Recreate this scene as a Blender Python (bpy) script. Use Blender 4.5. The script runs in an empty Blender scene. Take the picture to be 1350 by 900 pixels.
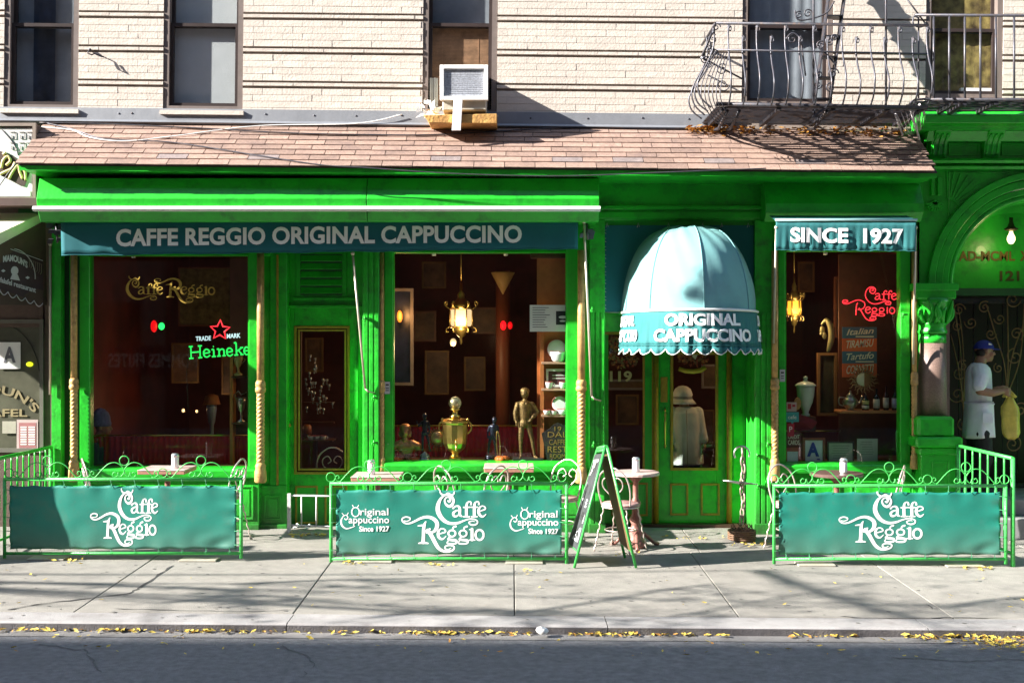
import bpy, math, random
from mathutils import Vector, Matrix
R = random.Random(7)
SC = bpy.context.scene
COL = SC.collection
PI = math.pi

# ---------------------------------------------------------------- camera, sky, sun, exposure
CAMY, CAMZ, F = -12.8, 2.0, 1600.0
cam = bpy.data.cameras.new('camera')
camo = bpy.data.objects.new('camera', cam); COL.objects.link(camo)
camo.location = (0, CAMY, CAMZ); camo.rotation_euler = (math.radians(90), 0, 0)
cam.sensor_width = 36; cam.lens = F/1350*36; cam.clip_start = .05; cam.clip_end = 900
SC.camera = camo
SUN = Vector((3.4, 1.0, -1.75))
w = bpy.data.worlds.new('World'); SC.world = w; w.use_nodes = True
nt = w.node_tree; nt.nodes.clear()
sky = nt.nodes.new('ShaderNodeTexSky'); sky.sky_type = 'NISHITA'; sky.sun_disc = False
sky.sun_elevation = math.atan2(1.75, math.hypot(3.4, 1.0)); sky.sun_rotation = math.atan2(-3.4, -1.0)
sky.air_density = 1.0; sky.dust_density = .6; sky.ozone_density = 1.0
bg = nt.nodes.new('ShaderNodeBackground'); bg.inputs[1].default_value = .10
wo = nt.nodes.new('ShaderNodeOutputWorld')
nt.links.new(sky.outputs[0], bg.inputs[0]); nt.links.new(bg.outputs[0], wo.inputs[0])
sl = bpy.data.lights.new('sun', 'SUN'); sl.energy = 5.0; sl.angle = math.radians(.5); sl.color = (1, .96, .90)
so = bpy.data.objects.new('sun', sl); COL.objects.link(so); so.rotation_euler = SUN.to_track_quat('-Z', 'Y').to_euler()
so.location = (-20, -10, 20)
SC.view_settings.view_transform = 'Standard'; SC.view_settings.look = 'None'
SC.view_settings.exposure = 1.95; SC.view_settings.gamma = 1.0
SC.render.engine = 'CYCLES'
SC.cycles.use_denoising = True
SC.cycles.max_bounces = 7; SC.cycles.transparent_max_bounces = 12
SC.cycles.sample_clamp_indirect = 6

# ---------------------------------------------------------------- helpers
def XX(px, Y): return (px-675)*(Y-CAMY)/F
def ZZ(py, Y): return CAMZ+(450-py)*(Y-CAMY)/F
def P(px, py, Y): return Vector((XX(px, Y), Y, ZZ(py, Y)))
def ground(x, y): return .02*y-.0075*x

class MB:
    def __init__(s): s.v = []; s.f = []; s.sm = []
    def add(s, vs, fs, smooth=False):
        n = len(s.v); s.v += [tuple(v) for v in vs]
        s.f += [tuple(i+n for i in f) for f in fs]; s.sm += [smooth]*len(fs); return s
    def box(s, x0, x1, y0, y1, z0, z1):
        if x0 > x1: x0, x1 = x1, x0
        if z0 > z1: z0, z1 = z1, z0
        vs = [(x0,y0,z0),(x1,y0,z0),(x1,y1,z0),(x0,y1,z0),(x0,y0,z1),(x1,y0,z1),(x1,y1,z1),(x0,y1,z1)]
        return s.add(vs, [(0,3,2,1),(4,5,6,7),(0,1,5,4),(1,2,6,5),(2,3,7,6),(3,0,4,7)])
    def pb(s, px0, px1, py0, py1, Y, dep):          # a box whose front face is sized from the photo at depth Y
        return s.box(XX(px0, Y), XX(px1, Y), Y, Y+dep, ZZ(py1, Y), ZZ(py0, Y))
    def frame(s, x0, x1, z0, z1, t, y0, y1):        # rectangular ring
        s.box(x0, x0+t, y0, y1, z0, z1); s.box(x1-t, x1, y0, y1, z0, z1)
        s.box(x0+t, x1-t, y0, y1, z0, z0+t); s.box(x0+t, x1-t, y0, y1, z1-t, z1); return s
    def pframe(s, px0, px1, py0, py1, tp, Y, dep):
        return s.frame(XX(px0,Y), XX(px1,Y), ZZ(py1,Y), ZZ(py0,Y), tp*(Y-CAMY)/F, Y, Y+dep)
    def obox(s, c, ax, ay, az):                     # oriented box: centre and three half-axis vectors
        c = Vector(c); ax = Vector(ax); ay = Vector(ay); az = Vector(az)
        vs = [c+i*ax+j*ay+k*az for i, j, k in ((-1,-1,-1),(1,-1,-1),(1,1,-1),(-1,1,-1),(-1,-1,1),(1,-1,1),(1,1,1),(-1,1,1))]
        return s.add(vs, [(0,3,2,1),(4,5,6,7),(0,1,5,4),(1,2,6,5),(2,3,7,6),(3,0,4,7)])
    def profx(s, yz, x0, x1, smooth=False):         # YZ profile pulled along X
        n = len(yz); vs = [(x0,y,z) for y, z in yz]+[(x1,y,z) for y, z in yz]
        s.add(vs, [(i,(i+1)%n,n+(i+1)%n,n+i) for i in range(n)], smooth)
        m = len(s.v)-2*n
        s.f += [tuple(m+i for i in range(n))[::-1], tuple(m+n+i for i in range(n))]; s.sm += [False]*2; return s
    def plate(s, xz, y0, y1):                       # XZ outline pulled along Y
        n = len(xz); vs = [(x,y0,z) for x, z in xz]+[(x,y1,z) for x, z in xz]
        s.add(vs, [(i,(i+1)%n,n+(i+1)%n,n+i) for i in range(n)]+[tuple(range(n))[::-1], tuple(range(n,2*n))]); return s
    def tube(s, pts, r, n=8, closed=False, caps=True):
        pts = [Vector(p) for p in pts]; k = len(pts)
        rs = r if isinstance(r, (list, tuple)) else [r]*k
        def tan(i):
            a = pts[(i-1) % k] if closed or i > 0 else pts[i]
            b = pts[(i+1) % k] if closed or i < k-1 else pts[i]
            t = b-a
            return t.normalized() if t.length > 1e-9 else Vector((0,0,1))
        t = tan(0); u = t.orthogonal().normalized(); vs = []
        for i in range(k):
            t = tan(i); u = (u-t*u.dot(t))
            u = u.normalized() if u.length > 1e-6 else t.orthogonal().normalized()
            v = t.cross(u)
            for j in range(n):
                a = 2*PI*j/n; vs.append(pts[i]+(u*math.cos(a)+v*math.sin(a))*rs[i])
        fs = []
        for i in range(k if closed else k-1):
            for j in range(n):
                a = i*n+j; b = i*n+(j+1) % n; c = ((i+1) % k)*n+(j+1) % n; d = ((i+1) % k)*n+j
                fs.append((a,b,c,d))
        s.add(vs, fs, True)
        if caps and not closed:
            m = len(s.v)-k*n
            s.f += [tuple(m+j for j in range(n))[::-1], tuple(m+(k-1)*n+j for j in range(n))]; s.sm += [False]*2
        return s
    def lathe(s, c, prof, n=24, ax=None, smooth=True, ex=1, ey=1):   # prof: (r, z) bottom to top
        c = Vector(c); q = Vector((0,0,1)).rotation_difference(Vector(ax)) if ax else None
        vs = []
        for r, z in prof:
            for j in range(n):
                a = 2*PI*j/n; p = Vector((r*ex*math.cos(a), r*ey*math.sin(a), z))
                if q: p = q @ p
                vs.append(c+p)
        k = len(prof)
        fs = [(i*n+j, i*n+(j+1)%n, (i+1)*n+(j+1)%n, (i+1)*n+j) for i in range(k-1) for j in range(n)]
        s.add(vs, fs, smooth)
        m = len(s.v)-k*n
        if prof[0][0] > 1e-5: s.f.append(tuple(m+j for j in range(n))[::-1]); s.sm.append(False)
        if prof[-1][0] > 1e-5: s.f.append(tuple(m+(k-1)*n+j for j in range(n))); s.sm.append(False)
        return s
    def ball(s, c, r, n=14, sc=(1,1,1), rot=None):
        c = Vector(c); vs = []; k = n//2+1
        for i in range(k):
            th = PI*i/(k-1)
            for j in range(n):
                a = 2*PI*j/n
                p = Vector((r*sc[0]*math.sin(th)*math.cos(a), r*sc[1]*math.sin(th)*math.sin(a), -r*sc[2]*math.cos(th)))
                if rot: p = rot @ p
                vs.append(c+p)
        fs = [(i*n+j, i*n+(j+1)%n, (i+1)*n+(j+1)%n, (i+1)*n+j) for i in range(k-1) for j in range(n)]
        return s.add(vs, fs, True)
    def cap(s, a, ra, b, rb, n=12):                  # tapered limb with round ends
        a = Vector(a); b = Vector(b)
        s.tube([a, a.lerp(b,.33), a.lerp(b,.66), b], [ra, ra+(rb-ra)*.33, ra+(rb-ra)*.66, rb], n)
        s.ball(a, ra, n); s.ball(b, rb, n); return s
    def limb(s, pts, rs, n=12):
        for i in range(len(pts)-1): s.cap(pts[i], rs[i], pts[i+1], rs[i+1], n)
        return s
    def mesh(s, name):
        me = bpy.data.meshes.new(name); me.from_pydata(s.v, [], s.f)
        me.polygons.foreach_set('use_smooth', s.sm); me.validate(); me.update(); return me

def top_of(o):
    while o.parent: o = o.parent
    return o
def part(name, mb, mat, parent=None, bevel=0, label=None, kind=None):
    me = mb.mesh(name) if isinstance(mb, MB) else mb
    if mat: me.materials.clear(); me.materials.append(mat)
    o = bpy.data.objects.new(name, me); COL.objects.link(o)
    if parent:
        o.parent = parent
        if parent.type == 'EMPTY': o.matrix_parent_inverse = parent.matrix_basis.inverted()
    if bevel:
        b = o.modifiers.new('bevel', 'BEVEL'); b.width = bevel; b.segments = 1; b.limit_method = 'ANGLE'
    if label: o['label'] = label
    if kind: o['kind'] = kind
    return o
def tag(o, label, cat, group=None):
    o['label'] = label; o['category'] = cat
    if group: o['group'] = group
    return o
def thing(name, label, cat, loc=(0,0,0), group=None):
    o = bpy.data.objects.new(name, None); COL.objects.link(o); o.location = loc; o.empty_display_size = .1
    return tag(o, label, cat, group)
def struct(o): o['kind'] = 'structure'; return o
def copy_tree(o, dloc=None, rz=None, loc=None, parent=None):
    c = o.copy(); COL.objects.link(c)
    if parent: c.parent = parent
    for ch in [x for x in o.children]: copy_tree(ch, parent=c)
    if dloc: c.location = Vector(o.location)+Vector(dloc)
    if loc: c.location = loc
    if rz is not None: c.rotation_euler = (0, 0, rz)
    return c

# ---------------------------------------------------------------- materials
MATS = {}
def mat(name, col, rough=.6, metal=0, var=.12, scale=6, bump=0, bscale=80, rnd=0, col2=None, spec=.5, coat=0, dirt=None, dz=None, sheen=0):
    if name in MATS: return MATS[name]
    m = bpy.data.materials.new(name); m.use_nodes = True; t = m.node_tree; N = t.nodes; L = t.links
    b = N['Principled BSDF']; MATS[name] = m
    b.inputs['Roughness'].default_value = rough; b.inputs['Metallic'].default_value = metal
    b.inputs['Specular IOR Level'].default_value = spec; b.inputs['Coat Weight'].default_value = coat
    if sheen: b.inputs['Sheen Weight'].default_value = sheen
    tc = N.new('ShaderNodeTexCoord'); mp = N.new('ShaderNodeMapping'); L.new(tc.outputs['Object'], mp.inputs[0])
    no = N.new('ShaderNodeTexNoise'); no.inputs['Scale'].default_value = scale; no.inputs['Detail'].default_value = 6
    no.inputs['Roughness'].default_value = .6; L.new(mp.outputs[0], no.inputs[0])
    cr = N.new('ShaderNodeValToRGB'); cr.color_ramp.elements[0].position = .3; cr.color_ramp.elements[1].position = .72
    c2 = col2 if col2 else tuple(min(1, c*(1+var)) for c in col)
    c1 = tuple(c*(1-var) for c in col)
    cr.color_ramp.elements[0].color = (*c1, 1); cr.color_ramp.elements[1].color = (*c2, 1)
    L.new(no.outputs['Fac'], cr.inputs[0]); out = cr.outputs[0]
    if rnd:
        oi = N.new('ShaderNodeObjectInfo'); mr = N.new('ShaderNodeMapRange')
        mr.inputs[3].default_value = 1-rnd; mr.inputs[4].default_value = 1+rnd*.6
        L.new(oi.outputs['Random'], mr.inputs[0])
        hs = N.new('ShaderNodeHueSaturation'); L.new(mr.outputs[0], hs.inputs['Value']); L.new(out, hs.inputs['Color'])
        out = hs.outputs[0]
    if dirt:                                        # dirt colour, amount; dz = (low, high) heights over which splash dirt fades
        mx = N.new('ShaderNodeMix'); mx.data_type = 'RGBA'; mx.inputs[7].default_value = (*dirt[0], 1)
        n2 = N.new('ShaderNodeTexNoise'); n2.inputs['Scale'].default_value = dirt[2] if len(dirt) > 2 else 3
        n2.inputs['Detail'].default_value = 8; n2.inputs['Roughness'].default_value = .7; L.new(mp.outputs[0], n2.inputs[0])
        r2 = N.new('ShaderNodeMapRange'); r2.inputs[1].default_value = .5; r2.inputs[2].default_value = .75
        r2.inputs[4].default_value = dirt[1]; L.new(n2.outputs['Fac'], r2.inputs[0]); fac = r2.outputs[0]
        if dz:
            sx = N.new('ShaderNodeSeparateXYZ'); L.new(tc.outputs['Object'], sx.inputs[0])
            r3 = N.new('ShaderNodeMapRange'); r3.inputs[1].default_value = dz[1]; r3.inputs[2].default_value = dz[0]
            r3.inputs[3].default_value = 0; r3.inputs[4].default_value = dz[2] if len(dz) > 2 else .7
            L.new(sx.outputs[2], r3.inputs[0])
            mm = N.new('ShaderNodeMath'); mm.operation = 'MULTIPLY'; L.new(r3.outputs[0], mm.inputs[0]); 
            m2 = N.new('ShaderNodeMath'); m2.operation = 'ADD'; m2.inputs[1].default_value = .35; L.new(n2.outputs['Fac'], m2.inputs[0])
            L.new(m2.outputs[0], mm.inputs[1])
            m3 = N.new('ShaderNodeMath'); m3.operation = 'MAXIMUM'; L.new(mm.outputs[0], m3.inputs[0]); L.new(fac, m3.inputs[1]); fac = m3.outputs[0]
        L.new(fac, mx.inputs[0]); L.new(out, mx.inputs[6]); out = mx.outputs[2]
    L.new(out, b.inputs['Base Color'])
    if bump:
        n3 = N.new('ShaderNodeTexNoise'); n3.inputs['Scale'].default_value = bscale; n3.inputs['Detail'].default_value = 5
        L.new(mp.outputs[0], n3.inputs[0])
        bp = N.new('ShaderNodeBump'); bp.inputs['Strength'].default_value = bump; bp.inputs['Distance'].default_value = .01
        L.new(n3.outputs['Fac'], bp.inputs['Height']); L.new(bp.outputs[0], b.inputs['Normal'])
    return m
def emis(name, col, s):
    if name in MATS: return MATS[name]
    m = bpy.data.materials.new(name); m.use_nodes = True; b = m.node_tree.nodes['Principled BSDF']
    b.inputs['Base Color'].default_value = (*[c*.3 for c in col], 1); b.inputs['Emission Color'].default_value = (*col, 1)
    b.inputs['Emission Strength'].default_value = s; MATS[name] = m; return m
def glass_mat(name='window_glass', tint=(.93,.95,.94), refl=1.0):
    if name in MATS: return MATS[name]
    m = bpy.data.materials.new(name); m.use_nodes = True; t = m.node_tree; N = t.nodes; L = t.links; N.clear()
    o = N.new('ShaderNodeOutputMaterial'); mx = N.new('ShaderNodeMixShader'); tr = N.new('ShaderNodeBsdfTransparent')
    tr.inputs[0].default_value = (*tint, 1); gl = N.new('ShaderNodeBsdfGlossy'); gl.inputs['Roughness'].default_value = .015
    fr = N.new('ShaderNodeFresnel'); fr.inputs[0].default_value = 1.5
    mu = N.new('ShaderNodeMath'); mu.operation = 'MULTIPLY'; mu.inputs[1].default_value = refl
    L.new(fr.outputs[0], mu.inputs[0])
    ge = N.new('ShaderNodeNewGeometry'); fl = N.new('ShaderNodeMath'); fl.operation = 'SUBTRACT'; fl.inputs[0].default_value = 1   # only the outward side reflects
    m2 = N.new('ShaderNodeMath'); m2.operation = 'MULTIPLY'; L.new(ge.outputs['Backfacing'], fl.inputs[1]); L.new(mu.outputs[0], m2.inputs[0]); L.new(fl.outputs[0], m2.inputs[1]); L.new(m2.outputs[0], mx.inputs[0])
    L.new(tr.outputs[0], mx.inputs[1]); L.new(gl.outputs[0], mx.inputs[2]); L.new(mx.outputs[0], o.inputs[0])
    MATS[name] = m; return m

GREEN = mat('green_enamel_paint', (.020,.47,.026), rough=.34, var=.16, scale=3.5, bump=.25, bscale=22, coat=.15, dirt=((.012,.16,.02), .9, 5))
GREEN2 = mat('green_paint_weathered', (.020,.46,.026), rough=.42, var=.2, scale=9, bump=.35, bscale=30, dirt=((.025,.06,.02), .85, 7), dz=(.0,.42,.95))
LGREEN = mat('light_green_iron_paint', (.055,.47,.085), rough=.38, var=.12, scale=14, bump=.25, bscale=90, dirt=((.05,.12,.04), .6, 25))
OLIVE = mat('old_gold_trim_paint', (.36,.235,.02), rough=.4, var=.2, scale=15, bump=.2, dirt=((.12,.09,.01), .5, 20))
GILT = mat('gilded_column_paint', (.50,.31,.11), rough=.5, var=.18, scale=20, bump=.4, bscale=60, dirt=((.14,.07,.02), .8, 14))
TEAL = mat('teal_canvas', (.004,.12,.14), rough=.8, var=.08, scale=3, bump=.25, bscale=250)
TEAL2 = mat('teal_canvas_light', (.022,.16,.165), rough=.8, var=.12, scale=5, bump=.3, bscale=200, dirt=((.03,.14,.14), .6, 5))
BANNER = mat('teal_vinyl_banner', (.012,.205,.150), rough=.5, var=.16, scale=1.8, bump=.2, bscale=160, dirt=((.12,.14,.11), .35, 5), dz=(.02,.34,.62))
DOMEC = mat('faded_awning_canvas', (.17,.385,.385), rough=.85, var=.07, scale=3, bump=.25, bscale=220, dirt=((.16,.27,.30), .8, 2.2))
WHITE = mat('white_paint', (.8,.79,.76), rough=.5, var=.04)
WHITEL = mat('white_vinyl_letters', (.92,.91,.90), rough=.5, var=.04, scale=14)
GOLDL = mat('gold_leaf_letters', (.50,.33,.06), rough=.4, metal=.15, var=.2, scale=30)
IRON = mat('dark_iron', (.045,.045,.055), rough=.5, metal=.4, var=.3, scale=30, dirt=((.16,.09,.05), .7, 18))
IRONL = mat('grey_painted_iron', (.075,.075,.09), rough=.42, metal=.4, var=.25, scale=25, dirt=((.12,.07,.04), .7, 20))
CREAM = mat('cream_painted_brick', (.61,.54,.465), rough=.8, var=.06, scale=9, bump=.35, bscale=40, rnd=.06, dirt=((.50,.43,.38), .6, 3))
MORTAR = mat('painted_mortar', (.52,.46,.41), rough=.9, var=.15, scale=20, bump=.5)
GLASS = glass_mat()
# ---------------------------------------------------------------- ground, street, pavement
CONC = mat('pavement_concrete', (.262,.243,.212), rough=.85, var=.14, scale=6, bump=.6, bscale=120, rnd=.10, dirt=((.135,.125,.115), .8, 2.4))
KERB = mat('kerb_concrete', (.29,.275,.265), rough=.8, var=.14, scale=4, bump=.5, bscale=90, dirt=((.15,.13,.12), .7, 5))
ASPH = mat('asphalt', (.155,.155,.162), rough=.85, var=.3, scale=16, bump=.9, bscale=120, dirt=((.11,.11,.115), .5, 1.4))
def sheet(name, x0, x1, y0, y1, zf, m, nx=1, ny=1):
    b = MB(); vs = []; fs = []
    for j in range(ny+1):
        for i in range(nx+1):
            x = x0+(x1-x0)*i/nx; y = y0+(y1-y0)*j/ny; vs.append((x, y, zf(x, y)))
    for j in range(ny):
        for i in range(nx):
            a = j*(nx+1)+i; fs.append((a, a+1, a+nx+2, a+nx+1))
    b.add(vs, fs); return struct(part(name, b, m))
sheet('ground', -300, 300, -300, 300, lambda x, y: -1.6, mat('dark_soil', (.09,.08,.07), .9))
sheet('street', -90, 90, -11.4, -4.06, lambda x, y: -.14-.0075*max(-14,min(14,x)), ASPH, 180, 2)
sheet('gutter', -30, 30, -4.10, -3.925, lambda x, y: -.136-.0075*max(-14,min(14,x)), mat('gutter_concrete', (.20,.19,.18), .85, var=.2, scale=5, bump=.6, dirt=((.10,.09,.08), .7, 4)), 60, 1)
kerb = MB()
far = MB(); far.box(-90, 90, -15.2, -11.4, -.6, .0)
struct(part('opposite_pavement', far, CONC))
# pavement: a bed with slabs, joints left open between them
bed = MB()
bed.add([(-14,-3.9,ground(-14,-3.9)-.05),(14,-3.9,ground(14,-3.9)-.05),(14,.8,ground(14,.8)-.05),(-14,.8,ground(-14,.8)-.05)], [(0,1,2,3)])
pav = struct(part('pavement', bed, mat('joint_dirt', (.09,.085,.08), .95)))
def slab(x0, x1, y0, y1, name, par, m, th=.12, gap=.006, lift=0, rnd=.0015):
    b = MB(); vs = []
    for zoff in (-th, 0):
        for (x, y) in ((x0+gap*.7,y0+gap),(x1-gap*.7,y0+gap),(x1-gap*.7,y1-gap),(x0+gap*.7,y1-gap)):
            vs.append((x, y, ground(x, y)+zoff+lift+(R.uniform(-rnd, rnd) if zoff == 0 else 0)))
    b.add(vs, [(0,3,2,1),(4,5,6,7),(0,1,5,4),(1,2,6,5),(2,3,7,6),(3,0,4,7)])
    return part(name, b, m, par, bevel=.004)
xs = [-13.2,-11.6,-9.9,-8.3,-6.6,-4.98,-3.32,-1.66,0.02,1.72,3.35,5.0,6.6,8.3,9.9,11.6,13.2]
for i in range(len(xs)-1):
    slab(xs[i], xs[i+1], -3.60, -1.06, 'slab', pav, CONC)
    slab(xs[i]+.1, xs[i+1]+.1, -1.06, .78, 'slab', pav, CONC)
ke = struct(part('kerb', MB().box(-14, 14, -3.86, -3.62, -.55, -.22), KERB))
kx = -13.4
while kx < 13:
    l = 2.35
    b = MB(); x0 = kx+.004; x1 = kx+l-.004; vs = []
    prof = [(-3.604, 0), (-3.895, 0), (-3.925, -.02), (-3.93, -.2), (-3.604, -.2)]
    for x in (x0, x1): vs += [(x, y, ground(x, -3.75)+z) for y, z in prof]
    b.add(vs, [(0,1,6,5),(1,2,7,6),(2,3,8,7),(3,4,9,8),(4,0,5,9),(4,3,2,1,0),(5,6,7,8,9)])
    part('kerb_stone', b, KERB, ke)
    q = MB(); g0 = ground(x0,-3.75); g1 = ground(x1,-3.75)
    q.add([(x0,-3.934,g0-.012),(x1,-3.934,g1-.012),(x1,-3.937,g1-.2),(x0,-3.937,g0-.2),(x0,-3.915,g0-.012),(x1,-3.915,g1-.012),(x1,-3.915,g1-.2),(x0,-3.915,g0-.2)], [(0,3,2,1),(0,1,5,4),(3,7,6,2),(0,4,7,3),(1,2,6,5)])
    part('kerb_face', q, mat('dark_worn_kerb_face', (.085,.078,.082), rough=.7, var=.3, scale=7, bump=.6, dirt=((.16,.14,.12), .6, 9)), ke); kx += l
# cracks in the slabs: thin irregular filled gaps lying on the concrete
CR = mat('crack_filling', (.045,.042,.04), .95)
def crack(pts, wd=.009, name='crack'):
    b = MB(); P2 = []
    for i in range(len(pts)-1):
        for k in range(7):
            t = k/7; P2.append((pts[i][0]*(1-t)+pts[i+1][0]*t+R.uniform(-.012,.012), pts[i][1]*(1-t)+pts[i+1][1]*t+R.uniform(-.012,.012)))
    P2.append(pts[-1]); vs = []; fs = []
    for i, (x, y) in enumerate(P2):
        ww = wd*R.uniform(.3, 1.3)*(0.3 if i in (0, len(P2)-1) else 1)
        a = P2[max(0,i-1)]; c = P2[min(len(P2)-1,i+1)]; d = Vector((c[0]-a[0], c[1]-a[1])).normalized()
        for sg in (-1, 1):
            X = x-d.y*ww*sg; Y = y+d.x*ww*sg; vs.append((X, Y, ground(X, Y)+.004))
    for i in range(len(P2)-1): fs.append((2*i, 2*i+1, 2*i+3, 2*i+2))
    b.add(vs, fs); return part(name, b, CR, pav)
def rcrack(pts, wd):
    b = MB(); P2 = []
    for i in range(len(pts)-1):
        for k in range(8): t = k/8; P2.append((pts[i][0]*(1-t)+pts[i+1][0]*t+R.uniform(-.02,.02), pts[i][1]*(1-t)+pts[i+1][1]*t+R.uniform(-.02,.02)))
    vs = []
    for i, (x, y) in enumerate(P2):
        ww = wd*R.uniform(.4, 1.3)
        for sg in (-1, 1): vs.append((x+ww*sg*.5, y+ww*sg, -.136-.0075*x))
    b.add(vs, [(2*i,2*i+1,2*i+3,2*i+2) for i in range(len(P2)-1)])
    part('crack', b, mat('road_crack', (.095,.095,.10), .95), bpy.data.objects['street'])
for q in ([(-3.3,-4.3),(-2.9,-4.5),(-2.6,-5.1)],[(-1.6,-4.3),(-1.3,-4.75),(-1.35,-5.2)],[(2.6,-4.5),(3.1,-4.6),(3.6,-4.5)]): rcrack(q, .006)
def gp(px, py):                                     # photo point lying on the pavement
    y = -2.0
    for _ in range(6):
        x = XX(px, y); y = CAMY+F*(CAMZ-ground(x, y))/(py-450)
    return (XX(px, y), y)
crack([gp(8,804), gp(60,795), gp(168,783), gp(185,774), gp(229,745)], .012)
crack([gp(390,803), gp(340,806), gp(250,805), gp(150,802)], .006)
crack([gp(1108,812), gp(1150,815), gp(1320,814)], .006)
crack([gp(1225,797), gp(1229,803)], .008)
b = MB()
for _ in range(150):
    x = R.uniform(-5, 5); y = R.uniform(-3.85, -1.75); r_ = R.uniform(.006,.020); n_ = 7
    b.add([(x+r_*R.uniform(.7,1.2)*math.cos(2*PI*i/n_), y+r_*R.uniform(.7,1.2)*math.sin(2*PI*i/n_), ground(x,y)+.0035) for i in range(n_)], [tuple(range(n_))])
part('gum_spots', b, mat('old_chewing_gum', (.14,.13,.12), .8, var=.3), pav, kind='stuff')
# fallen leaves and paper scraps
LEAF = mat('yellow_fallen_leaves', (.62,.40,.04), rough=.7, var=.35, scale=60, col2=(.75,.60,.12))
LEAFB = mat('brown_fallen_leaves', (.38,.17,.035), rough=.7, var=.4, scale=50, col2=(.60,.30,.05))
def leaves(name, spots, m, size=.03):
    b = MB()
    for x, y, z in spots:
        a = R.uniform(0, 2*PI); s = size*R.uniform(.5, 1.3); t = R.uniform(-.7, .7)
        u = Vector((math.cos(a), math.sin(a), R.uniform(-.4,.4)))*s; v = Vector((-math.sin(a)*math.cos(t), math.cos(a)*math.cos(t), math.sin(t)))*s*.5
        c = Vector((x, y, z+s*.45))
        b.add([c-u, c-v*.9+u*.1, c+u, c+v*.9+u*.1, c+u*.1+Vector((0,0,-s*.15))], [(0,1,4),(1,2,4),(2,3,4),(3,0,4)])
    o = part(name, b, m); o['kind'] = 'stuff'; return o
sp = []
dens = [(240,280,60),(0,60,50),(130,165,30),(280,420,60),(420,560,60),(560,600,60),(600,700,60),(745,800,60),(800,960,110),(1040,1130,50),(1190,1350,170),(60,240,60)]
for a, c, n in dens:
    for _ in range(int(n*.5)):
        px = R.uniform(a, c); x = XX(px, -3.95); y = -3.945-abs(R.gauss(0,.03)); sp.append((x, y, -.136-.0075*x+R.uniform(0,.012)))
for _ in range(110):
    x = R.uniform(-5, 5); sp.append((x, R.uniform(-4.6,-3.95), -.134-.0075*x))
for _ in range(120):
    x = XX(R.gauss(1320,28), -4.1); y = -4.0-abs(R.gauss(0,.14)); sp.append((x, y, -.134-.0075*x))
leaves('gutter_leaves', sp[::2]+sp[1::4], LEAF, .027); leaves('brown_gutter_leaves', sp[3::4], LEAFB, .022)
sp = []
for a, c, yy, n in [(800,850,-1.2,14),(965,1015,-.7,22),(380,430,-.35,60),(60,110,-1.72,18),(440,480,-1.75,20),(560,600,-1.78,16),(1270,1310,-1.75,26),(840,965,-.35,26),(1000,1015,-.6,14),(690,700,-2.1,5)]:
    for _ in range(n):
        y = yy+R.gauss(0,.05); x = XX(R.uniform(a,c), y); sp.append((x, y, ground(x,y)+.004))
for _ in range(50):
    x = R.uniform(-4.5,4.5); y = R.uniform(-3.5,-1.8); sp.append((x, y, ground(x,y)+.004))
leaves('pavement_leaves', sp, LEAF, .024)
b = MB(); c = Vector((XX(714,-4.0), -4.02, -.09))
for i in range(3): b.ball(c+Vector((R.uniform(-.02,.02),R.uniform(-.02,.02),R.uniform(-.01,.02))), .035, 8, (1,.8,.7), Matrix.Rotation(R.uniform(0,3),3,'X'))
tag(part('crumpled_cup', b, WHITE), 'crumpled white paper cup lying in the gutter below the kerb', 'litter')
for k, (px, py, lb) in enumerate(((392,697,'larger white paper scrap on the leaves by the white barrier'), (408,698,'smaller white paper scrap beside the larger one by the white barrier'))):
    x, y = gp(px, py); b = MB(); z = ground(x,y)+.02
    b.add([(x-.05,y-.03,z-.01),(x+.03,y-.04,z+.015),(x+.055,y+.03,z),(x-.02,y+.04,z+.03),(x,y,z+.045)], [(0,1,4),(1,2,4),(2,3,4),(3,0,4)])
    tag(part('paper_scrap', b, WHITE), lb, 'litter')

# ---------------------------------------------------------------- upper brick wall
TILT = .0105
wall = thing('tenement_building', 'cream painted brick apartment building with sash windows above the cafe roof', 'building', (0, 0, 4.7))
FLASH = mat('grey_zinc_flashing', (.27,.28,.30), rough=.45, metal=.35, var=.15, scale=3, bump=.25, bscale=8, dirt=((.18,.18,.19), .6, 3))
WINS = [(5,103,145),(215,320,147),(557,655,152),(978,1098,141),(1220,1322,131)]
wx = [(XX(a,0), XX(c,0)) for a, c, _ in WINS]
ZB = 4.40
# backing slab in pieces round the window openings
b = MB(); edges = [-14]+[e for p in wx for e in p]+[14]
for i in range(0, len(edges), 2): b.box(edges[i], edges[i+1], .034, .36, 3.4 if edges[i+1] < 4.5 else 4.3, 9.5)
for (a, c), (_, _, by) in zip(wx, WINS): b.box(a, c, .034, .36, 3.4 if c < 4.5 else 4.3, ZZ(by+2,0)); b.box(a, c, .034, .36, 6.15, 9.5)
part('wall', b, mat('shadowed_joint_paint', (.30,.24,.20), .9, var=.2), wall)
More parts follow.
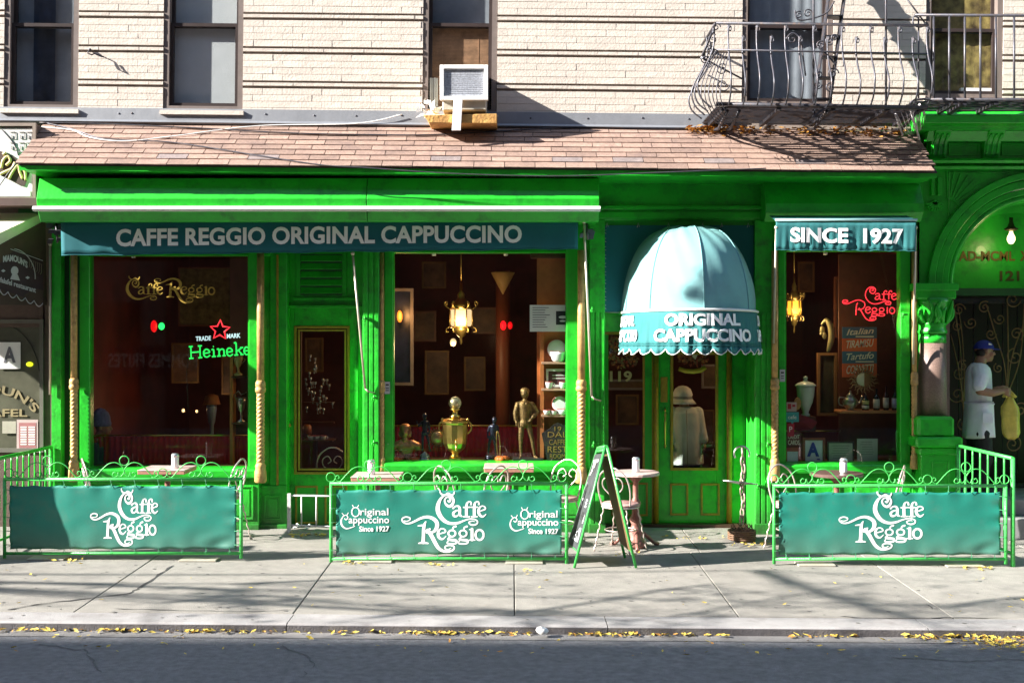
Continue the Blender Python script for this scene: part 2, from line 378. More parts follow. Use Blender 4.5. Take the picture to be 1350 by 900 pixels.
# courses, bottom up: z of the band grooves measured in the photo
rows = []; beds = []
z = ZB; base = [4.644, 5.004, 5.364, 5.724]
prev = ZB-.03
for k, bz in enumerate(base):
    hgt = bz-prev; n = 4; ch = hgt/n
    for i in range(n): rows.append((prev+i*ch, prev+(i+1)*ch-.0045, 'b'))
    beds.append((prev-.001, bz-.004))
    rows.append((bz+.024, bz+.056, 'band')); beds.append((bz+.022, bz+.058)); prev = bz+.080
for i in range(3): rows.append((prev+i*.07, prev+i*.07+.0655, 'b'))
beds.append((prev, prev+.21))
segs = []
es = [-6.6]+[e for p in wx for e in p]+[6.6]
for i in range(0, len(es), 2): segs.append((es[i], es[i+1]))
bricks = []
for ri, (z0, z1, kind) in enumerate(rows):
    bl = .208 if kind == 'b' else .212
    for (a, c) in segs:
        x = a+(0 if ri % 2 else -bl/2)
        while x < c-.01:
            x0 = max(x, a); x1 = min(x+bl, c)
            if x1-x0 > .03:
                for (wa, wc), (_, _, by) in zip(wx, WINS): pass
                bricks.append((x0+.0010, x1-.0010, z0, z1, kind))
            x += bl
for (a, c), (_, _, by) in zip(wx, WINS):             # below window sills
    zt = ZZ(by,0)
bricks.sort(key=lambda q: (abs((q[0]+q[1])/2) > 5.4, q[2] > 5.6, q[4] != 'b', R.random()))
rest = MB()
for i, (x0, x1, z0, z1, kind) in enumerate(bricks):
    y = R.uniform(-.0015, .0012)-(.004 if kind == 'band' else 0)
    q = MB() if i < 300 else rest
    vs = [(x0,y,z0),(x1,y,z0),(x1,.033,z0),(x0,.033,z0),(x0,y,z1),(x1,y,z1),(x1,.033,z1),(x0,.033,z1)]
    j = [R.uniform(-.0012,.0012) for _ in range(4)]
    vs[0] = (x0,y+j[0],z0); vs[1] = (x1,y+j[1],z0); vs[4] = (x0,y+j[2],z1); vs[5] = (x1,y+j[3],z1)
    q.add(vs, [(4,5,6,7),(0,1,5,4),(1,2,6,5),(3,0,4,7),(0,3,2,1)])
    if i < 300: part('brick', q, CREAM, wall)
part('brickwork', rest, CREAM, wall, kind='stuff')
b = MB()
for a, c in segs:
    for z0, z1 in beds: b.box(a+.001, c-.001, .0035, .033, z0, z1)
part('mortar', b, MORTAR, wall, kind='stuff')
# flashing strip with screws
b = MB(); b.profx([(-.014,4.415),(-.028,4.29),(-.05,4.265),(.0,4.24),(.012,4.42)], -5.6, XX(965,0))
part('flashing', b, FLASH, wall)
b = MB()
for px in (58,158,175,222,290,351,415,470,530,775,847,908,700): b.ball((XX(px,0), -.022, 4.36+R.uniform(-.01,.01)), .011, 8, (1,.6,1))
part('screws', b, IRONL, wall)
b = MB(); b.box(-14, -5.6, -.012, .014, 4.24, 4.42); part('flashing', b, FLASH, wall)
# hooks on the wall
b = MB(); c0 = P(118,72,-.02); b.tube([c0, c0+Vector((.02,-.05,.0)), c0+Vector((.0,-.07,-.05)), c0+Vector((.05,-.08,-.07)), c0+Vector((.07,-.06,-.05)), c0+Vector((.16,-.03,-.08))], .008, 6)
b.ball(c0, .018, 8); part('wall_hook', b, IRON, wall)
CASE = mat('window_casing_paint', (.17,.135,.12), rough=.5, var=.12, dirt=((.12,.10,.08), .6, 9))
SASH = mat('dark_brown_sash', (.040,.028,.026), rough=.4, var=.2)
def curtain(x0, x1, z0, z1, y, n=22, amp=.012):
    b = MB(); vs = []; fs = []
    for i in range(n*4+1):
        x = x0+(x1-x0)*i/(n*4); yy = y+amp*math.sin(i*PI/2+R.uniform(-.3,.3))
        vs += [(x, yy, z0), (x, yy, z1)]
    for i in range(n*4): fs.append((2*i, 2*i+2, 2*i+3, 2*i+1))
    return b.add(vs, fs, True)
C_BLUE = mat('blue_grey_curtain', (.10,.12,.19), .9, var=.4, scale=4)
C_WHITE = mat('pale_roller_shade', (.58,.57,.60), .9, var=.05, bump=.2)
C_GREY = mat('grey_net_curtain', (.30,.31,.36), .9, var=.3, scale=2)
C_FOLIAGE = mat('foliage_reflection_curtain', (.13,.065,.025), .85, var=.6, scale=9, col2=(.50,.36,.12), bump=.3, dirt=((.06,.03,.015), .8, 5))  # gold and brown blotches paint reflected foliage into the cloth colour
BAMB = mat('bamboo_blind', (.40,.21,.12), .7, var=.3, scale=12)
for wi, ((px0, px1, pyb), (a, c)) in enumerate(zip(WINS, wx)):
    zb = ZZ(pyb, 0)+.004+TILT*(a+c)/2; zt = 6.14; D0 = .05
    wn = part('window', MB().frame(a+.002, c-.002, zb, zt,   .055, .012, .30), CASE, wall)
    zm = ZZ(38 if wi < 3 else (40 if wi == 3 else 45), .2)+TILT*(a+c)/2
    part('sash', MB().frame(a+.058, c-.058, zb+.058, zm+.02, .036, D0, D0+.045), SASH, wn)
    part('sash', MB().frame(a+.058, c-.058, zm-.018, zt-.058, .034, D0+.05, D0+.09), SASH, wn)
    part('pane', MB().box(a+.09, c-.09, D0+.018, D0+.024, zb+.09, zm-.01), GLASS, wn)
    part('pane', MB().box(a+.09, c-.09, D0+.066, D0+.072, zm+.01, zt-.09), GLASS, wn)
    part('sill', MB().box(a-.02, c+.02, -.05 if wi != 2 else -.02, .012, zb-.045, zb-.002), CREAM, wn)
    yb = D0+.105
    if wi == 0:
        part('curtain', curtain(a+.25, c-.3, zb, zt, yb), C_BLUE, wn)
        part('backing', MB().box(a+.06, c-.06, yb+.03, yb+.05, zb, zt), C_GREY, wn)
    elif wi == 1:
        part('roller_shade', MB().box(a+.06, c-.06, yb-.02, yb-.015, zb, zt), C_WHITE, wn)
    elif wi == 2:
        part('roller_shade', MB().box(a+.06, c-.06, yb+.03, yb+.035, zm, zt), C_GREY, wn)
        z = zm-.02
        b = MB()
        while z > zb: b.box(a+.06, c-.06, yb-.035, yb-.031, z-.012, z); z -= .0145
        for xx in (a+.2, c-.2): b.box(xx-.004, xx+.004, yb-.038, yb-.036, zb, zm-.02)
        part('bamboo_blind', b, BAMB, wn)
    elif wi == 3:
        part('curtain', curtain(a+.06, c-.06, zb, zt, yb, 7, .006), C_GREY, wn)
    else:
        part('curtain', curtain(a+.06, c-.06, zb, zt, yb-.03, 6, .003), C_FOLIAGE, wn)  # curtain put in to carry the painted foliage reflection
        part('stored_box', MB().box(a+.40, c-.09, yb-.09, yb-.03, zb+.05, zb+.13), WHITE, wn)
    part('room_backing', MB().box(a-.05, c+.05, .37, .42, zb-.2, zt+.1), mat('dark_room', (.03,.025,.03), .9), wn)
wall.rotation_euler = (0, TILT, 0)

# ---------------------------------------------------------------- shingled lean-to roof
roof = thing('shingled_roof', 'low lean-to roof of weathered pink brown shingles over the green shopfront', 'roof', (0, -.37, 3.98))
RX0, RX1 = -4.92, 4.24; RY0, RY1 = -.74, -.012; RZ0, RZ1 = 3.727, 4.245
SH = mat('pink_brown_shingle', (.31,.205,.16), rough=.9, var=.22, scale=30, bump=.8, bscale=160, rnd=.24, dirt=((.17,.115,.10), .9, 3.5))
SHG = mat('grey_worn_shingle', (.22,.175,.165), rough=.9, var=.25, scale=12, bump=.7, rnd=.15)
b = MB(); b.profx([(RY0+.01,RZ0-.02),(RY0+.01,RZ0-.008),(RY1,RZ1-.008),(RY1,RZ1-.06)], RX0+.01, RX1-.01)
part('roof_deck', b, mat('dark_roof_felt', (.06,.045,.04), .9), roof)
NR = 8; dirv = Vector((0, RY1-RY0, RZ1-RZ0)); L_ = dirv.length; dirv.normalize(); nrm = Vector((0, -dirv.z, dirv.y))
for r in range(NR):
    s0 = r*L_/NR-(.015 if r == 0 else 0); s1 = (r+1)*L_/NR+.03
    x = RX0-.02+(-.12 if r % 2 else -.02)+R.uniform(-.03,.03)
    while x < RX1-.01:
        ww = .305
        a = max(x, RX0-.02+(0.015*R.random())); c = min(x+ww-.007, RX1)
        if c-a > .04:
            zo = .012+(.003 if r else .006); dr = R.uniform(-.004,.005)
            pt = lambda s_, h, xx: Vector((xx, RY0, RZ0))+dirv*(s_)+nrm*h
            vs = [pt(s0+dr,.014,a), pt(s0+dr+R.uniform(-.003,.003),.014+R.uniform(0,.003),c), pt(s1,.003,c), pt(s1,.003,a),
                  pt(s0+dr,.004,a), pt(s0+dr,.004,c), pt(s1,.0,c), pt(s1,.0,a)]
            q = MB().add(vs, [(0,1,2,3),(4,7,6,5),(0,4,5,1),(1,5,6,2),(2,6,7,3),(3,7,4,0)])
            grey = (r == 1 and R.random() < .26)
            part('shingle', q, SHG if grey else SH, roof)
        x += ww
b = MB(); b.box(RX0+.02, RX1-.01, RY0+.02, RY0+.045, RZ0-.065, RZ0-.012); part('fascia', b, GREEN, roof)
b = MB(); b.box(RX0+.03, RX1-.02, RY0+.045, -.005, RZ0-.06, RZ0-.04); part('soffit', b, GREEN, roof)
b = MB()
for x in (RX0+.02, RX1-.05): b.add([(x,RY0+.03,RZ0-.04),(x,RY1,RZ0-.04),(x,RY1,RZ1-.03),(x+.03,RY0+.03,RZ0-.04),(x+.03,RY1,RZ0-.04),(x+.03,RY1,RZ1-.03)], [(0,1,2),(3,5,4),(0,3,4,1),(1,4,5,2),(2,5,3,0)])
part('gable_board', b, GREEN, roof)
roof.rotation_euler = (0, .0085, 0)
def roofz(y, x): return RZ0+(y-RY0)*(RZ1-RZ0)/(RY1-RY0)-.0085*x+.02
def cable(name, pts, r, m, lb):
    Q = []
    n = len(pts)
    for i in range(n-1):                            # catmull-rom
        p0 = Vector(pts[max(i-1,0)]); p1 = Vector(pts[i]); p2 = Vector(pts[i+1]); p3 = Vector(pts[min(i+2,n-1)])
        for k in range(8):
            t = k/8; Q.append(.5*((2*p1)+(p2-p0)*t+(2*p0-5*p1+4*p2-p3)*t*t+(3*p1-p0-3*p2+p3)*t*t*t))
    Q.append(Vector(pts[-1])); return tag(part(name, MB().tube(Q, r, 6), m), lb, 'cable')
def rp(px, y):
    x = XX(px, y); return (x, y, roofz(y, x)+.012)
cable('cable', [rp(52,-.04), rp(150,-.06), rp(260,-.12), rp(380,-.2), rp(480,-.22), rp(570,-.21), rp(690,-.1), rp(760,-.04), rp(860,-.05), rp(960,-.04)], .007, IRON, 'black cable running along the top of the shingles to the fire escape')
cable('cable', [rp(62,-.05), rp(95,-.16), rp(130,-.32), rp(165,-.36), rp(230,-.40), rp(330,-.6), (XX(420,-.76),-.76,ZZ(217,-.76)), (XX(480,-.78),-.78,ZZ(221,-.78)), (XX(600,-.78),-.78,ZZ(229,-.78)), (XX(740,-.78),-.78,ZZ(232,-.78)), (XX(880,-.78),-.78,ZZ(227,-.78)), (XX(1010,-.78),-.78,ZZ(222,-.78))], .006, IRONL, 'grey cable that crosses the shingles and sags below the eave')
cable('cable', [P(38,165,-.05), P(60,168,-.10), rp(95,-.18), rp(120,-.32), rp(165,-.38), rp(230,-.28), rp(340,-.07), (XX(470,-.06),-.06,ZZ(163,-.06)), (XX(530,-.05),-.05,ZZ(151,-.05))], .006, WHITE, 'white cable looping from the corner over shingles and flashing to the window')
sp = []
for _ in range(420):
    px = R.choice([R.gauss(985,25), R.gauss(1080,40), R.gauss(1160,25), R.uniform(905,960)]); y = -.05-abs(R.gauss(0,.055))
    x = min(XX(px, y), 4.1); sp.append((x, y, roofz(y, x)+R.uniform(0,.045)))
leaves('roof_leaves', sp, LEAFB, .035)

# ---------------------------------------------------------------- window air conditioner
ac = thing('air_conditioner', 'white window air conditioner on a rusty ledge in the middle upstairs window', 'air conditioner', P(612,150,-.2))
BEIGE = mat('beige_metal', (.50,.46,.38), rough=.45, var=.12, dirt=((.25,.2,.14), .6, 8))
Y = -.42
part('casing', MB().box(XX(583,Y), XX(641,Y), Y+.03, .24, ZZ(145,Y), ZZ(88,Y)), BEIGE, ac, bevel=.01)
part('grille_frame', MB().pframe(580,643.5,85.5,132,5.2,Y-.015,.05), WHITE, ac, bevel=.004)
b = MB(); gm = mat('grille_fins', (.55,.57,.62), rough=.5, metal=.1, var=.35, scale=60)
b.pb(584,640,90,129,Y+.02,.008); part('coil', b, gm, ac)
b = MB()
for k in range(15): b.pb(585,639,91+k*2.6,92.2+k*2.6,Y+.008,.01)
part('grille', b, gm, ac)
b = MB(); y0 = .05
for k in range(5): b.box(XX(564,y0)+k*.022, XX(564,y0)+k*.022+.018, y0-(.012 if k % 2 else 0), y0+.03, ZZ(150,y0), ZZ(103,y0))
for k in range(3): b.box(XX(646,y0)+k*.022, XX(646,y0)+k*.022+.018, y0-(.012 if k % 2 else 0), y0+.03, ZZ(150,y0), ZZ(103,y0))
part('side_panel', b, mat('pale_grey_plastic', (.40,.42,.40), .5, var=.12), ac)
b = MB(); Yb = -.46
b.obox(P(603,150,Yb), (.045,0,0), (0,.012,0), (.01,0,.172)); part('support_bracket', b, WHITE, ac, bevel=.003)
RUST = mat('rusty_orange_board', (.52,.22,.05), rough=.8, var=.45, scale=9, col2=(.70,.42,.12), bump=.8, bscale=30, dirt=((.16,.06,.03), .8, 12))
b = MB(); Y = -.44; b.add([P(558,152,Y),P(655,150,Y),P(655,163,Y),P(566,162,Y),P(558,152,Y)+Vector((0,.42,.05)),P(655,150,Y)+Vector((0,.42,.05)),P(655,163,Y)+Vector((0,.42,0)),P(566,162,Y)+Vector((0,.42,0))], [(0,3,2,1),(4,5,6,7),(0,1,5,4),(1,2,6,5),(2,3,7,6),(3,0,4,7)])
part('ledge_board', b, RUST, ac, bevel=.005)
b = MB(); q = [P(549,142,-.25), P(556,150,-.32), P(563,130,-.2), P(570,132,-.2), P(577,146,-.25), P(560,158,-.3)]
for i in range(3):
    cc = P(563,147,-.25)
for i in range(26):
    a = P(R.uniform(552,576), R.uniform(134,152), R.uniform(-.34,-.2)); d1 = Vector((R.uniform(-.08,.08),R.uniform(-.05,.05),R.uniform(-.05,.05))); d2 = Vector((R.uniform(-.06,.06),R.uniform(-.05,.05),R.uniform(-.07,.05)))
    b.add([a, a+d1, a+d1*.6+d2, a+d2], [(0,1,2,3)])
tag(part('plastic_bag', b, WHITE), 'torn white plastic bag caught beside the air conditioner', 'bag')
# ---------------------------------------------------------------- the shopfront
shop = thing('cafe_shopfront', 'green painted wooden cafe shopfront with three tall windows and two doors', 'shopfront', (0, 0, 0))
def gbox(name, x0, x1, y0, y1, Y, dep=.12, m=None, bev=.004, par=None, label=None):
    return part(name, MB().pb(x0, x1, y0, y1, Y, dep), m or GREEN, par or shop, bevel=bev, label=label)
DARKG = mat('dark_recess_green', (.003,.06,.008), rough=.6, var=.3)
# posts and jambs
gbox('corner_post', 68, 80.5, 288, 708, -.03, .2, GREEN2)
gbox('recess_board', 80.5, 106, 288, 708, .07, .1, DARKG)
gbox('bead', 91.5, 93.5, 336, 640, .05, .02, GREEN)
gbox('jamb', 105, 118, 300, 617, -.01, .12); gbox('jamb', 328, 341, 300, 617, -.01, .12)
gbox('header', 80.5, 356, 290, 337, .025, .15)
gbox('jamb', 341, 356, 300, 708, .13, .25); gbox('stile', 356, 378, 300, 708, .10, .28)
gbox('gold_bead', 364.5, 367, 336, 640, .088, .014, OLIVE, 0)
gbox('jamb', 507, 518, 300, 612, -.01, .12); gbox('jamb', 747, 762, 300, 612, -.01, .12)
gbox('jamb', 500, 507.5, 300, 700, .03, .1); gbox('header', 500, 777, 290, 333, .025, .15)
gbox('recess_board', 762, 777.5, 288, 700, .05, .1, GREEN)
gbox('jamb', 1026.5, 1035, 300, 614, -.01, .12); gbox('jamb', 1187, 1200, 300, 614, -.01, .12)
gbox('recess_board', 1017.5, 1027, 288, 700, .05, .1, GREEN); gbox('header', 1017.5, 1210, 288, 331, .025, .15)
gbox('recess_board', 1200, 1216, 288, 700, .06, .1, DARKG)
# lit window jamb reveals: slim inner strip of pale green beside the lit jambs
# pilasters, each with three proud strips
for px0, px1, ptop in ((478,500,300),(777,797.5,290),(995,1017.5,290)):
    pl = gbox('pilaster', px0, px1, ptop, 703, -.05, .5, GREEN2)
    w_ = px1-px0
    for a, c in ((.06,.30),(.40,.62),(.72,.95)):
        part('pilaster_strip', MB().pb(px0+a*w_, px0+c*w_, ptop+4 if ptop > 295 else 412, 690, -.062, .013), GREEN2, pl, bevel=.003)
    part('plinth', MB().pb(px0-1, px1+1, 690, 706, -.075, .03), GREEN2, pl, bevel=.005)
# hinges and hooks on the pilasters
hg = MB()
def hinge(px, py, Y=-.062, l=.11):
    b = MB(); c = P(px, py, Y); b.tube([c+Vector((-.02,-.035,.03)), c+Vector((-.02,-.035,-.035))], .009, 8)
    b.box(c.x-.02, c.x+.03, c.y-.03, c.y, c.z-.006, c.z+.012); b.tube([c+Vector((-.02,-.036,.0)), c+Vector((-.035,-.06,.0)), c+Vector((-.04,-.06,-.03))], .006, 6)
    part('shutter_hinge', b, GREEN2, shop)
for px, py in ((484,420),(496,524),(496,583),(783,408),(785,523),(785,585),(1000,600),(1001,640),(1192,415),(1014,585),(1013,632)): hinge(px, py)
b = MB()
b.pb(1187.5,1199,412,470,-.03,.02); part('shutter_leaf', b, GREEN2, shop, bevel=.004)
# gilded rope columns
def rope_col(px, rt, ytop, ycol0, ycol1, ybot, ybase, Y=-.085):
    x = XX(px, Y); s = (Y-CAMY)/F; r = rt*s
    c = part('rope_column', MB().lathe((x, Y, 0), [(r,ZZ(ycol0,Y)),(r,ZZ(ytop,Y))], 20), GILT, shop)
    q = MB(); q.lathe((x,Y,0), [(r*1.05,ZZ(ycol1,Y)),(r*1.45,ZZ(ycol1-2,Y)),(r*1.45,ZZ((ycol0+ycol1)/2+1,Y)),(r*1.2,ZZ((ycol0+ycol1)/2,Y)),(r*1.4,ZZ((ycol0+ycol1)/2-2,Y)),(r*1.35,ZZ(ycol0+1,Y)),(r,ZZ(ycol0-2,Y))], 20)
    part('collar', q, GILT, c)
    z0 = ZZ(ybot, Y); z1 = ZZ(ycol1, Y); n = 20; rows_ = int((z1-z0)/.006); vs = []; fs = []
    for i in range(rows_+1):
        z = z0+(z1-z0)*i/rows_
        for j in range(n):
            a = 2*PI*j/n; rr = r*(.92+.22*abs(math.sin(1.5*(a-z*2*PI/.115*.9)))); vs.append((x+rr*math.cos(a), Y+rr*math.sin(a), z))
    for i in range(rows_):
        for j in range(n): fs.append((i*n+j, i*n+(j+1)%n, (i+1)*n+(j+1)%n, (i+1)*n+j))
    part('rope_shaft', MB().add(vs, fs, True), GILT, c)
    q = MB(); q.lathe((x,Y,0), [(r*1.3,ZZ(ybase,Y)),(r*1.7,ZZ(ybase-2,Y)),(r*1.6,ZZ(ybot+10,Y)),(r*1.35,ZZ(ybot+5,Y)),(r*1.5,ZZ(ybot+2,Y)),(r*1.0,ZZ(ybot-3,Y))], 20)
    part('base', q, GILT, c)
rope_col(97.5, 4.3, 336, 500, 514, 608, 634)
rope_col(343.5, 4.8, 334, 503, 518, 612, 636)
rope_col(503.5, 2.9, 333, 503, 517, 604, 622, -.02)
rope_col(766.5, 5.0, 330, 502, 516, 617, 637)
rope_col(1021.5, 4.2, 331, 500, 514, 606, 634)
rope_col(1205.5, 3.4, 331, 492, 508, 600, 618)
# sills and dadoes
def sill(x0, x1, yt, yb, out=-.10):
    a = XX(x0, out); c = XX(x1, out); zt = ZZ(yt, out); zb = ZZ(yb, out)
    part('window_sill', MB().profx([(out,zb),(out-.006,zb+.02),(out-.012,zt-.02),(out,zt),(.10,zt+.02),(.10,zb)], a, c), GREEN, shop, bevel=.004)
    part('sill_apron', MB().profx([(out+.03,zb-.05),(out+.045,zb-.002),(.0,zb-.002),(.0,zb-.05)], a+.01, c-.01), GREEN, shop)
sill(107, 340, 618, 630, -.05); sill(507, 763, 611, 622); sill(1027, 1202, 612, 624, -.06)
def dado(x0, x1, y0, y1, n, Y=-.005):
    d = gbox('dado', x0, x1, y0, y1, Y, .2, GREEN2, .003)
    w_ = (x1-x0)/n
    for i in range(n):
        part('dado_moulding', MB().pframe(x0+i*w_+7, x0+(i+1)*w_-7, y0+12, y1-18, 2.2, Y-.014, .016), GREEN2, d, bevel=.003)
        part('dado_panel', MB().pb(x0+i*w_+12, x0+(i+1)*w_-12, y0+17, y1-23, Y-.008, .012), GREEN2, d, bevel=.003)
    part('kickboard', MB().pb(x0, x1, y1-12, y1+3, Y-.03, .035), GREEN2, d, bevel=.004)
dado(80.5, 341, 628, 703, 3); dado(341, 378, 640, 703, 1, .08); dado(500, 777, 620, 701, 3); dado(1017.5, 1212, 622, 702, 2)
# window panes
PY = .03
def pane(x0, x1, y0, y1, Y=PY, par=None):
    return part('pane', MB().pb(x0, x1, y0, y1, Y, .006), GLASS, par or shop)
wn1 = part('window_frame', MB().pframe(117,329,335,618,2.2,PY-.02,.1), GREEN, shop); pane(118,328,336,617,par=wn1)
wn2 = part('window_frame', MB().pframe(517,748,331,611,2.2,PY-.02,.1), GREEN, shop); pane(518,747,332,610,par=wn2)
wn3 = part('window_frame', MB().pframe(1034.5,1188,329,613,2,PY-.02,.1), GREEN, shop); pane(1036,1187,330,612,par=wn3)
# left door bay with a louvred panel above
gbox('recess_board', 377, 479, 300, 403, .27, .08, GREEN)
lv = gbox('louvre_frame', 390, 457, 331, 394, .258, .014, GREEN)
part('louvre_backing', MB().pb(396, 451, 335, 389, .254, .003), DARKG, lv)
for k in range(5):
    yy = 336+k*10.6; c0 = P(396.5, yy, .235); c1 = P(450.5, yy, .235)
    part('louvre_slat', MB().profx([(.255,c0.z),(.225,c0.z-.066),(.229,c0.z-.070),(.258,c0.z-.006)], c0.x, c1.x), GREEN, lv)
gbox('ledge', 386, 471, 392, 395.5, .235, .05, GREEN); gbox('ledge', 380, 474, 402, 406, .22, .06, GREEN)
door = part('side_door', MB().pb(378,388,405,700,.28,.05).pb(460,472,405,700,.28,.05).pb(388,460,405,430,.28,.05).pb(388,460,624,700,.28,.05), GREEN2, shop, bevel=.003)
gbox('stile', 472, 479, 403, 702, .21, .12)
part('gold_frame', MB().pframe(387.5,461,429.5,625,3.2,.268,.014), OLIVE, door, bevel=.003)
part('gold_frame', MB().pframe(392.5,456.5,434,620,2.6,.272,.02), OLIVE, door, bevel=.003)
part('pane', MB().pb(396,453,437,617,.295,.006), GLASS, door)
part('gold_panel_frame', MB().pframe(389,419,640,690,2.5,.268,.013), OLIVE, door, bevel=.003)
part('gold_panel_frame', MB().pframe(428,458,640,690,2.5,.268,.013), OLIVE, door, bevel=.003)
part('door_knob', MB().lathe(P(381.5,560,.28), [(0,.045),(.016,.043),(.024,.03),(.014,.02),(.012,0)][::-1], 14, ax=(0,-1,0)), OLIVE, door)
b = MB(); b.lathe(P(478,388,.04), [(0,0),(.004,0)], 4)
# main entrance
gbox('header', 797, 996, 288, 299, .03, .12); gbox('transom_beam', 797, 996, 411, 437, .12, .40); gbox('gold_bead', 797, 996, 437.5, 441, .37, .02, OLIVE, 0)
ent = part('entrance_panelling', MB().pb(797.5,802,440,622,.41,.05).pb(849,862,440,700,.41,.05).pb(797.5,849,620,700,.41,.05), GREEN, shop, bevel=.003)
part('gold_bead', MB().pb(847.5,850,441,620,.40,.02).pb(859.5,861,441,698,.40,.012), OLIVE, ent)
part('pane', MB().pb(802,848,441,620,.43,.006), GLASS, ent)
part('gold_panel_frame', MB().pframe(806,854,636,680,2.4,.398,.013), OLIVE, ent, bevel=.003)
for px in (864.8, 961.5):
    x = XX(px,.39); part('gold_pole', MB().lathe((x,.39,0), [(.03,.02),(.03,ZZ(440,.39))], 14), OLIVE, shop)
md = part('entrance_door', MB().pb(868,886,440,697,.44,.05).pb(944,959,440,697,.44,.05).pb(886,944,440,466,.44,.05).pb(886,944,617,697,.44,.05), GREEN, shop, bevel=.003)
part('gold_frame', MB().pframe(884,947,464,620,3.6,.428,.015), OLIVE, md, bevel=.003)
part('pane', MB().pb(887,944,467,617,.455,.006), GLASS, md)
for a, c in ((883.5,907.5),(924,949)): part('gold_panel_frame', MB().pframe(a,c,637,679,2.6,.427,.014), OLIVE, md, bevel=.003)
part('lock_plate', MB().pb(871,880,497,530,.433,.008), OLIVE, md, bevel=.002)
Yh = .395; q = MB()
q.tube([P(877,590,Yh+.04), P(877,589,Yh), P(877,560,Yh-.005), P(877,541,Yh), P(877,538,Yh+.04)], [.008,.009,.012,.009,.008], 10)
for yy in (541,547,556,587): q.ball(P(877,yy,Yh), .015, 10)
part('door_handle', q, mat('polished_brass', (.75,.5,.15), .28, 1, var=.1), md)
ep = part('side_panelling', MB().pb(964,985,440,700,.44,.05), GREEN, shop, bevel=.003)
part('narrow_pane', MB().pb(985,995.5,440,640,.46,.006), GLASS, shop); gbox('recess_board', 985, 996, 640, 700, .44, .05, GREEN)
part('panel_moulding', MB().pframe(967,982,500,640,1.5,.43,.012), GREEN, ep)
gbox('threshold', 798, 996, 697, 704, .36, .2, mat('worn_threshold', (.06,.06,.055), .7, var=.3), .004)
# mouldings between roof and signs over the entrance
gbox('fascia_board', 788, 1012, 232, 290, -.04, .2); gbox('fascia_moulding', 788, 1012, 226, 238, -.14, .12); gbox('fascia_moulding', 788, 1012, 271, 276, -.09, .06); gbox('fascia_moulding', 788, 1012, 279, 288, -.06, .04)
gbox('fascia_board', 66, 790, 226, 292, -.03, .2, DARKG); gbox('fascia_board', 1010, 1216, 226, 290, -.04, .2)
# wall core behind the woodwork, so that no daylight slips past
b = MB()
for a, c, t, bo in ((60,118,284,720),(328,397,284,720),(452,500,284,720),(500,518,284,720),(747,797,284,720),(797,802,284,720),(944,996,284,720),(996,1036,284,720),(1187,1240,284,720),(118,328,284,336),(518,747,284,332),(1036,1187,284,330),(397,452,284,437),(802,944,284,441),(118,328,617,720),(518,747,610,720),(1036,1187,612,720),(397,452,617,720),(802,886,620,720),(886,944,618,720)):
    dY = .52 if 790 < a < 1000 or 797 < c < 1000 else (.36 if 327 < a < 500 else .2)
    b.pb(a, c, t, bo, dY, .06)
part('wall_core', b, mat('dark_wood_core', (.05,.012,.008), .7), shop)
b = MB(); b.box(-5.2, 4.2, -.02, .3, 3.3, 4.22); part('wall_core', b, DARKG, shop)

# awning crank poles
def pole(px0, py0, px1, py1, Y0, Y1, lb, hook=True):
    a = P(px0,py0,Y0); c = P(px1,py1,Y1); b = MB().tube([a, c], .012, 8)
    if hook: b.tube([c, c+Vector((.03,.0,-.03)), c+Vector((.10,.05,-.05))], .01, 6)
    b.ball(a, .022, 8); tag(part('awning_pole', b, mat('cream_metal_pole', (.55,.48,.38), .35, .3, var=.15)), lb, 'awning arm')
pole(465, 334, 481.5, 512, -.30, -.10, 'pale awning pole leaning beside the louvred door bay')
pole(770, 292, 780, 522, -.42, -.12, 'pale awning pole beside the gilt column at the right end of the long valance')
pole(1023.5, 300, 1020, 452, -.62, -.14, 'pale awning pole at the near corner of the short valance', False)
pole(1207, 300, 1204, 480, -.60, -.14, 'pale awning pole at the arch end of the short valance', False)
pole(66, 322, 66, 520, -.06, -.06, 'rusty conduit pole on the corner post by the neighbour shop', False)
# brackets at awning ends
for px, py, lb in ((74,304,'metal awning bracket at the corner by the neighbour shop'),(773,300,'cluster of metal awning brackets at the right end of the long valance')):
    b = MB()
    for i in range(7):
        c = P(px+R.uniform(-8,8), py+R.uniform(-12,14), -.3+R.uniform(-.05,.05)); b.obox(c, (R.uniform(.015,.035),.01,0), (0,.02,.005), (.005,0,R.uniform(.012,.03)))
    b.tube([P(px,py-10,-.28), P(px+2,py+16,-.3)], .012, 8)
    tag(part('awning_bracket', b, IRONL), lb, 'bracket')

# ---------------------------------------------------------------- awning boxes and valances
def awn_box(label, px0, px1, yt, yc, yl, yb, Y0, Yc, lipm, seam=None):
    t = thing('awning_cassette', label, 'awning', (XX((px0+px1)/2,Yc), -.3, ZZ(yb,Yc)))
    a = XX(px0,Yc); c = XX(px1,Yc)
    pr = [(Y0,ZZ(yt,Y0)),(Yc,ZZ(yc,Yc)),(Yc+.015,ZZ(yl,Yc)),(Yc+.10,ZZ(yb,Yc)-.01),(-.045,ZZ(yb,Yc)+.01),(-.045,ZZ(yt,Y0)+.02)]
    if seam:
        m_ = XX(seam, Yc)
        part('housing', MB().profx(pr, a, m_-.003), GREEN, t, bevel=.004); part('housing', MB().profx(pr, m_+.003, c), GREEN, t, bevel=.004)
    else: part('housing', MB().profx(pr, a, c), GREEN, t, bevel=.004)
    if lipm: part('lip', MB().profx([(Yc-.02,ZZ(yl+6.5,Yc)),(Yc-.035,ZZ(yl+4,Yc)),(Yc-.02,ZZ(yl,Yc)),(Yc+.03,ZZ(yl,Yc)),(Yc+.03,ZZ(yl+6.5,Yc))], a-.03, c+.01), lipm, t)
    return t
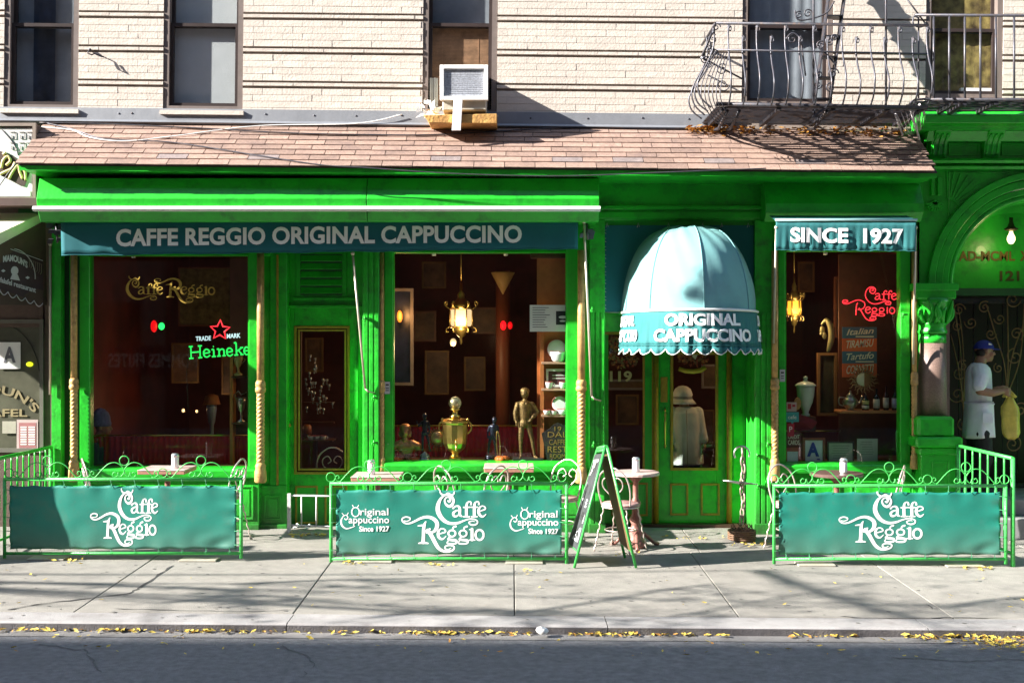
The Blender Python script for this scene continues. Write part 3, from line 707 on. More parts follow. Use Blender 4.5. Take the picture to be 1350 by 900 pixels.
awn_box('long green metal awning box under the shingles with a white front edge', 48, 790, 235, 262, 272, 290, -.54, -.62, WHITE, 483)
awn_box('short green awning box above the red neon window', 1010, 1218, 238, 268, 280, 290, -.2, -.34, None)
awn_parts = []
def text_mesh(s, size, bold=0, spacing=1.0, shear=0, extr=.002):
    cu = bpy.data.curves.new('lettering', 'FONT'); cu.body = s; cu.size = size; cu.offset = bold; cu.space_character = spacing
    cu.shear = shear; cu.extrude = extr; cu.align_x = 'LEFT'; cu.resolution_u = 4
    o = bpy.data.objects.new('lettering', cu); COL.objects.link(o)
    dg = bpy.context.evaluated_depsgraph_get(); me = bpy.data.meshes.new_from_object(o.evaluated_get(dg))
    bpy.data.objects.remove(o); bpy.data.curves.remove(cu); return me
def text_part(s, mp, m, par, name='lettering', bold=0, cap=None, width=None, spacing=1.0, shear=0, extr=.002):
    """mp: (u across 0..1, v up 0..1, d depth) -> world point; the text is fitted to the unit box"""
    me = text_mesh(s, 1, bold, spacing, shear, extr)
    xs_ = [v.co.x for v in me.vertices]; ys_ = [v.co.y for v in me.vertices]
    x0, x1, y0, y1 = min(xs_), max(xs_), min(ys_), max(ys_)
    for v in me.vertices: v.co = mp((v.co.x-x0)/(x1-x0), (v.co.y-y0)/(y1-y0), v.co.z)
    me.validate(); me.update(); return part(name, me, m, par)
def flat_map(px0, px1, pyt, pyb, Y, tilt=0):
    def f(u, v, d): p = P(px0+(px1-px0)*u, pyb+(pyt-pyb)*v+tilt*u, Y); return Vector((p.x, Y-d, p.z))
    return f
def valance(label, px0, px1, ytop, yb0, yb1, Y, m, rough=.006, hem=True):
    t = thing('awning_valance', label, 'awning', (XX((px0+px1)/2,Y), Y, ZZ(yb0,Y)))
    nx = 120; nz = 6; a = XX(px0,Y); c = XX(px1,Y); vs = []; fs = []
    def surf(u, v):
        x = a+(c-a)*u; zb = ZZ(yb0+(yb1-yb0)*u, Y)+.004*math.sin(u*37)+.003*math.sin(u*91); zt = ZZ(ytop, Y)
        y = Y+(.010*math.sin(u*23)+.006*math.sin(u*57+1)+.004*math.sin(u*131+2))*(1-v)+.012*(1-v)
        return Vector((x, y, zb+(zt-zb)*v))
    for i in range(nx+1):
        for j in range(nz+1): vs.append(surf(i/nx, j/nz))
    for i in range(nx):
        for j in range(nz): k = i*(nz+1)+j; fs.append((k, k+nz+1, k+nz+2, k+1))
    cl = part('cloth', MB().add(vs, fs, True), m, t)
    so_ = cl.modifiers.new('thick', 'SOLIDIFY'); so_.thickness = .003
    if hem: part('hem', MB().tube([surf(i/60, .012) for i in range(61)], .004, 5), m, cl)
    return t, surf
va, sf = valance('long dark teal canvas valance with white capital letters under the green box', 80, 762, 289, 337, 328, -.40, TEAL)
def vm(u, v, d):
    uu = (153+(688-153)*u-80)/682.0; p = sf(uu, 0); zc = P(0, 325.2-5*u-1.0*math.sin(PI*u), -.4).z
    vv = .5; q = sf(uu, .3); return Vector((q.x, q.y-.012-d, zc+v*.180))
text_part('CAFFE REGGIO ORIGINAL CAPPUCCINO', vm, WHITEL, va, bold=.032, spacing=1.02)
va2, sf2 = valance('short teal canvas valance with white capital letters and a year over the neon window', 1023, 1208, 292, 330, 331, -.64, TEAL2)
def vm2(u, v, d):
    uu = (1042+(1191-1042)*u-1023)/185.0; q = sf2(uu, .5); zc = ZZ(320+2*u, -.64)
    return Vector((q.x, q.y-.009-d, zc+v*.155))
text_part('SINCE  1927', vm2, WHITEL, va2, bold=.035, extr=.0005)
a = XX(1022,-.64); c = XX(1209,-.64)
part('front_rail', MB().tube([(a,-.64,ZZ(290,-.64)),(c,-.64,ZZ(290,-.64))], .014, 8), mat('pale_teal_rail', (.35,.55,.55), .4, .3), va2)
vs = []; n = 12
for i in range(n+1): vs += [(a+(c-a)*i/n, -.645, ZZ(290.5,-.64)), (a+(c-a)*i/n, -.33, ZZ(288,-.33)+.03)]
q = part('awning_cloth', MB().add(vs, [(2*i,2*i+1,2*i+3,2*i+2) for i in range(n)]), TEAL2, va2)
# dark backdrop canvas, laced to its frame
bk = thing('canvas_backdrop', 'flat dark teal canvas laced up behind the domed awning', 'canvas', P(898,412,.0))
part('cloth', MB().pb(797.5, 997, 297, 411, .0, .012), TEAL, bk)
b = MB()
for px in (799, 840, 880, 925, 950, 985, 996): b.tube([P(px,300,-.005), P(px+1.5,294,-.01), P(px+3,299,-.005)], .003, 5)
for k in range(10): b.tube([P(799,303+k*11,-.005), P(794.5,305+k*11,-.01), P(799,308+k*11,-.005)], .003, 5); b.tube([P(995,303+k*11,-.005), P(999.5,305+k*11,-.01), P(995,308+k*11,-.005)], .003, 5)
b.tube([P(797,411.5,-.006), P(830,412.5,-.02), P(870,411,-.006)], .004, 5)
part('lacing_cord', b, mat('white_cord', (.5,.5,.47), .8), bk)

# ---------------------------------------------------------------- domed awning
DX, DA, DB, DZ, DH = 1.855, .695, 1.08, 2.30, .90
dm = thing('domed_awning', 'bulging pale teal domed awning with scalloped skirt over the cafe entrance', 'awning', (DX, 0, DZ))
ribs = [180, 135, 90, 45, 0]
def rimpt(th, f=1.0):
    a = math.radians(th); return Vector((DX+DA*f*math.cos(a), -.01-DB*f*math.sin(a), 0))
def domept(th, t, slack=True):                       # t 0 rim .. 1 crown
    k = min(3, int((180-th)/45)); t0, t1 = ribs[k], ribs[k+1]; u = (t0-th)/45.0
    prof = max(0.0, 1-t**2.5)**(1/2.15); hz = DH*math.sin(t*PI/2)**.98
    prof = math.cos(t*PI/2)**.62; hz = DH*math.sin(t*PI/2)**1.12
    A = rimpt(t0, prof); B = rimpt(t1, prof); arc = rimpt(th, prof); ch = A.lerp(B, u)
    fl = .35+.25*t; p = arc.lerp(ch, fl)
    p.x += .0; p.y -= 0
    return Vector((p.x, p.y, DZ+hz))
for k in range(4):
    vs = []; fs = []; nu = 16; nt_ = 26
    for i in range(nu+1):
        for j in range(nt_+1):
            th = ribs[k]-45*i/nu; th = max(ribs[k+1]+1e-4, min(ribs[k]-1e-4, th)); p = domept(th, j/nt_)
            sag = .010*math.sin(PI*i/nu)*math.sin(j/nt_*9+k*2)+.006*math.sin(i*.9+j*.6+k); p += (p-Vector((DX,0,DZ))).normalized()*sag*math.sin(PI*i/nu)
            vs.append(p)
    for i in range(nu):
        for j in range(nt_): q = i*(nt_+1)+j; fs.append((q, q+nt_+1, q+nt_+2, q+1))
    part('canopy_gore', MB().add(vs, fs, True), DOMEC, dm)
for th in ribs:
    tt = max(.001, min(179.999, th))
    part('rib_seam', MB().tube([domept(tt, j/30)*1.0+Vector((0,-.003,0)) for j in range(31)], .007, 6), DOMEC, dm)
def skirtpt(th, d, off=0):                           # d: drop below the rim in metres
    ff = 1+.055*(d/.42); p = rimpt(th, ff); fold = (.014*math.sin(th*.55+1)+.008*math.sin(th*1.3))*(d/.42)
    n_ = (p-Vector((DX,0,0))).normalized(); p += n_*(fold+off); return Vector((p.x, p.y, DZ-d+.008*math.sin(math.radians(th))))
SKL = .345
vs = []; fs = []; nu = 140; nd = 8
for i in range(nu+1):
    for j in range(nd+1): vs.append(skirtpt(180-180*i/nu, SKL*j/nd))
for i in range(nu):
    for j in range(nd): q = i*(nd+1)+j; fs.append((q, q+1, q+nd+2, q+nd+1))
sk = part('skirt', MB().add(vs, fs, True), TEAL2, dm); sk.modifiers.new('t', 'SOLIDIFY').thickness = .003
part('piping', MB().tube([skirtpt(180-180*i/60, .0, .006) for i in range(61)], .013, 8), WHITE, dm)
part('seam', MB().tube([skirtpt(180-180*i/90, SKL, .004) for i in range(91)], .006, 6), TEAL2, sk)
# scalloped edge
ns = 15; vs = []; fs = []; st = 10; edge = []
for s_ in range(ns):
    for i in range(st):
        u = (s_+i/st)/ns; dd = .035+.055*math.sin(PI*i/st)**.8; th = 180-180*u
        vs += [skirtpt(th, SKL), skirtpt(th, SKL+dd)]; edge.append(skirtpt(th, SKL+dd, .001))
vs += [skirtpt(0, SKL), skirtpt(0, SKL+.035)]; edge.append(skirtpt(0, SKL+.035, .001))
fs = [(2*i, 2*i+1, 2*i+3, 2*i+2) for i in range(ns*st)]
sc_ = part('scalloped_edge', MB().add(vs, fs, True), TEAL2, dm); sc_.modifiers.new('t', 'SOLIDIFY').thickness = .003
part('white_trim', MB().tube(edge, .0055, 5), WHITE, sc_)
def skm(th0, th1, d0, d1):
    def f(u, v, d): return skirtpt(th0+(th1-th0)*u, d0+(d1-d0)*(1-v), .012+d)
    return f
def sth(px):                                         # skirt angle whose point shows at photo column px
    best = min(range(0, 1801), key=lambda k: abs(675+skirtpt(k/10, .2).x*F/(skirtpt(k/10, .2).y-CAMY)-px)+(1000 if False else 0))
    return best/10
text_part('ORIGINAL', skm(sth(876), sth(976), .035, .155), WHITEL, sk, bold=.04)
text_part('CAPPUCCINO', skm(sth(863), sth(988), .185, .310), WHITEL, sk, bold=.04)
text_part('ORIGINAL', skm(176, 150, .04, .15), WHITEL, sk, bold=.04)
text_part('CAPPUCCINO', skm(177, 146, .185, .305), WHITEL, sk, bold=.04)
text_part('ORIGINAL', skm(30, 4, .04, .15), WHITEL, sk, bold=.04)
text_part('CAPPUCCINO', skm(34, 3, .185, .305), WHITEL, sk, bold=.04)
b = MB(); b.tube([(DX-DA,-.0,DZ),(DX-DA,-.01,DZ-.05)], .01, 6)
part('wall_bracket', MB().tube([(DX+DA-.01,.0,DZ-.01),(DX+DA+.03,-.02,DZ)], .02, 8).tube([(DX-DA+.01,.0,DZ-.01),(DX-DA-.03,-.02,DZ)], .02, 8), GREEN, dm)
# ---------------------------------------------------------------- the scrolled logo, drawn as pen strokes (x, y down, width)
def smooth_path(pts, k=6):
    out = []; n = len(pts)
    for i in range(n-1):
        p = [Vector(pts[max(0, min(n-1, i+q))]) for q in (-1,0,1,2)]
        for s_ in range(k):
            t = s_/k; out.append(.5*((2*p[1])+(p[2]-p[0])*t+(2*p[0]-5*p[1]+4*p[2]-p[3])*t*t+(3*p[1]-p[0]-3*p[2]+p[3])*t**3))
    out.append(Vector(pts[-1])); return out
def ell(cx, cy, rx, ry, w1, w2=None):
    return [(cx+rx*math.cos(a), cy+ry*math.sin(a), w1+((w2 or w1)-w1)*abs(math.sin(a))) for a in [2*PI*i/20 for i in range(21)]]
CAFFE = [
 [(545,65,16),(550,92,20),(578,118,24),(610,125,16)], [(738,82,16),(730,106,20),(705,126,16)],
 [(580,132,20),(620,118,20),(650,104,26),(690,120,22),(716,135,16)],
 [(600,132,18),(555,170,34),(522,240,50),(517,320,58),(555,400,56),(620,460,44),(700,485,34),(790,475,28),(870,445,20),(940,425,16),(1000,427,16),(1045,450,18),(1040,485,20),(990,502,20),(945,488,18),(938,462,16),(985,450,12),(1010,458,8)],
 [(600,132,14),(650,122,18),(700,142,24),(728,185,28),(712,240,36),(670,265,34),(625,240,26),(608,195,22),(625,158,18),(660,148,18),(685,172,28),(672,205,26),(650,195,16)],
 [(722,288,26),(755,264,18),(795,266,26),(812,300,34),(812,370,34),(842,394,14)], [(812,310,12),(760,322,22),(724,352,32),(735,388,28),(775,388,20),(812,350,12)],
 [(962,238,28),(958,212,18),(935,206,16),(908,230,28),(900,290,38),(900,390,38)], [(862,396,16),(942,396,16)], [(862,278,18),(945,276,18)],
 [(1066,238,28),(1062,212,18),(1040,206,16),(1012,230,28),(1005,290,38),(1005,390,38)], [(965,396,16),(1046,396,16)], [(960,276,18),(1048,276,18)],
 [(1075,328,12),(1110,318,16),(1152,300,20),(1146,274,18),(1110,262,16),(1075,285,28),(1062,330,38),(1080,375,34),(1120,396,24),(1162,366,10)]]
def gg(dx): return [ell(705+dx,610,48,40,26,20), [(715+dx,572,18),(722+dx,535,20),(758+dx,520,26)],
 [(680+dx,655,20),(655+dx,685,24),(700+dx,692,32),(762+dx,702,32),(758+dx,735,22),(690+dx,742,22),(642+dx,732,18),(655+dx,706,12)]]
REGGIO = [
 [(60,450,12),(100,455,10),(140,440,14),(140,415,18),(90,402,18),(42,420,20),(40,455,20),(80,482,20),(140,482,22),(210,455,26),(290,418,30),(370,402,34),(440,418,42),(495,460,50),(505,520,52),(475,575,40),(420,602,26),(360,602,18)],
 [(355,462,14),(335,500,36),(325,560,42),(322,640,42),(318,725,48)], [(248,515,12),(290,510,22),(330,508,22)], [(258,738,16),(320,730,28),(384,738,16)],
 [(380,572,46),(430,640,50),(480,730,48),(530,800,42),(600,838,32),(680,835,24),(730,810,20),(730,775,20),(680,760,18),(625,770,20),(612,800,18),(650,816,14),(690,798,10)], [(350,582,24),(410,556,26)],
 [(530,618,12),(570,608,16),(618,590,20),(605,560,18),(565,550,16),(530,575,28),(518,620,36),(535,665,34),(580,682,22),(626,645,10)]]+gg(0)+gg(150)+[
 [(975,553,38),(975,692,38)], [(940,560,12),(975,553,16)], [(936,694,14),(1014,694,14)], ell(1075,628,54,64,30,26)]
def shift(paths, dx, dy): return [[(x+dx, y+dy, w_) for x, y, w_ in p] for p in paths]
def ribbon(paths, mp, off=0.0015, wmin=3):
    """flat pen strokes with a little body; mp(x, y) -> world; every stroke lies a hair in front of the one before"""
    b = MB()
    for k, pth in enumerate(paths):
        Q = smooth_path(pth) if len(pth) > 2 else [Vector(p) for p in pth]
        vs = []; n = len(Q); lift = off*.3+.00012*(k % 5)
        for i, q in enumerate(Q):
            a = Q[max(0,i-1)]; c = Q[min(n-1,i+1)]; d = Vector((c.x-a.x, c.y-a.y)); d = d.normalized() if d.length else Vector((1,0)); h = max(q.z*.5, wmin)
            for sg in (-1, 1): vs.append(mp(q.x-d.y*h*sg, q.y+d.x*h*sg)+Vector((0,-lift,0)))
        b.add(vs, [(2*i,2*i+1,2*i+3,2*i+2) for i in range(n-1)])
        for e in (0, n-1):
            q = Q[e]; h = max(q.z*.5, wmin)*.98; b.add([mp(q.x+h*math.cos(j*PI/4), q.y+h*math.sin(j*PI/4))+Vector((0,-lift-.0001,0)) for j in range(8)], [tuple(range(8))])
    return b
def pen(x0, x1, y0, Y, u0, u1, v0, zf=None):
    """map stroke units u0..u1 on photo columns x0..x1 at depth Y, v0 at photo row y0"""
    s = (x1-x0)/(u1-u0)
    def f(x, y): return P(x0+(x-u0)*s, y0+(y-v0)*s, Y)
    return f

# ---------------------------------------------------------------- pavement fence panels
def spiral(c, r0, r1, a0, turns, n=26):
    return [Vector((c[0]+(r0+(r1-r0)*i/n)*math.cos(a0+turns*2*PI*i/n), 0, c[1]+(r0+(r1-r0)*i/n)*math.sin(a0+turns*2*PI*i/n))) for i in range(n+1)]
def fence_panel(label, px0, px1, yr, yb, Y, logo, small=None, left_curl=True, units=None):
    s = (Y-CAMY)/F; x0 = XX(px0,Y); x1 = XX(px1,Y); zr = ZZ(yr,Y); zb = ZZ(yb,Y)+.014
    t = thing('cafe_fence_panel', label, 'fence', ((x0+x1)/2, Y, ground((x0+x1)/2, Y)), 'cafe fence panels')
    r = .0155
    part('side_post', MB().tube([(x0,Y,zb-.045),(x0,Y,zr)], r, 10), LGREEN, t); part('side_post', MB().tube([(x1,Y,zb-.045),(x1,Y,zr)], r, 10), LGREEN, t)
    part('top_rail', MB().tube([(x0-.01,Y,zr),(x1+.01,Y,zr)], r*1.05, 10), LGREEN, t)
    part('bottom_rail', MB().tube([(x0,Y,zb),(x1,Y,zb)], r*.9, 10), LGREEN, t)
    for fx in (.18, .82):
        xx = x0+(x1-x0)*fx; part('foot_plate', MB().box(xx-.17, xx+.17, Y-.055, Y+.12, ground(xx,Y)+.001, ground(xx,Y)+.016), mat('worn_steel_plate', (.42,.40,.33), .6, .2, var=.25, dirt=((.25,.16,.05),.7,12)), t, bevel=.003)
    # banner with slight sag and creases
    bx0, bx1, bz0, bz1 = x0+.045, x1-.045, zb+.035, zr-.055
    nx, nz = 110, 22; vs = []; sd = R.uniform(0, 9)
    def bs(u, v):
        y = Y+.004*math.sin(u*14+sd)+.005*math.sin(u*5+v*3+sd*2)+.003*math.sin(v*9+u*21)
        e = min(u, 1-u); y += .010*math.exp(-e*40)*math.sin(v*26)
        y += .004*math.sin(u*62+sd)*math.exp(-min(v,1-v)*9)+.0014*math.sin(u*33-v*11+sd)*math.sin(v*5)
        if u > .8 and v < .3: y += .016*math.sin((u-.8)*30-v*22)*(u-.8)*5*(1-v/.3)
        zt = bz1-.010*abs(math.sin(u*PI*9)); zl = bz0+.008*abs(math.sin(u*PI*9))
        return Vector((bx0+(bx1-bx0)*u, y, zl+(zt-zl)*v))
    for i in range(nx+1):
        for j in range(nz+1): vs.append(bs(i/nx, j/nz))
    bn = part('banner', MB().add(vs, [(i*(nz+1)+j, (i+1)*(nz+1)+j, (i+1)*(nz+1)+j+1, i*(nz+1)+j+1) for i in range(nx) for j in range(nz)], True), BANNER, t)
    bn.modifiers.new('t', 'SOLIDIFY').thickness = .002
    def onb(px, py, lift=0):
        p = P(px, py, Y); u = (p.x-bx0)/(bx1-bx0); v = (p.z-bz0)/(bz1-bz0); q = bs(u, v); return Vector((p.x, q.y-.0014-lift, p.z))
    k = (logo[1]-logo[0])/1150.0
    f = lambda x, y: onb(logo[0]+(x-25)*k, logo[2]+(y-55)*k*(logo[3]-logo[2])/(790*k))
    part('logo', ribbon(CAFFE+REGGIO, f), WHITEL, bn)
    for (a, c, yt) in (small or []):
        kk = (c-a)/64.0                              # small badge: drawn on a 64 x 36 px grid
        g = lambda x, y: onb(a+x*kk, yt+y*kk)
        part('small_logo', ribbon([[(3,15,1.0),(1.2,20,1.8),(2.5,26,2.2),(8,30,1.8),(15,28.5,1.2),(19,27,1.0)],[(3,15,1.2),(7,12.5,1.1),(10,15,1.2),(8,18.5,1.2),(5.5,17,1.0)],[(2.5,10,1),(4.5,12.5,1)],[(10.5,9.5,1),(8.8,12.5,1)],
             ell(20,8.5,5,6,1.7,1.2), [(16,-.5,1),(17.5,2.5,1)],[(24,-.5,1),(22.5,2.5,1)]], g, .0015, .4), WHITEL, bn)
        def tm(ax, cx, yt_, yb_):
            return lambda u, v, d: onb(a+(ax+(cx-ax)*u)*kk, yt+(yb_+(yt_-yb_)*v)*kk, .001+d)
        text_part('riginal', tm(26,63,3.5,15.5), WHITEL, bn, bold=.01, extr=.0005)
        text_part('appuccino', tm(11,64,14.5,26), WHITEL, bn, bold=.01, extr=.0005)
        text_part('Since 1927', tm(25,64,27,34), WHITEL, bn, bold=.02)
    # ties
    tb = MB(); nt2 = int((x1-x0)/.21)
    for i in range(nt2):
        xx = x0+(i+.5)*(x1-x0)/nt2
        for zz, zz2 in ((zr, bz1-.02),(zb, bz0+.02)):
            tb.tube([(xx,Y-.02,zz),(xx+.004,Y-.012,(zz+zz2)/2),(xx+.002,Y-.004,zz2),(xx+.008,Y+.02,zz),(xx,Y-.02,zz)], .0022, 5)
    for i in range(5):
        zz = zb+(i+.6)*(zr-zb)/5.4
        for xx, x2 in ((x0, bx0+.015),(x1, bx1-.015)): tb.tube([(xx,Y-.02,zz),(x2,Y-.006,zz+.004),(xx,Y+.02,zz+.006)], .0022, 5)
    part('banner_tie', tb, mat('green_cable_tie', (.06,.30,.14), .6), t, kind='stuff')
    # scrollwork along the top, one mesh per scroll
    U = 101.3*s
    def place(pts, cx): return [Vector((cx+p.x, Y, zr+p.z)) for p in pts]
    pp = lambda l: [Vector((x*s, 0, z*s)) for x, z in l]
    wave = smooth_path([Vector((x, 0, z)) for x, z in [(8,9),(9,4.5),(13,3),(15.5,6),(13,9.5),(10.5,8)]][::-1]+[Vector((x,0,z)) for x, z in [(6,3.5),(2,6),(0,11),(4,18),(12,22),(21,20),(29,13),(36,5),(40,1.5)]], 4)
    curl = smooth_path([Vector((x,0,z)) for x, z in [(36,2),(41,3),(44.5,6),(43.5,10),(40.5,10),(39.8,7.2),(41.5,6.5)]], 4)
    n_hi = units or 3
    for q in range(n_hi):
        cx = x0+(hi0+q*101.3-px0)*s
        for sg in (-1, 1):
            if cx+sg*30*s < x0 or cx+sg*30*s > x1: continue
            part('scroll', MB().tube(place([Vector((sg*p.x*s, 0, p.z*s)) for p in wave], cx), .0052, 6), LGREEN, t)
            part('scroll', MB().tube(place([Vector((sg*p.x*s, 0, p.z*s)) for p in curl], cx), .0048, 6), LGREEN, t)
        rc = [Vector((cx+6.2*s*math.cos(a), Y, zr+(24.5*s)+6.2*s*math.sin(a))) for a in [2*PI*i/22 for i in range(22)]]
        part('ring', MB().tube(rc, .0048, 6, closed=True), LGREEN, t)
    for q in range(n_hi+1):
        cx = x0+(hi0-50.6+q*101.3-px0)*s
        if cx < x0-.05 or cx > x1+.05: continue
        rc = [Vector((cx+6*s*math.cos(a), Y, zr+(8.2*s)+6*s*math.sin(a))) for a in [2*PI*i/22 for i in range(22)]]
        part('ring', MB().tube(rc, .0048, 6, closed=True), LGREEN, t)
    return t
FY = -1.66
hi0 = 62.5; fence_panel('green framed fence panel with teal logo banner half shaded beside the neighbour shop', 6, 318, 631.5, 731, FY, (119,209,643,719))
hi0 = 487; fence_panel('green framed fence panel whose teal banner has a big logo between two small ones', 436.5, 747, 637, 738, FY, (529,642,645,727), [(448.5,513,666),(671.5,736,669)], units=3)
hi0 = 1071; fence_panel('green framed fence panel with teal logo banner in front of the red neon window', 1020.5, 1326, 640, 738.5, FY, (1105,1219,647,724), units=3)

# side railings that close the terrace
def side_rail(label, X, y0, y1, zt, n, m=LGREEN):
    t = thing('terrace_railing', label, 'railing', (X, (y0+y1)/2, ground(X,(y0+y1)/2)))
    part('top_rail', MB().tube([(X,y0,zt),(X,y1,zt)], .018, 8), m, t); zb = ground(X,y0)+.12
    part('bottom_rail', MB().tube([(X,y0,zb),(X,y1,zb)], .013, 8), m, t)
    for yy in (y0, y1): part('post', MB().tube([(X,yy,ground(X,yy)-.02),(X,yy,zt)], .022, 8), m, t)
    for i in range(1, n):
        yy = y0+(y1-y0)*i/n; pts = []; rr = []
        for k in range(13): z = zb+(zt-zb)*k/12; pts.append((X,yy,z)); rr.append(.009+(.006 if k in (6,) else 0)+(.004 if k in (5,7) else 0))
        part('baluster', MB().tube(pts, rr, 6), m, t)
    return t
side_rail('green side railing closing the terrace by the arched doorway', 4.605, -1.64, -.28, .925, 7)
side_rail('green side railing closing the terrace by the neighbour shop', -4.84, -1.64, -.06, .895, 11, GREEN)

# ---------------------------------------------------------------- tables, chairs and things on them
MARB = mat('pink_marble_top', (.58,.42,.38), rough=.35, var=.2, scale=8, dirt=((.35,.18,.14), .6, 9))
EDGE = mat('terracotta_table_edge', (.42,.20,.14), rough=.6, var=.2, scale=20)
CASTI = mat('reddish_cast_iron', (.26,.115,.09), rough=.5, metal=.2, var=.3, scale=20, dirt=((.12,.07,.06), .8, 16))
def table(label, cx, cy, w_, zt, rnd=False, top=MARB):
    t = thing('cafe_table', label, 'table', (cx, cy, ground(cx,cy)), 'small cafe tables on the terrace'); g = ground(cx,cy)
    if rnd: part('table_top', MB().lathe((cx,cy,0), [(w_/2-.02,zt-.035),(w_/2,zt-.03),(w_/2,zt-.008),(w_/2-.008,zt)], 32, smooth=False), top, t)
    else: part('table_top', MB().box(cx-w_/2, cx+w_/2, cy-w_/2, cy+w_/2, zt-.012, zt), top, t, bevel=.004); part('table_edge', MB().box(cx-w_/2+.004, cx+w_/2-.004, cy-w_/2+.004, cy+w_/2-.004, zt-.045, zt-.012), EDGE, t, bevel=.004)
    pf = [(.10,0),(.12,.03),(.09,.07),(.06,.10),(.085,.15),(.05,.19),(.04,.22),(.065,.27),(.04,.31),(.035,.36),(.055,.42),(.028,.47),(.028,.62),(.07,.66),(.07,.675)]
    k = (zt-.045-g)/.675
    part('pedestal', MB().lathe((cx,cy,g), [(r_, z_*k) for r_, z_ in pf], 18), CASTI, t)
    for a in range(3):
        an = a*2*PI/3+.5; d = Vector((math.cos(an), math.sin(an), 0))
        part('foot', MB().tube([Vector((cx,cy,g+.16))+d*.05, Vector((cx,cy,g+.10))+d*.14, Vector((cx,cy,g+.03))+d*.22, Vector((cx,cy,g+.012))+d*.27], [.025,.02,.018,.022], 8), CASTI, t)
    return t
def holder(label, cx, cy, z, h=.145, r=.036):
    t = thing('sugar_pourer', label, 'sugar pourer', (cx, cy, z), 'white sugar pourers on the tables')
    part('jar', MB().lathe((cx,cy,z), [(r*.9,.001),(r,.01),(r,h*.72),(r*.96,h*.76)], 18), mat('white_sugar_glass', (.72,.72,.74), .15, var=.08), t)
    part('lid', MB().lathe((cx,cy,z), [(r*1.04,h*.76),(r*1.05,h*.9),(r*.8,h),(0,h*1.01)], 18), mat('pale_metal_lid', (.6,.6,.62), .3, .7), t)
T = [('small square marble table by the left fence with a single sugar pourer', 221, -.62, .47, .735, 232),
     ('square marble table just behind the left end of the middle fence', 498, -.95, .47, .705, 490),
     ('square marble table under the statue window without anything on it', 671, -.55, .50, .75, None),
     ('marble table on a turned pedestal beside the sandwich board', 838, -.85, .47, .72, 838),
     ('dark round table behind the right fence with a sugar pourer', 1103, -.8, .52, .705, 1111)]
for lb, px, Y, w_, zt, hp in T:
    table(lb, XX(px,Y), Y, w_, zt, rnd=(px in (838, 1103)), top=(mat('dark_table_top', (.12,.07,.06), .3) if px == 1103 else MARB))
LB = {232:'white sugar pourer on the table by the left fence', 490:'white sugar pourer on the table behind the middle fence', 838:'white sugar pourer on the table beside the sandwich board', 1111:'white sugar pourer on the dark table behind the right fence'}
for lb, px, Y, w_, zt, hp in T:
    if hp: holder(LB[hp], XX(hp,Y), Y-.03, zt)
WIRE = mat('pale_twisted_wire', (.62,.52,.47), rough=.35, metal=.5, var=.2, scale=30, dirt=((.25,.12,.08), .6, 30))
def chair_parts(t):
    g = 0
    part('seat', MB().lathe((0,0,.43), [(.17,0),(.185,.008),(.185,.024),(.17,.034),(0,.036)], 28), mat('pink_wooden_seat', (.50,.30,.27), .5, var=.15), t)
    part('seat_ring', MB().tube([Vector((.18*math.cos(a), .18*math.sin(a), .425)) for a in [2*PI*i/24 for i in range(24)]], .008, 6, closed=True), WIRE, t)
    for sx in (-1, 1):
        for sy in (-1, 1):
            a = Vector((sx*.12, sy*.12, .425)); c = Vector((sx*.19, sy*.19, .0)); pts = []; 
            for i in range(24):
                f_ = i/23; p = a.lerp(c, f_); p += Vector((math.cos(i*1.5), math.sin(i*1.5), 0))*.005; pts.append(p)
            part('leg', MB().tube(pts, .0075, 6), WIRE, t)
    part('stretcher', MB().tube([Vector((.15*math.cos(a), .15*math.sin(a), .2)) for a in [2*PI*i/20 for i in range(20)]], .006, 6, closed=True), WIRE, t)
    hoop = [Vector((-.15,.10,.44)), Vector((-.17,.14,.60)), Vector((-.14,.17,.73)), Vector((-.06,.19,.80)), Vector((0,.19,.815)), Vector((.06,.19,.80)), Vector((.14,.17,.73)), Vector((.17,.14,.60)), Vector((.15,.10,.44))]
    part('back_hoop', MB().tube(smooth_path(hoop, 6), .0085, 8), WIRE, t)
    for sg in (-1, 1):
        l = [Vector((0,.13,.44)), Vector((sg*.02,.15,.53)), Vector((sg*.10,.165,.62)), Vector((sg*.10,.18,.69)), Vector((sg*.05,.185,.72)), Vector((sg*.015,.18,.67)), Vector((sg*.05,.175,.64))]
        part('back_scroll', MB().tube(smooth_path(l, 6), .0065, 6), WIRE, t)
ch0 = thing('bistro_chair', 'bent wire bistro chair in front of the samovar, behind the middle fence', 'chair', (0,0,0), 'bent wire bistro chairs')
chair_parts(ch0)
chs = [(602,-1.0,2.2,None),(640,-.95,4.0,'bent wire bistro chair pushed against the table under the statue window'),
       (738,-.62,-.5,'bent wire bistro chair at the right end of the middle fence near the gilt column'),
       (818,-1.0,2.6,'bent wire bistro chair with pink seat directly behind the sandwich board'),
       (135,-.66,2.0,'bent wire bistro chair left of the table by the left fence'),
       (296,-.62,-1.8,'bent wire bistro chair right of the table by the left fence'),
       (1044,-.9,.5,'bent wire bistro chair at the left end of the right fence'),
       (1166,-.75,-2.0,'bent wire bistro chair right of the dark table behind the right fence')]
for i, (px, Y, rz, lb) in enumerate(chs):
    o = ch0 if i == 0 else copy_tree(ch0)
    x = XX(px, Y); o.location = (x, Y, ground(x, Y)+.001); o.rotation_euler = (0,0,rz)
    if lb: o['label'] = lb

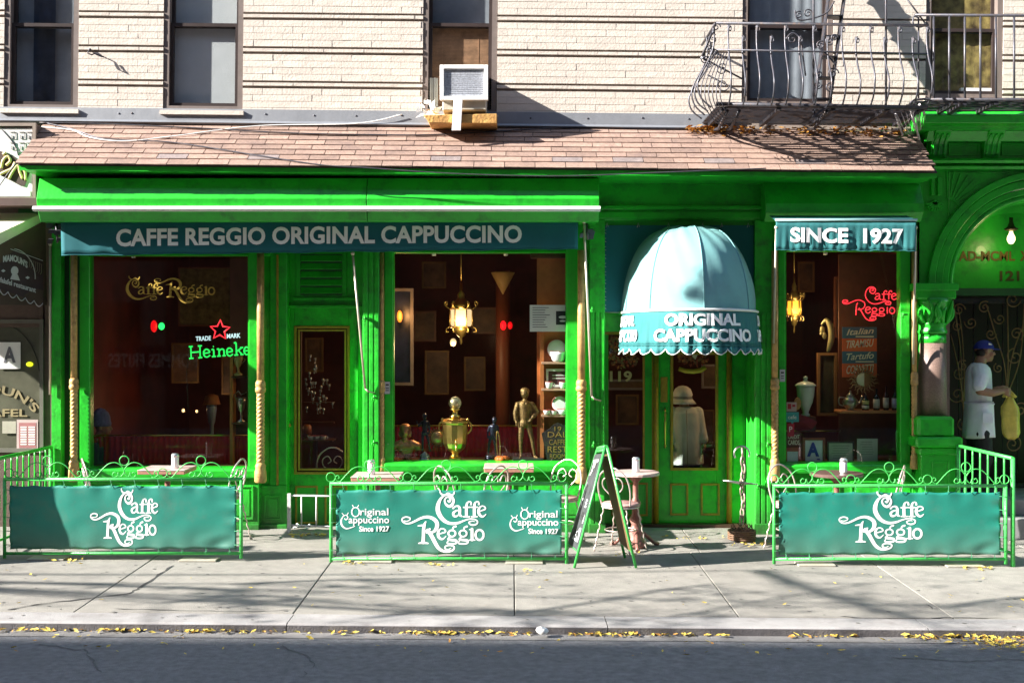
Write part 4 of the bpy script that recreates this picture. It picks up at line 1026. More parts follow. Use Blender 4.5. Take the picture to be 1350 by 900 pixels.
# ---------------------------------------------------------------- sandwich board
sb = thing('sandwich_board', 'green framed chalkboard A-frame sign standing open on the pavement', 'sandwich board', (XX(798,-1.65), -1.65, 0))
Yn, Yf = -1.87, -1.43
def leaf(ap, ft, apf, ftf, name, inner, rails):
    # ap/ft: near edge top and foot, apf/ftf: far edge
    near = MB().tube([ap, ft], .017, 4); farr = MB().tube([apf, ftf], .017, 4)
    a = part(name, MB().add([ap.lerp(ft,.05), ap.lerp(ft,.86), apf.lerp(ftf,.86), apf.lerp(ftf,.05)], [(0,1,2,3)]), inner, sb)
    a.modifiers.new('t','SOLIDIFY').thickness = .012
    part('leg', near, LGREEN, sb); part('leg', farr, LGREEN, sb)
    for f_ in rails: part('rail', MB().tube([ap.lerp(ft,f_), apf.lerp(ftf,f_)], .014, 4), LGREEN, sb)
    return a
apn = P(799,590,Yn); apf_ = P(789,592,Yf)
l1 = leaf(apn+Vector((-.01,0,0)), P(757,748,Yn), apf_+Vector((-.01,0,0)), P(744,736,Yf), 'chalkboard', mat('chalkboard', (.035,.04,.042), .8, var=.4, scale=12), (.02,.86))
l2 = leaf(apn+Vector((.012,0,0)), P(838.5,748,Yn), apf_+Vector((.012,0,0)), P(824,735,Yf), 'back_board', mat('brown_hardboard', (.13,.075,.03), .7, var=.2), (.02,.86))
part('hinge', MB().tube([apn+Vector((0,-.01,.008)), apf_+Vector((0,.01,.008))], .02, 8), LGREEN, sb)
# menu cards and chalk lettering on the left leaf
A = apn+Vector((-.01,0,0)); B_ = P(757,748,Yn); C_ = P(744,736,Yf); D_ = apf_+Vector((-.01,0,0))
nl = (B_-A).cross(D_-A).normalized()
if nl.x > 0: nl = -nl
def onl(u, v, d=0): return A.lerp(B_, v).lerp(D_.lerp(C_, v), u)+nl*(.014+d)
def lcard(u0, u1, v0, v1, m, name='menu_card', d=0): return part(name, MB().add([onl(u0,v0,d),onl(u1,v0,d),onl(u1,v1,d),onl(u0,v1,d)], [(0,1,2,3)]), m, sb)
lcard(.18,.82,.10,.24, WHITE); lcard(.14,.86,.30,.42, mat('grey_chalk', (.45,.46,.47), .9, var=.3)); lcard(.14,.86,.53,.64, WHITE); lcard(.14,.86,.68,.80, mat('grey_chalk', (.45,.46,.47), .9))
DK = mat('black_ink', (.02,.02,.02), .7)
for k, (tx, v0, v1, m) in enumerate((('119',.12,.22,DK),('OPEN',.32,.40,DK),('CAFFE',.44,.51,WHITEL),('COFFEE',.55,.62,DK),('TEA',.70,.78,DK))):
    text_part(tx, lambda u, v, d, v0=v0, v1=v1: onl(.80-.6*u, v1+(v0-v1)*v, .002+d), m, sb, bold=.03)

# ---------------------------------------------------------------- twisted iron stand beside the door
st = thing('iron_stand', 'tall stand of twisted chain links with a tray and basket base beside the entrance door', 'stand', (XX(978,-.42), -.42, 0))
Y = -.42; IR2 = mat('weathered_chain_iron', (.36,.30,.24), .5, .5, var=.3, scale=25, dirt=((.12,.07,.04),.8,20))
cx = XX(979,Y); b = MB(); zt = ZZ(603,Y); zb = ZZ(690,Y); n = 9
for k in range(n):
    zc = zt-(k+.5)*(zt-zb)/n; hh = (zt-zb)/n*.66; an = k*PI/2+.6
    pts = [Vector((cx+.022*math.cos(an)*math.cos(a)+.010*math.sin(k*1.4), Y+.022*math.sin(an)*math.cos(a), zc+hh*math.sin(a))) for a in [2*PI*i/16 for i in range(16)]]
    part('chain_link', MB().tube(pts, .010, 7, closed=True), IR2, st)
rg = [Vector((XX(978,Y)+.078*math.cos(a), Y, ZZ(598,Y)+.078*math.sin(a))) for a in [(-.15+i*1.32/22)*PI for i in range(23)]]
part('top_ring', MB().tube(rg, .010, 8), mat('bright_steel', (.6,.6,.6), .25, 1), st)
part('top_hook', MB().tube([(cx,Y,ZZ(606,Y)),(cx-.005,Y,ZZ(590,Y))], .011, 8), IR2, st)
q = MB()
for k in range(9): q.tube([P(953,633+0*k,Y-.05+.012*k), P(980,635+.4*k,Y-.05+.012*k), P(999,638,Y-.05+.012*k)], .006, 5)
part('tray', q, mat('bright_steel', (.6,.6,.6), .25, 1), st)
q = MB(); c = (XX(978,Y), Y, ground(XX(978,Y),Y))
q.lathe(c, [(.10,.0),(.125,.02),(.135,.07),(.14,.10),(.12,.105),(.10,.04),(0,.03)], 20, smooth=False)
for k in range(5): q.tube([Vector((c[0]+.138*math.cos(a), Y+.138*math.sin(a), c[2]+.02+k*.02)) for a in [2*PI*i/20 for i in range(20)]], .009, 5, closed=True)
for k in range(10): a = k*2*PI/10; q.tube([Vector((c[0]+.12*math.cos(a), Y+.12*math.sin(a), c[2]+.10)), Vector((c[0]+.10*math.cos(a+.6), Y+.10*math.sin(a+.6), c[2]+.16))], .006, 5)
part('basket_base', q, mat('brown_basket', (.16,.09,.05), .7, var=.4, scale=30), st)

# white barrier in front of the side door
wb = thing('white_barrier', 'low white metal frame leaning in front of the side door', 'barrier', (XX(405,-.15), -.15, 0))
Y = -.12; wm = mat('chipped_white_metal', (.62,.60,.58), .5, var=.1, dirt=((.25,.2,.16), .7, 20))
part('frame', MB().tube([P(381,692,Y),P(381,653,Y),P(436,653,Y),P(436,694,Y),P(381,692,Y)], .012, 8), wm, wb)
part('bar', MB().tube([P(397.5,653,Y),P(397.5,694,Y)], .009, 6), wm, wb)
part('bar', MB().tube([P(417,653,Y),P(417,694,Y)], .009, 6), wm, wb)
part('leg', MB().box(XX(379,Y), XX(383.5,Y), Y-.02, Y+.01, ground(-2,Y), ZZ(650,Y)), wm, wb)
# ---------------------------------------------------------------- arched entrance on the right
arch = thing('arched_entrance', 'green ornate arched house entrance with bracketed cornice and a granite column', 'building entrance', (5.4, 0, 0))
def ab(name, x0, x1, y0, y1, Y, dep=.2, m=None, bev=.006, par=None): return part(name, MB().pb(x0, x1, y0, y1, Y, dep), m or GREEN2, par or arch, bevel=bev)
AX = XX(1373,-.05); AZ = ZZ(376,-.05); sA = .0078
RO, RI = 149*.00797, 113*.00797
XE = 8.6
# wall round the arch: spandrel plate with the round opening cut out
x0 = XX(1212,-.02); ztop = ZZ(205,-.02); N_ = 40
pts = [(x0, AZ), (AX-RO, AZ)]+[(AX-RO*math.cos(PI*i/N_), AZ+RO*math.sin(PI*i/N_)) for i in range(1,N_)]+[(AX+RO, AZ), (XE, AZ), (XE, ztop), (x0, ztop)]
part('spandrel_wall', MB().plate(pts, -.03, .4), GREEN, arch)
def ring(name, r0, r1, y0, y1, m=GREEN):
    b = MB(); n = 48; vs = []
    for i in range(n+1):
        a = PI*i/n
        for r_, y in ((r0,y0),(r1,y0),(r1,y1),(r0,y1)): vs.append((AX-r_*math.cos(a), y, AZ+r_*math.sin(a)))
    fs = [(4*i+j, 4*i+(j+1)%4, 4*i+4+(j+1)%4, 4*i+4+j) for i in range(n) for j in range(4)]
    return part(name, b.add(vs, fs), m, arch, bevel=.006)
k_ = .00797
ring('archivolt', 141*k_, 150*k_, -.085, .1); ring('archivolt', 130*k_, 140*k_, -.055, .2); ring('archivolt', 121*k_, 129*k_, -.02, .25)
b = MB(); n = 48; vs = []
for i in range(n+1):
    a = PI*i/n
    for j in range(7):
        q = j/6*PI; r_ = (117.5+4*math.cos(q))*k_; y = .03-.035*math.sin(q); vs.append((AX-r_*math.cos(a), y, AZ+r_*math.sin(a)))
part('archivolt', b.add(vs, [(7*i+j, 7*i+j+1, 7*i+8+j, 7*i+7+j) for i in range(n) for j in range(6)], True), GREEN, arch)
ring('archivolt', 112*k_, 116*k_, .03, .42)
b = MB(); vs = []
for i in range(n+1):
    a = PI*i/n; vs += [(AX-113*k_*math.cos(a), .42, AZ+113*k_*math.sin(a)), (AX-104*k_*math.cos(a), .62, AZ+104*k_*math.sin(a))]
part('soffit', b.add(vs, [(2*i,2*i+1,2*i+3,2*i+2) for i in range(n)], True), GREEN, arch)
# tympanum with numerals
TY = .62
part('tympanum', MB().plate([(AX-124*k_*math.cos(PI*i/30), AZ+124*k_*math.sin(PI*i/30)) for i in range(31)]+[(AX+124*k_, ZZ(384,TY)), (AX-124*k_, ZZ(384,TY))], TY, TY+.08), GREEN, arch)
BRNZ = mat('bronze_letters', (.17,.12,.015), .6, .1, var=.2)
def tf(px0_, px1_, t_, b_): return flat_map(px0_, px1_, t_, b_, TY-.006)
text_part('AD-MCML', tf(1264,1338,331,344), BRNZ, arch, bold=.03); text_part('XX', tf(1345,1365,331,344), BRNZ, arch, bold=.03); text_part('121', tf(1318,1344,357,370), mat('dark_bronze_letters', (.07,.07,.01), .5), arch, bold=.03)
# cornice
b = MB(); b.profx([(-.42,ZZ(162,-.42)),(-.45,ZZ(152,-.45)),(-.40,ZZ(150,-.45)+.04),(.1,ZZ(150,-.45)+.05),(.1,ZZ(172,-.3)),(-.30,ZZ(172,-.3)),(-.36,ZZ(166,-.36))], XX(1219,-.42), XE); part('cornice', b, GREEN, arch, bevel=.005)
b = MB(); b.profx([(-.18,ZZ(186,-.18)),(-.26,ZZ(173,-.26)),(.1,ZZ(173,-.26)),(.1,ZZ(186,-.18))], XX(1222,-.2), XE); part('bed_mould', b, GREEN, arch)
ab('frieze', 1222, 1700, 184, 211, -.08, .2, GREEN)
def lmould(z0, z1, out): part('moulding', MB().profx([(-out,ZZ(z1,-out)),(-out-.03,ZZ((z0+z1)/2,-out)),(-out,ZZ(z0,-out)),(.05,ZZ(z0,-out)),(.05,ZZ(z1,-out))], XX(1214,-out), XE), GREEN, arch)
lmould(209, 215, .16); lmould(217, 223, .11)
for px in (1236, 1306, 1376, 1446):
    Yb = -.1; c = P(px,178,Yb); b = MB(); pr = []
    for i in range(14):
        t = i/13; pr.append((-.10-.22*(1-t)**1.3*(.8+.2*math.cos(t*7)), ZZ(172,-.2)-t*.29))
    pr = pr+[(-.05,pr[-1][1]),(-.05,pr[0][1])]
    bk_ = part('bracket', MB().profx(pr, c.x-.085, c.x+.085), GREEN, arch, bevel=.006)
    for k in range(3):
        xx = c.x-.055+k*.055
        part('flute', MB().tube([(xx, pr[i][0]-.004, pr[i][1]) for i in range(2,12)], .013, 6), GREEN, bk_)
for px in (1249, 1319, 1389): part('frieze_panel', MB().pframe(px+2,px+43,189,205,2,-.095,.02), GREEN, arch)
# carved spandrel fan and triglyph
b = MB(); fx, fz = XX(1251,-.05), ZZ(253,-.05)
for k in range(9):
    a = math.radians(92-k*11); L0, L1 = .10, .10+.30*(1 if k < 6 else .8)
    d = Vector((math.cos(a), 0, math.sin(a))); s_ = Vector((XX(1251,-.05), -.035, ZZ(275,-.05)))
    b.obox(s_+d*(L0+L1)/2, d*(L1-L0)/2, (0,.008,0), Vector((-d.z,0,d.x))*.010)
part('fan_carving', b, GREEN, arch)
part('spandrel_frame', MB().tube([P(1251,290,-.04),P(1251,228,-.04),P(1330,228,-.04)], .008, 4), GREEN, arch)
for px in (1228, 1236.5): ab('triglyph', px, px+4.5, 234, 257, -.07, .06, GREEN, .004)
b = MB(); c = P(1232,266,-.05)
for k in range(9):
    a = math.radians(200+k*17.5); d = Vector((math.cos(a), 0, math.sin(a))); b.obox(c+d*.055+Vector((0,-.01,0)), d*.042, (0,.012,0), Vector((-d.z,0,d.x))*.008)
part('shell_carving', b.ball(c, .022, 10, (1,.7,1)), GREEN, arch)
ab('impost_pier', 1212, 1222, 232, 700, -.02, .4, GREEN)
# capital, column and pedestal
cx = XX(1233,-.12); Yc = -.0
ab('abacus', 1206, 1264, 373, 383, -.2, .5, GREEN); ab('abacus', 1209, 1261, 381, 394, -.17, .45, GREEN, .012)
b = MB(); b.lathe((cx+.01,Yc,0), [(.135,ZZ(426,-.1)),(.14,ZZ(420,-.1)),(.15,ZZ(410,-.1)),(.175,ZZ(400,-.1)),(.2,ZZ(393,-.1))], 28)
cp = part('capital', b, GREEN, arch)
for k in range(18):                                  # acanthus leaves, two tiers
    t = k % 2; a = 2*PI*k/18; pts = []
    for i in range(7):
        f_ = i/6; r_ = .142+.055*f_**2+(.03*math.sin(f_*PI) if t else .01); pts.append((cx+.01+r_*math.cos(a+.25*math.sin(f_*3)*(1 if k%4<2 else -1)), Yc+r_*math.sin(a), ZZ(426,-.1)+f_*(.17 if t else .24)))
    part('acanthus_leaf', MB().tube(pts, [.012,.022,.026,.026,.022,.018,.008], 6), GREEN, cp)
b = MB(); b.lathe((cx+.01,Yc,0), [(.145,ZZ(440,-.1)),(.155,ZZ(437,-.1)),(.14,ZZ(434,-.1)),(.135,ZZ(430,-.1)),(.15,ZZ(427,-.1)),(.14,ZZ(424,-.1))], 28)
b.lathe((cx+.01,Yc,0), [(.142,ZZ(452,-.1)),(.138,ZZ(441,-.1))], 28)
part('necking', b, GREEN, arch)
GRAN = mat('pink_brown_granite', (.19,.125,.10), rough=.45, var=.3, scale=70, bump=.2, bscale=200)
part('column_shaft', MB().lathe((cx+.01,Yc,0), [(.15,ZZ(552,-.1)),(.147,ZZ(500,-.1)),(.140,ZZ(449,-.1))], 28), GRAN, arch)
ab('pedestal_cap', 1210, 1259, 549, 577, -.24, .5, GREEN, .03); ab('pedestal_cap', 1208, 1270, 576, 590, -.28, .55, GREEN, .02); ab('pedestal_cap', 1212, 1264, 589, 600, -.25, .5, GREEN, .02)
ab('pedestal', 1214, 1260, 598, 706, -.22, .5, GREEN); part('pedestal_panel', MB().pframe(1229,1252,608,690,2.4,-.235,.02), GREEN, arch, bevel=.004)
# stone jambs, steps, doorway walls
part('granite_pilaster', MB().box(XX(1247,.1), XX(1252,.1), .1, .5, ZZ(560,.1), ZZ(390,.1)), GRAN, arch)
STN = mat('grey_step_stone', (.25,.245,.24), .85, var=.15, dirt=((.12,.12,.12), .6, 5))
part('step', MB().box(5.0, 7.5, -.28, .1, -.08, .17), STN, arch, bevel=.01); part('step', MB().box(5.0, 7.5, -.02, .5, .17, .34), STN, arch, bevel=.01)
part('landing', MB().box(4.55, 7.5, .1, 1.4, .0, .345), STN, arch, bevel=.01)
DKR = mat('maroon_door_paint', (.022,.006,.010), rough=.5, var=.3)
part('vestibule_wall', MB().box(4.60, 4.66, .3, 1.5, .0, 3.2).box(4.6, 7.6, 1.5, 1.6, 0, 3.3).box(7.2, 7.3, .3, 1.5, 0, 3.2).box(4.6, 7.3, .45, 1.5, 2.52, 2.56), DKR, arch)
part('pier', MB().box(7.05, XE, -.05, .45, -.1, AZ), GREEN, arch)
part('wall_core', MB().box(4.5, XE, .45, .9, AZ+1.05, 4.3), DARKG, arch)
b = MB(); b.box(XX(1252,.45), 7.2, .42, .52, 2.50, 2.58); part('lintel', b, DARKG, arch)
# hanging bulb lamp
lp = thing('porch_lamp', 'lit bare bulb lamp hanging under the green arch', 'lamp', P(1333,300,.3))
part('canopy', MB().lathe(P(1333,304,.3), [(.05,0),(.075,.015),(.04,.04),(.02,.09),(.02,.14)], 18), mat('dark_lamp_metal', (.05,.04,.02), .5, .6), lp)
part('bulb', MB().lathe(P(1333,322,.3), [(0,0),(.025,.01),(.042,.045),(.04,.08),(.02,.12),(.018,.14)], 16), emis('warm_bulb', (1,.80,.40), 1.0), lp)
pl = bpy.data.lights.new('porch_light','POINT'); pl.energy = .9; pl.color = (1,.8,.4); pl.shadow_soft_size = .05
po = bpy.data.objects.new('porch_light', pl); COL.objects.link(po); po.location = P(1333,322,.2)
# wrought iron gate with scrolls
gate = thing('scrolled_iron_gate', 'dark gate with golden brown wrought iron scrolls behind the man in the doorway', 'gate', (5.6, .95, .34))
GI = mat('golden_brown_iron', (.30,.17,.09), .5, .4, var=.25)
GY = .9
part('gate_frame', MB().frame(4.68, 7.1, .35, 2.48, .05, GY, GY+.04), IRON, gate)
def gs(px, py, r, a0, turns, r1=.12): return [P(px,py,GY-.02)+v for v in spiral((0,0), r*.0082, r*r1*.0082, a0, turns)]
scr = [(1264,408,9,0,1.6),(1262,520,12,PI,1.5),(1264,492,10,.5,-1.5),(1269,482,8,1,1.5),(1262,430,7,2,1.5),(1298,405,9,1,1.6),(1335,395,11,0,-1.5),(1318,420,8,PI,1.4),(1338,470,12,PI/2,1.5),(1340,440,10,-1,1.6),(1316,485,7,2,1.4),(1300,595,9,0,1.5),(1335,585,12,1,-1.5),(1345,540,11,0,1.5),(1270,560,9,2,1.4),(1360,420,14,0,1.5),(1370,520,14,2,1.5),(1280,425,9,3,1.5),(1306,440,8,0,-1.4)]
for px, py, r_, a0, tn in scr: part('scroll', MB().tube(gs(px,py,r_,a0,tn), .008, 5), GI, gate)
for pts in ([(1253,440),(1262,480),(1270,540),(1266,600)],[(1262,400),(1268,440),(1271,500),(1269,570)],[(1256,395),(1266,460),(1268,530)],[(1327,520),(1324,480),(1312,440),(1300,400)],[(1327,520),(1329,470),(1328,400)],[(1327,520),(1334,470),(1348,430)],[(1328,520),(1345,470),(1350,400)]):
    part('scroll', MB().tube(smooth_path([P(x,y,GY-.02) for x, y in pts], 6), .008, 5), GI, gate)
b = MB()
for k in range(15): b.tube([(4.72+k*.165,GY+.02,.38),(4.72+k*.165,GY+.02,2.46)], .007, 5)
part('gate_bars', b, IRON, gate)

# ---------------------------------------------------------------- the people
SKIN = mat('skin', (.33,.17,.10), rough=.5, var=.08, scale=20)
def body(name, mb, m, par, vox=.008, smooth_it=4, label=None):
    o = part(name, mb, m, par, label=label); r = o.modifiers.new('remesh','REMESH'); r.mode = 'VOXEL'; r.voxel_size = vox; r.use_smooth_shade = True
    s_ = o.modifiers.new('smooth','SMOOTH'); s_.iterations = smooth_it; s_.factor = .5; return o
def hand(b, w_, dirv_, side, curl=.5, up=Vector((0,0,1))):
    """palm and five fingers from wrist w_ along dirv_; side = direction in which the fingers are laid out"""
    d = Vector(dirv_).normalized(); s_ = Vector(side).normalized(); n_ = d.cross(s_).normalized()
    b.cap(w_, .026, w_+d*.045, .034); b.ball(w_+d*.05+s_*.012, .030); b.ball(w_+d*.05-s_*.012, .030)
    for k, (o_, l) in enumerate(((-.030,.060),(-.010,.072),(.010,.076),(.030,.066))):
        p0 = w_+d*.075+s_*o_; a1 = curl*.7; a2 = curl*1.6; a3 = curl*2.5
        p1 = p0+(d*math.cos(a1)-n_*math.sin(a1))*l*.42; p2 = p1+(d*math.cos(a2)-n_*math.sin(a2))*l*.33; p3 = p2+(d*math.cos(a3)-n_*math.sin(a3))*l*.25
        b.limb([p0,p1,p2,p3], [.0098,.0092,.0085,.0072], 8)
    t0 = w_+d*.03-s_*.03; b.limb([t0, t0+(d-s_*.8)*.028, t0+(d*1.2-s_*.6)*.05], [.013,.011,.009], 8)
man = thing('person', 'man in blue cap, white shirt and white apron holding a yellow bag in the doorway', 'person', (XX(1292,.35), .35, .345))
Y0 = .38; FZ = .345
def H(px, py, dy=0): return P(px, py, Y0)+Vector((0, dy, 0))
b = MB()
hc = H(1298,463); sk_ = b
b.ball(hc+Vector((-.008,0,.02)), .098, 18, (1.0,.80,1.02)); b.ball(hc+Vector((.025,0,-.045)), .066, 16, (1.05,.86,1.1))   # skull, jaw
b.ball(hc+Vector((.062,0,-.093)), .026, 10, (1,1,.8)); b.cap(hc+Vector((.088,0,.0)), .011, hc+Vector((.108,0,-.03)), .014)      # chin, nose
b.ball(hc+Vector((.085,0,-.063)), .016, 8, (1,1.5,.55)); b.ball(hc+Vector((.083,0,-.078)), .014, 8, (1,1.4,.55))                # lips
b.ball(hc+Vector((.082,0,.022)), .022, 8, (.8,1.9,.6)); b.ball(hc+Vector((-.005,-.084,-.008)), .024, 10, (.8,.4,1.3)); b.ball(hc+Vector((-.005,.084,-.008)), .024, 10, (.8,.4,1.3))
b.ball(hc+Vector((.06,-.045,-.03)), .03, 10); b.ball(hc+Vector((.06,.045,-.03)), .03, 10)
b.cap(H(1293,474), .062, H(1290,487), .068)
b.limb([H(1290,492), H(1289,520), H(1290,548), H(1291,566)], [.12,.125,.115,.09], 16)
sh = H(1285,495,-.17); el = H(1283,513,-.20)+Vector((0,0,-.05)); wr = H(1314,515,-.16)
b.limb([sh, H(1281,505,-.20), H(1282,514,-.21)], [.062,.055,.048]); b.limb([H(1282,514,-.21), H(1298,517,-.2), wr], [.046,.042,.029])
hand(b, wr, Vector((1,.15,.06)), Vector((0,.25,1)), .75)
sh2 = H(1290,495,.17); b.limb([sh2, H(1294,512,.19), H(1300,519,.17)], [.06,.05,.045]); wr2 = H(1317,512,.02); b.limb([H(1300,519,.17), H(1310,516,.08), wr2], [.044,.038,.028]); hand(b, wr2, Vector((1,-.3,-.1)), Vector((0,.25,1)), .8)
for dy in (-.09, .09):
    hp = H(1290,572,dy); b.limb([hp, H(1293,605,dy), Vector((H(1293,605).x, Y0+dy, .80)), Vector((hp.x-.01, Y0+dy, .42))], [.07,.06,.05,.04])
    b.cap(Vector((hp.x-.03, Y0+dy, .385)), .04, Vector((hp.x+.15, Y0+dy, .372)), .03)
body('body', b, SKIN, man, .007)
b = MB()
b.limb([H(1290,493), H(1290,510), H(1290,530), H(1291,552)], [.135,.142,.140,.135], 18)
b.limb([H(1289,490,-.06), H(1286,497,-.165), H(1281,508,-.205)], [.10,.083,.070]); b.limb([H(1291,490,.06), H(1292,497,.165), H(1294,509,.20)], [.10,.083,.068])
b.ball(H(1296,486), .078, 14, (1,1.1,.35))
SHIRT = mat('white_cotton_shirt', (.80,.80,.86), .85, var=.07, scale=8, bump=.5, bscale=18)
body('shirt', b, SHIRT, man, .009, 3)
b = MB(); vs = []; n = 30
for i in range(n):
    a = 2*PI*i/n
    for j in range(10):
        t = j/9; rx = .146+.020*t; ry = .172+.022*t; fold = (.010*math.sin(a*7+t*2)+.006*math.sin(a*13))*t
        vs.append((H(1291,545).x-.004+(rx+fold)*math.cos(a), Y0+(ry+fold)*math.sin(a), ZZ(529+47*t, Y0)-.010*math.sin(a*2+.5)*t))
ap_ = part('apron', b.add(vs, [(10*i+j, 10*i+j+1, 10*((i+1)%n)+j+1, 10*((i+1)%n)+j) for i in range(n) for j in range(9)], True), mat('white_apron_cloth', (.84,.84,.90), .85, var=.06, scale=8, bump=.5, bscale=18), man); ap_.modifiers.new('t','SOLIDIFY').thickness = .004
part('apron_pocket', MB().plate([(H(1286,545).x,ZZ(556,Y0)),(H(1299,545).x,ZZ(556,Y0)),(H(1299,545).x,ZZ(543,Y0)),(H(1286,545).x,ZZ(543,Y0))], Y0-.204, Y0-.198), mat('white_apron_cloth', (.84,.84,.90), .85), ap_)
part('collar', MB().tube([H(1290,483)+Vector((.070*math.cos(a), .078*math.sin(a), .022*math.cos(a)*-1)) for a in [2*PI*i/20 for i in range(20)]], .014, 6, closed=True), SHIRT, man)
b = MB(); b.tube([H(1291,532)+Vector((.150*math.cos(a), .165*math.sin(a), 0)) for a in [2*PI*i/24 for i in range(24)]], .008, 6, closed=True); part('apron_string', b, SHIRT, man)
b = MB()
for dy in (-.09, .09):
    hp = H(1290,570,dy); b.limb([hp, H(1293,605,dy), Vector((H(1293,605).x, Y0+dy, .80)), Vector((hp.x-.01, Y0+dy, .44))], [.108,.092,.082,.07])
b.ball(H(1290,566), .12, 14, (1,1.2,.8)); body('trousers', b, mat('black_cloth', (.015,.014,.016), .8), man, .011)
b = MB()
for dy in (-.09, .09):
    x = H(1290,570).x; b.limb([Vector((x-.05,Y0+dy,.39)), Vector((x+.06,Y0+dy,.388)), Vector((x+.17,Y0+dy,.378))], [.048,.046,.034])
body('shoes', b, mat('black_leather', (.012,.012,.012), .35), man, .008)
CAPB = mat('blue_baseball_cap', (.012,.02,.22), .75, var=.12)
b = MB(); q = hc+Vector((-.008,0,.028))
prof = [(.108*math.cos(a)+.0, .095*math.sin(a)) for a in [PI/2*i/10 for i in range(11)]]
b.lathe(q, prof, 26, ey=.84)
c_ = part('cap', b, CAPB, man); c_.modifiers.new('t','SOLIDIFY').thickness = .003
b = MB(); vs = []
for i in range(13):
    a = -1.1+2.2*i/12
    for r_, dz_ in ((.103,0),(.150+.035*math.cos(a),-.012)): vs.append(q+Vector((r_*math.cos(a), r_*.84*math.sin(a)*(1 if r_ < .11 else .62), dz_+.006)))
bk_ = part('brim', b.add(vs, [(2*i,2*i+1,2*i+3,2*i+2) for i in range(12)], True), CAPB, c_); bk_.modifiers.new('t','SOLIDIFY').thickness = .004
part('cap_badge', MB().plate([(q.x+.02,q.z+.042),(q.x+.055,q.z+.040),(q.x+.045,q.z+.055),(q.x+.02,q.z+.062)], q.y-.090, q.y-.078), WHITE, c_)
b = MB(); b.ball(hc+Vector((-.035,0,.0)), .094, 14, (.75,.86,.75)); b.ball(hc+Vector((.0,-.078,.02)), .016, 8, (.8,.4,1.6)); body('hair', b, mat('black_hair', (.012,.009,.008), .6), man, .008)
for sy in (-1, 1): part('eye', MB().ball(hc+Vector((.083,sy*.030,.004)), .010, 10), mat('dark_eye', (.03,.02,.015), .2), man)
bag = thing('plastic_carrier_bag', 'yellow plastic carrier bag hanging from the hands of the man in the apron', 'bag', H(1327,575,-.05))
b = MB(); vs = []; nj = 26; rws = [(517,2.5,.012),(523,4,.018),(530,7.5,.026),(536,11,.034),(544,11.6,.04),(553,11.4,.046),(562,11.8,.05),(570,11.2,.045),(575,9,.035),(578,5,.02)]
for ri, (py, hw, hd) in enumerate(rws):
    for j in range(nj):
        a = 2*PI*j/nj; f_ = 1+.08*math.cos(4*a)*-1+.09*math.sin(a*5+ri*.3)+.06*math.sin(a*11+ri*1.1)+.04*R.uniform(-1,1)
        vs.append(H(1327+.3*ri,py,-.08)+Vector((hw*.0082*f_*math.cos(a), hd*f_*math.sin(a), .006*math.sin(a*4+ri))))
fs = [(i*nj+j, i*nj+(j+1)%nj, (i+1)*nj+(j+1)%nj, (i+1)*nj+j) for i in range(len(rws)-1) for j in range(nj)]+[tuple((len(rws)-1)*nj+j for j in range(nj))]
YB = mat('yellow_plastic_film', (.68,.54,.10), rough=.35, var=.2, scale=12, bump=.4, bscale=20, dirt=((.35,.22,.05), .5, 9))
part('sack', b.add(vs, fs, True), YB, bag)
for dx in (-7, 7):
    l = [H(1327+dx,523,-.08), H(1326+dx*.6,518,-.09), H(1324+dx*.2,512,-.09)]
    for dy in (-.03, .03): part('handle', MB().tube([p+Vector((0,dy*(1-i*.4),0)) for i, p in enumerate(l)], [.014,.010,.007], 6), YB, bag)

def seated_head(px, py, Y, label, capm, w_=.1): pass
# patron in hat and coat, seen from behind through the door
HY = 1.0
hat_p = thing('person', 'customer in cream coat and floppy white hat standing inside behind the entrance door', 'person', (XX(905,HY), HY, .03))
def Q(px, py, dy=0): return P(px, py, HY)+Vector((0,dy,0))
b = MB()
b.ball(Q(901,524), .092, 16, (.85,.95,1.1)); b.cap(Q(902,533), .055, Q(903,541), .06)
b.limb([Q(903,552), Q(903,580), Q(903,605)], [.09,.10,.11], 14)
for dx in (-1, 1): b.limb([Q(903+dx*17,545), Q(903+dx*20,565,-.02), Q(903+dx*19+ (4 if dx>0 else 0),582,-.06)], [.055,.045,.032]); hand(b, Q(903+dx*19+(4 if dx>0 else 0),582,-.06), Vector((.1,-.1,-1)), Vector((0,1,0)), .4)
for dx in (-.08,.08): x = Q(903,600).x+dx; b.limb([Vector((x,HY,.75)), Vector((x,HY,.4)), Vector((x,HY,.10))], [.085,.06,.045]); b.cap(Vector((x,HY+.02,.07)), .045, Vector((x,HY+.12,.06)), .035)
body('body', b, SKIN, hat_p, .008)
b = MB()
COAT = mat('cream_coat', (.78,.84,.78), .85, var=.12, scale=6, bump=.6, bscale=14)
rowsc = [(536,10,.08),(539,16,.10),(544,20,.12),(556,21.5,.13),(575,21.5,.14),(590,22.5,.15),(604,24,.16),(612,24.5,.165)]
vs = []; nj = 36
for ri, (py, hw, hd) in enumerate(rowsc):
    for j in range(nj):
        a = 2*PI*j/nj; f_ = 1+.035*math.sin(a*6+1)*ri/7; vs.append(Q(903.5,py)+Vector((hw*.0085*f_*math.cos(a), hd*f_*math.sin(a), 0)))
b.add(vs, [(i*nj+j, (i+1)*nj+j, (i+1)*nj+(j+1)%nj, i*nj+(j+1)%nj) for i in range(len(rowsc)-1) for j in range(nj)]+[tuple(range(nj)), tuple(range(7*nj,8*nj))[::-1]], True)
for dx in (-1, 1): b.limb([Q(903+dx*17,543), Q(903+dx*21,565,-.02), Q(903+dx*20+(4 if dx>0 else 0),579,-.06)], [.066,.058,.05])
body('coat', b, COAT, hat_p, .012, 3)
part('seam', MB().tube([Q(903,540,-.125), Q(903.5,575,-.15), Q(903.5,611,-.172)], .004, 5), mat('coat_seam', (.33,.32,.26), .9), hat_p)
b = MB(); hq = Q(900,519)
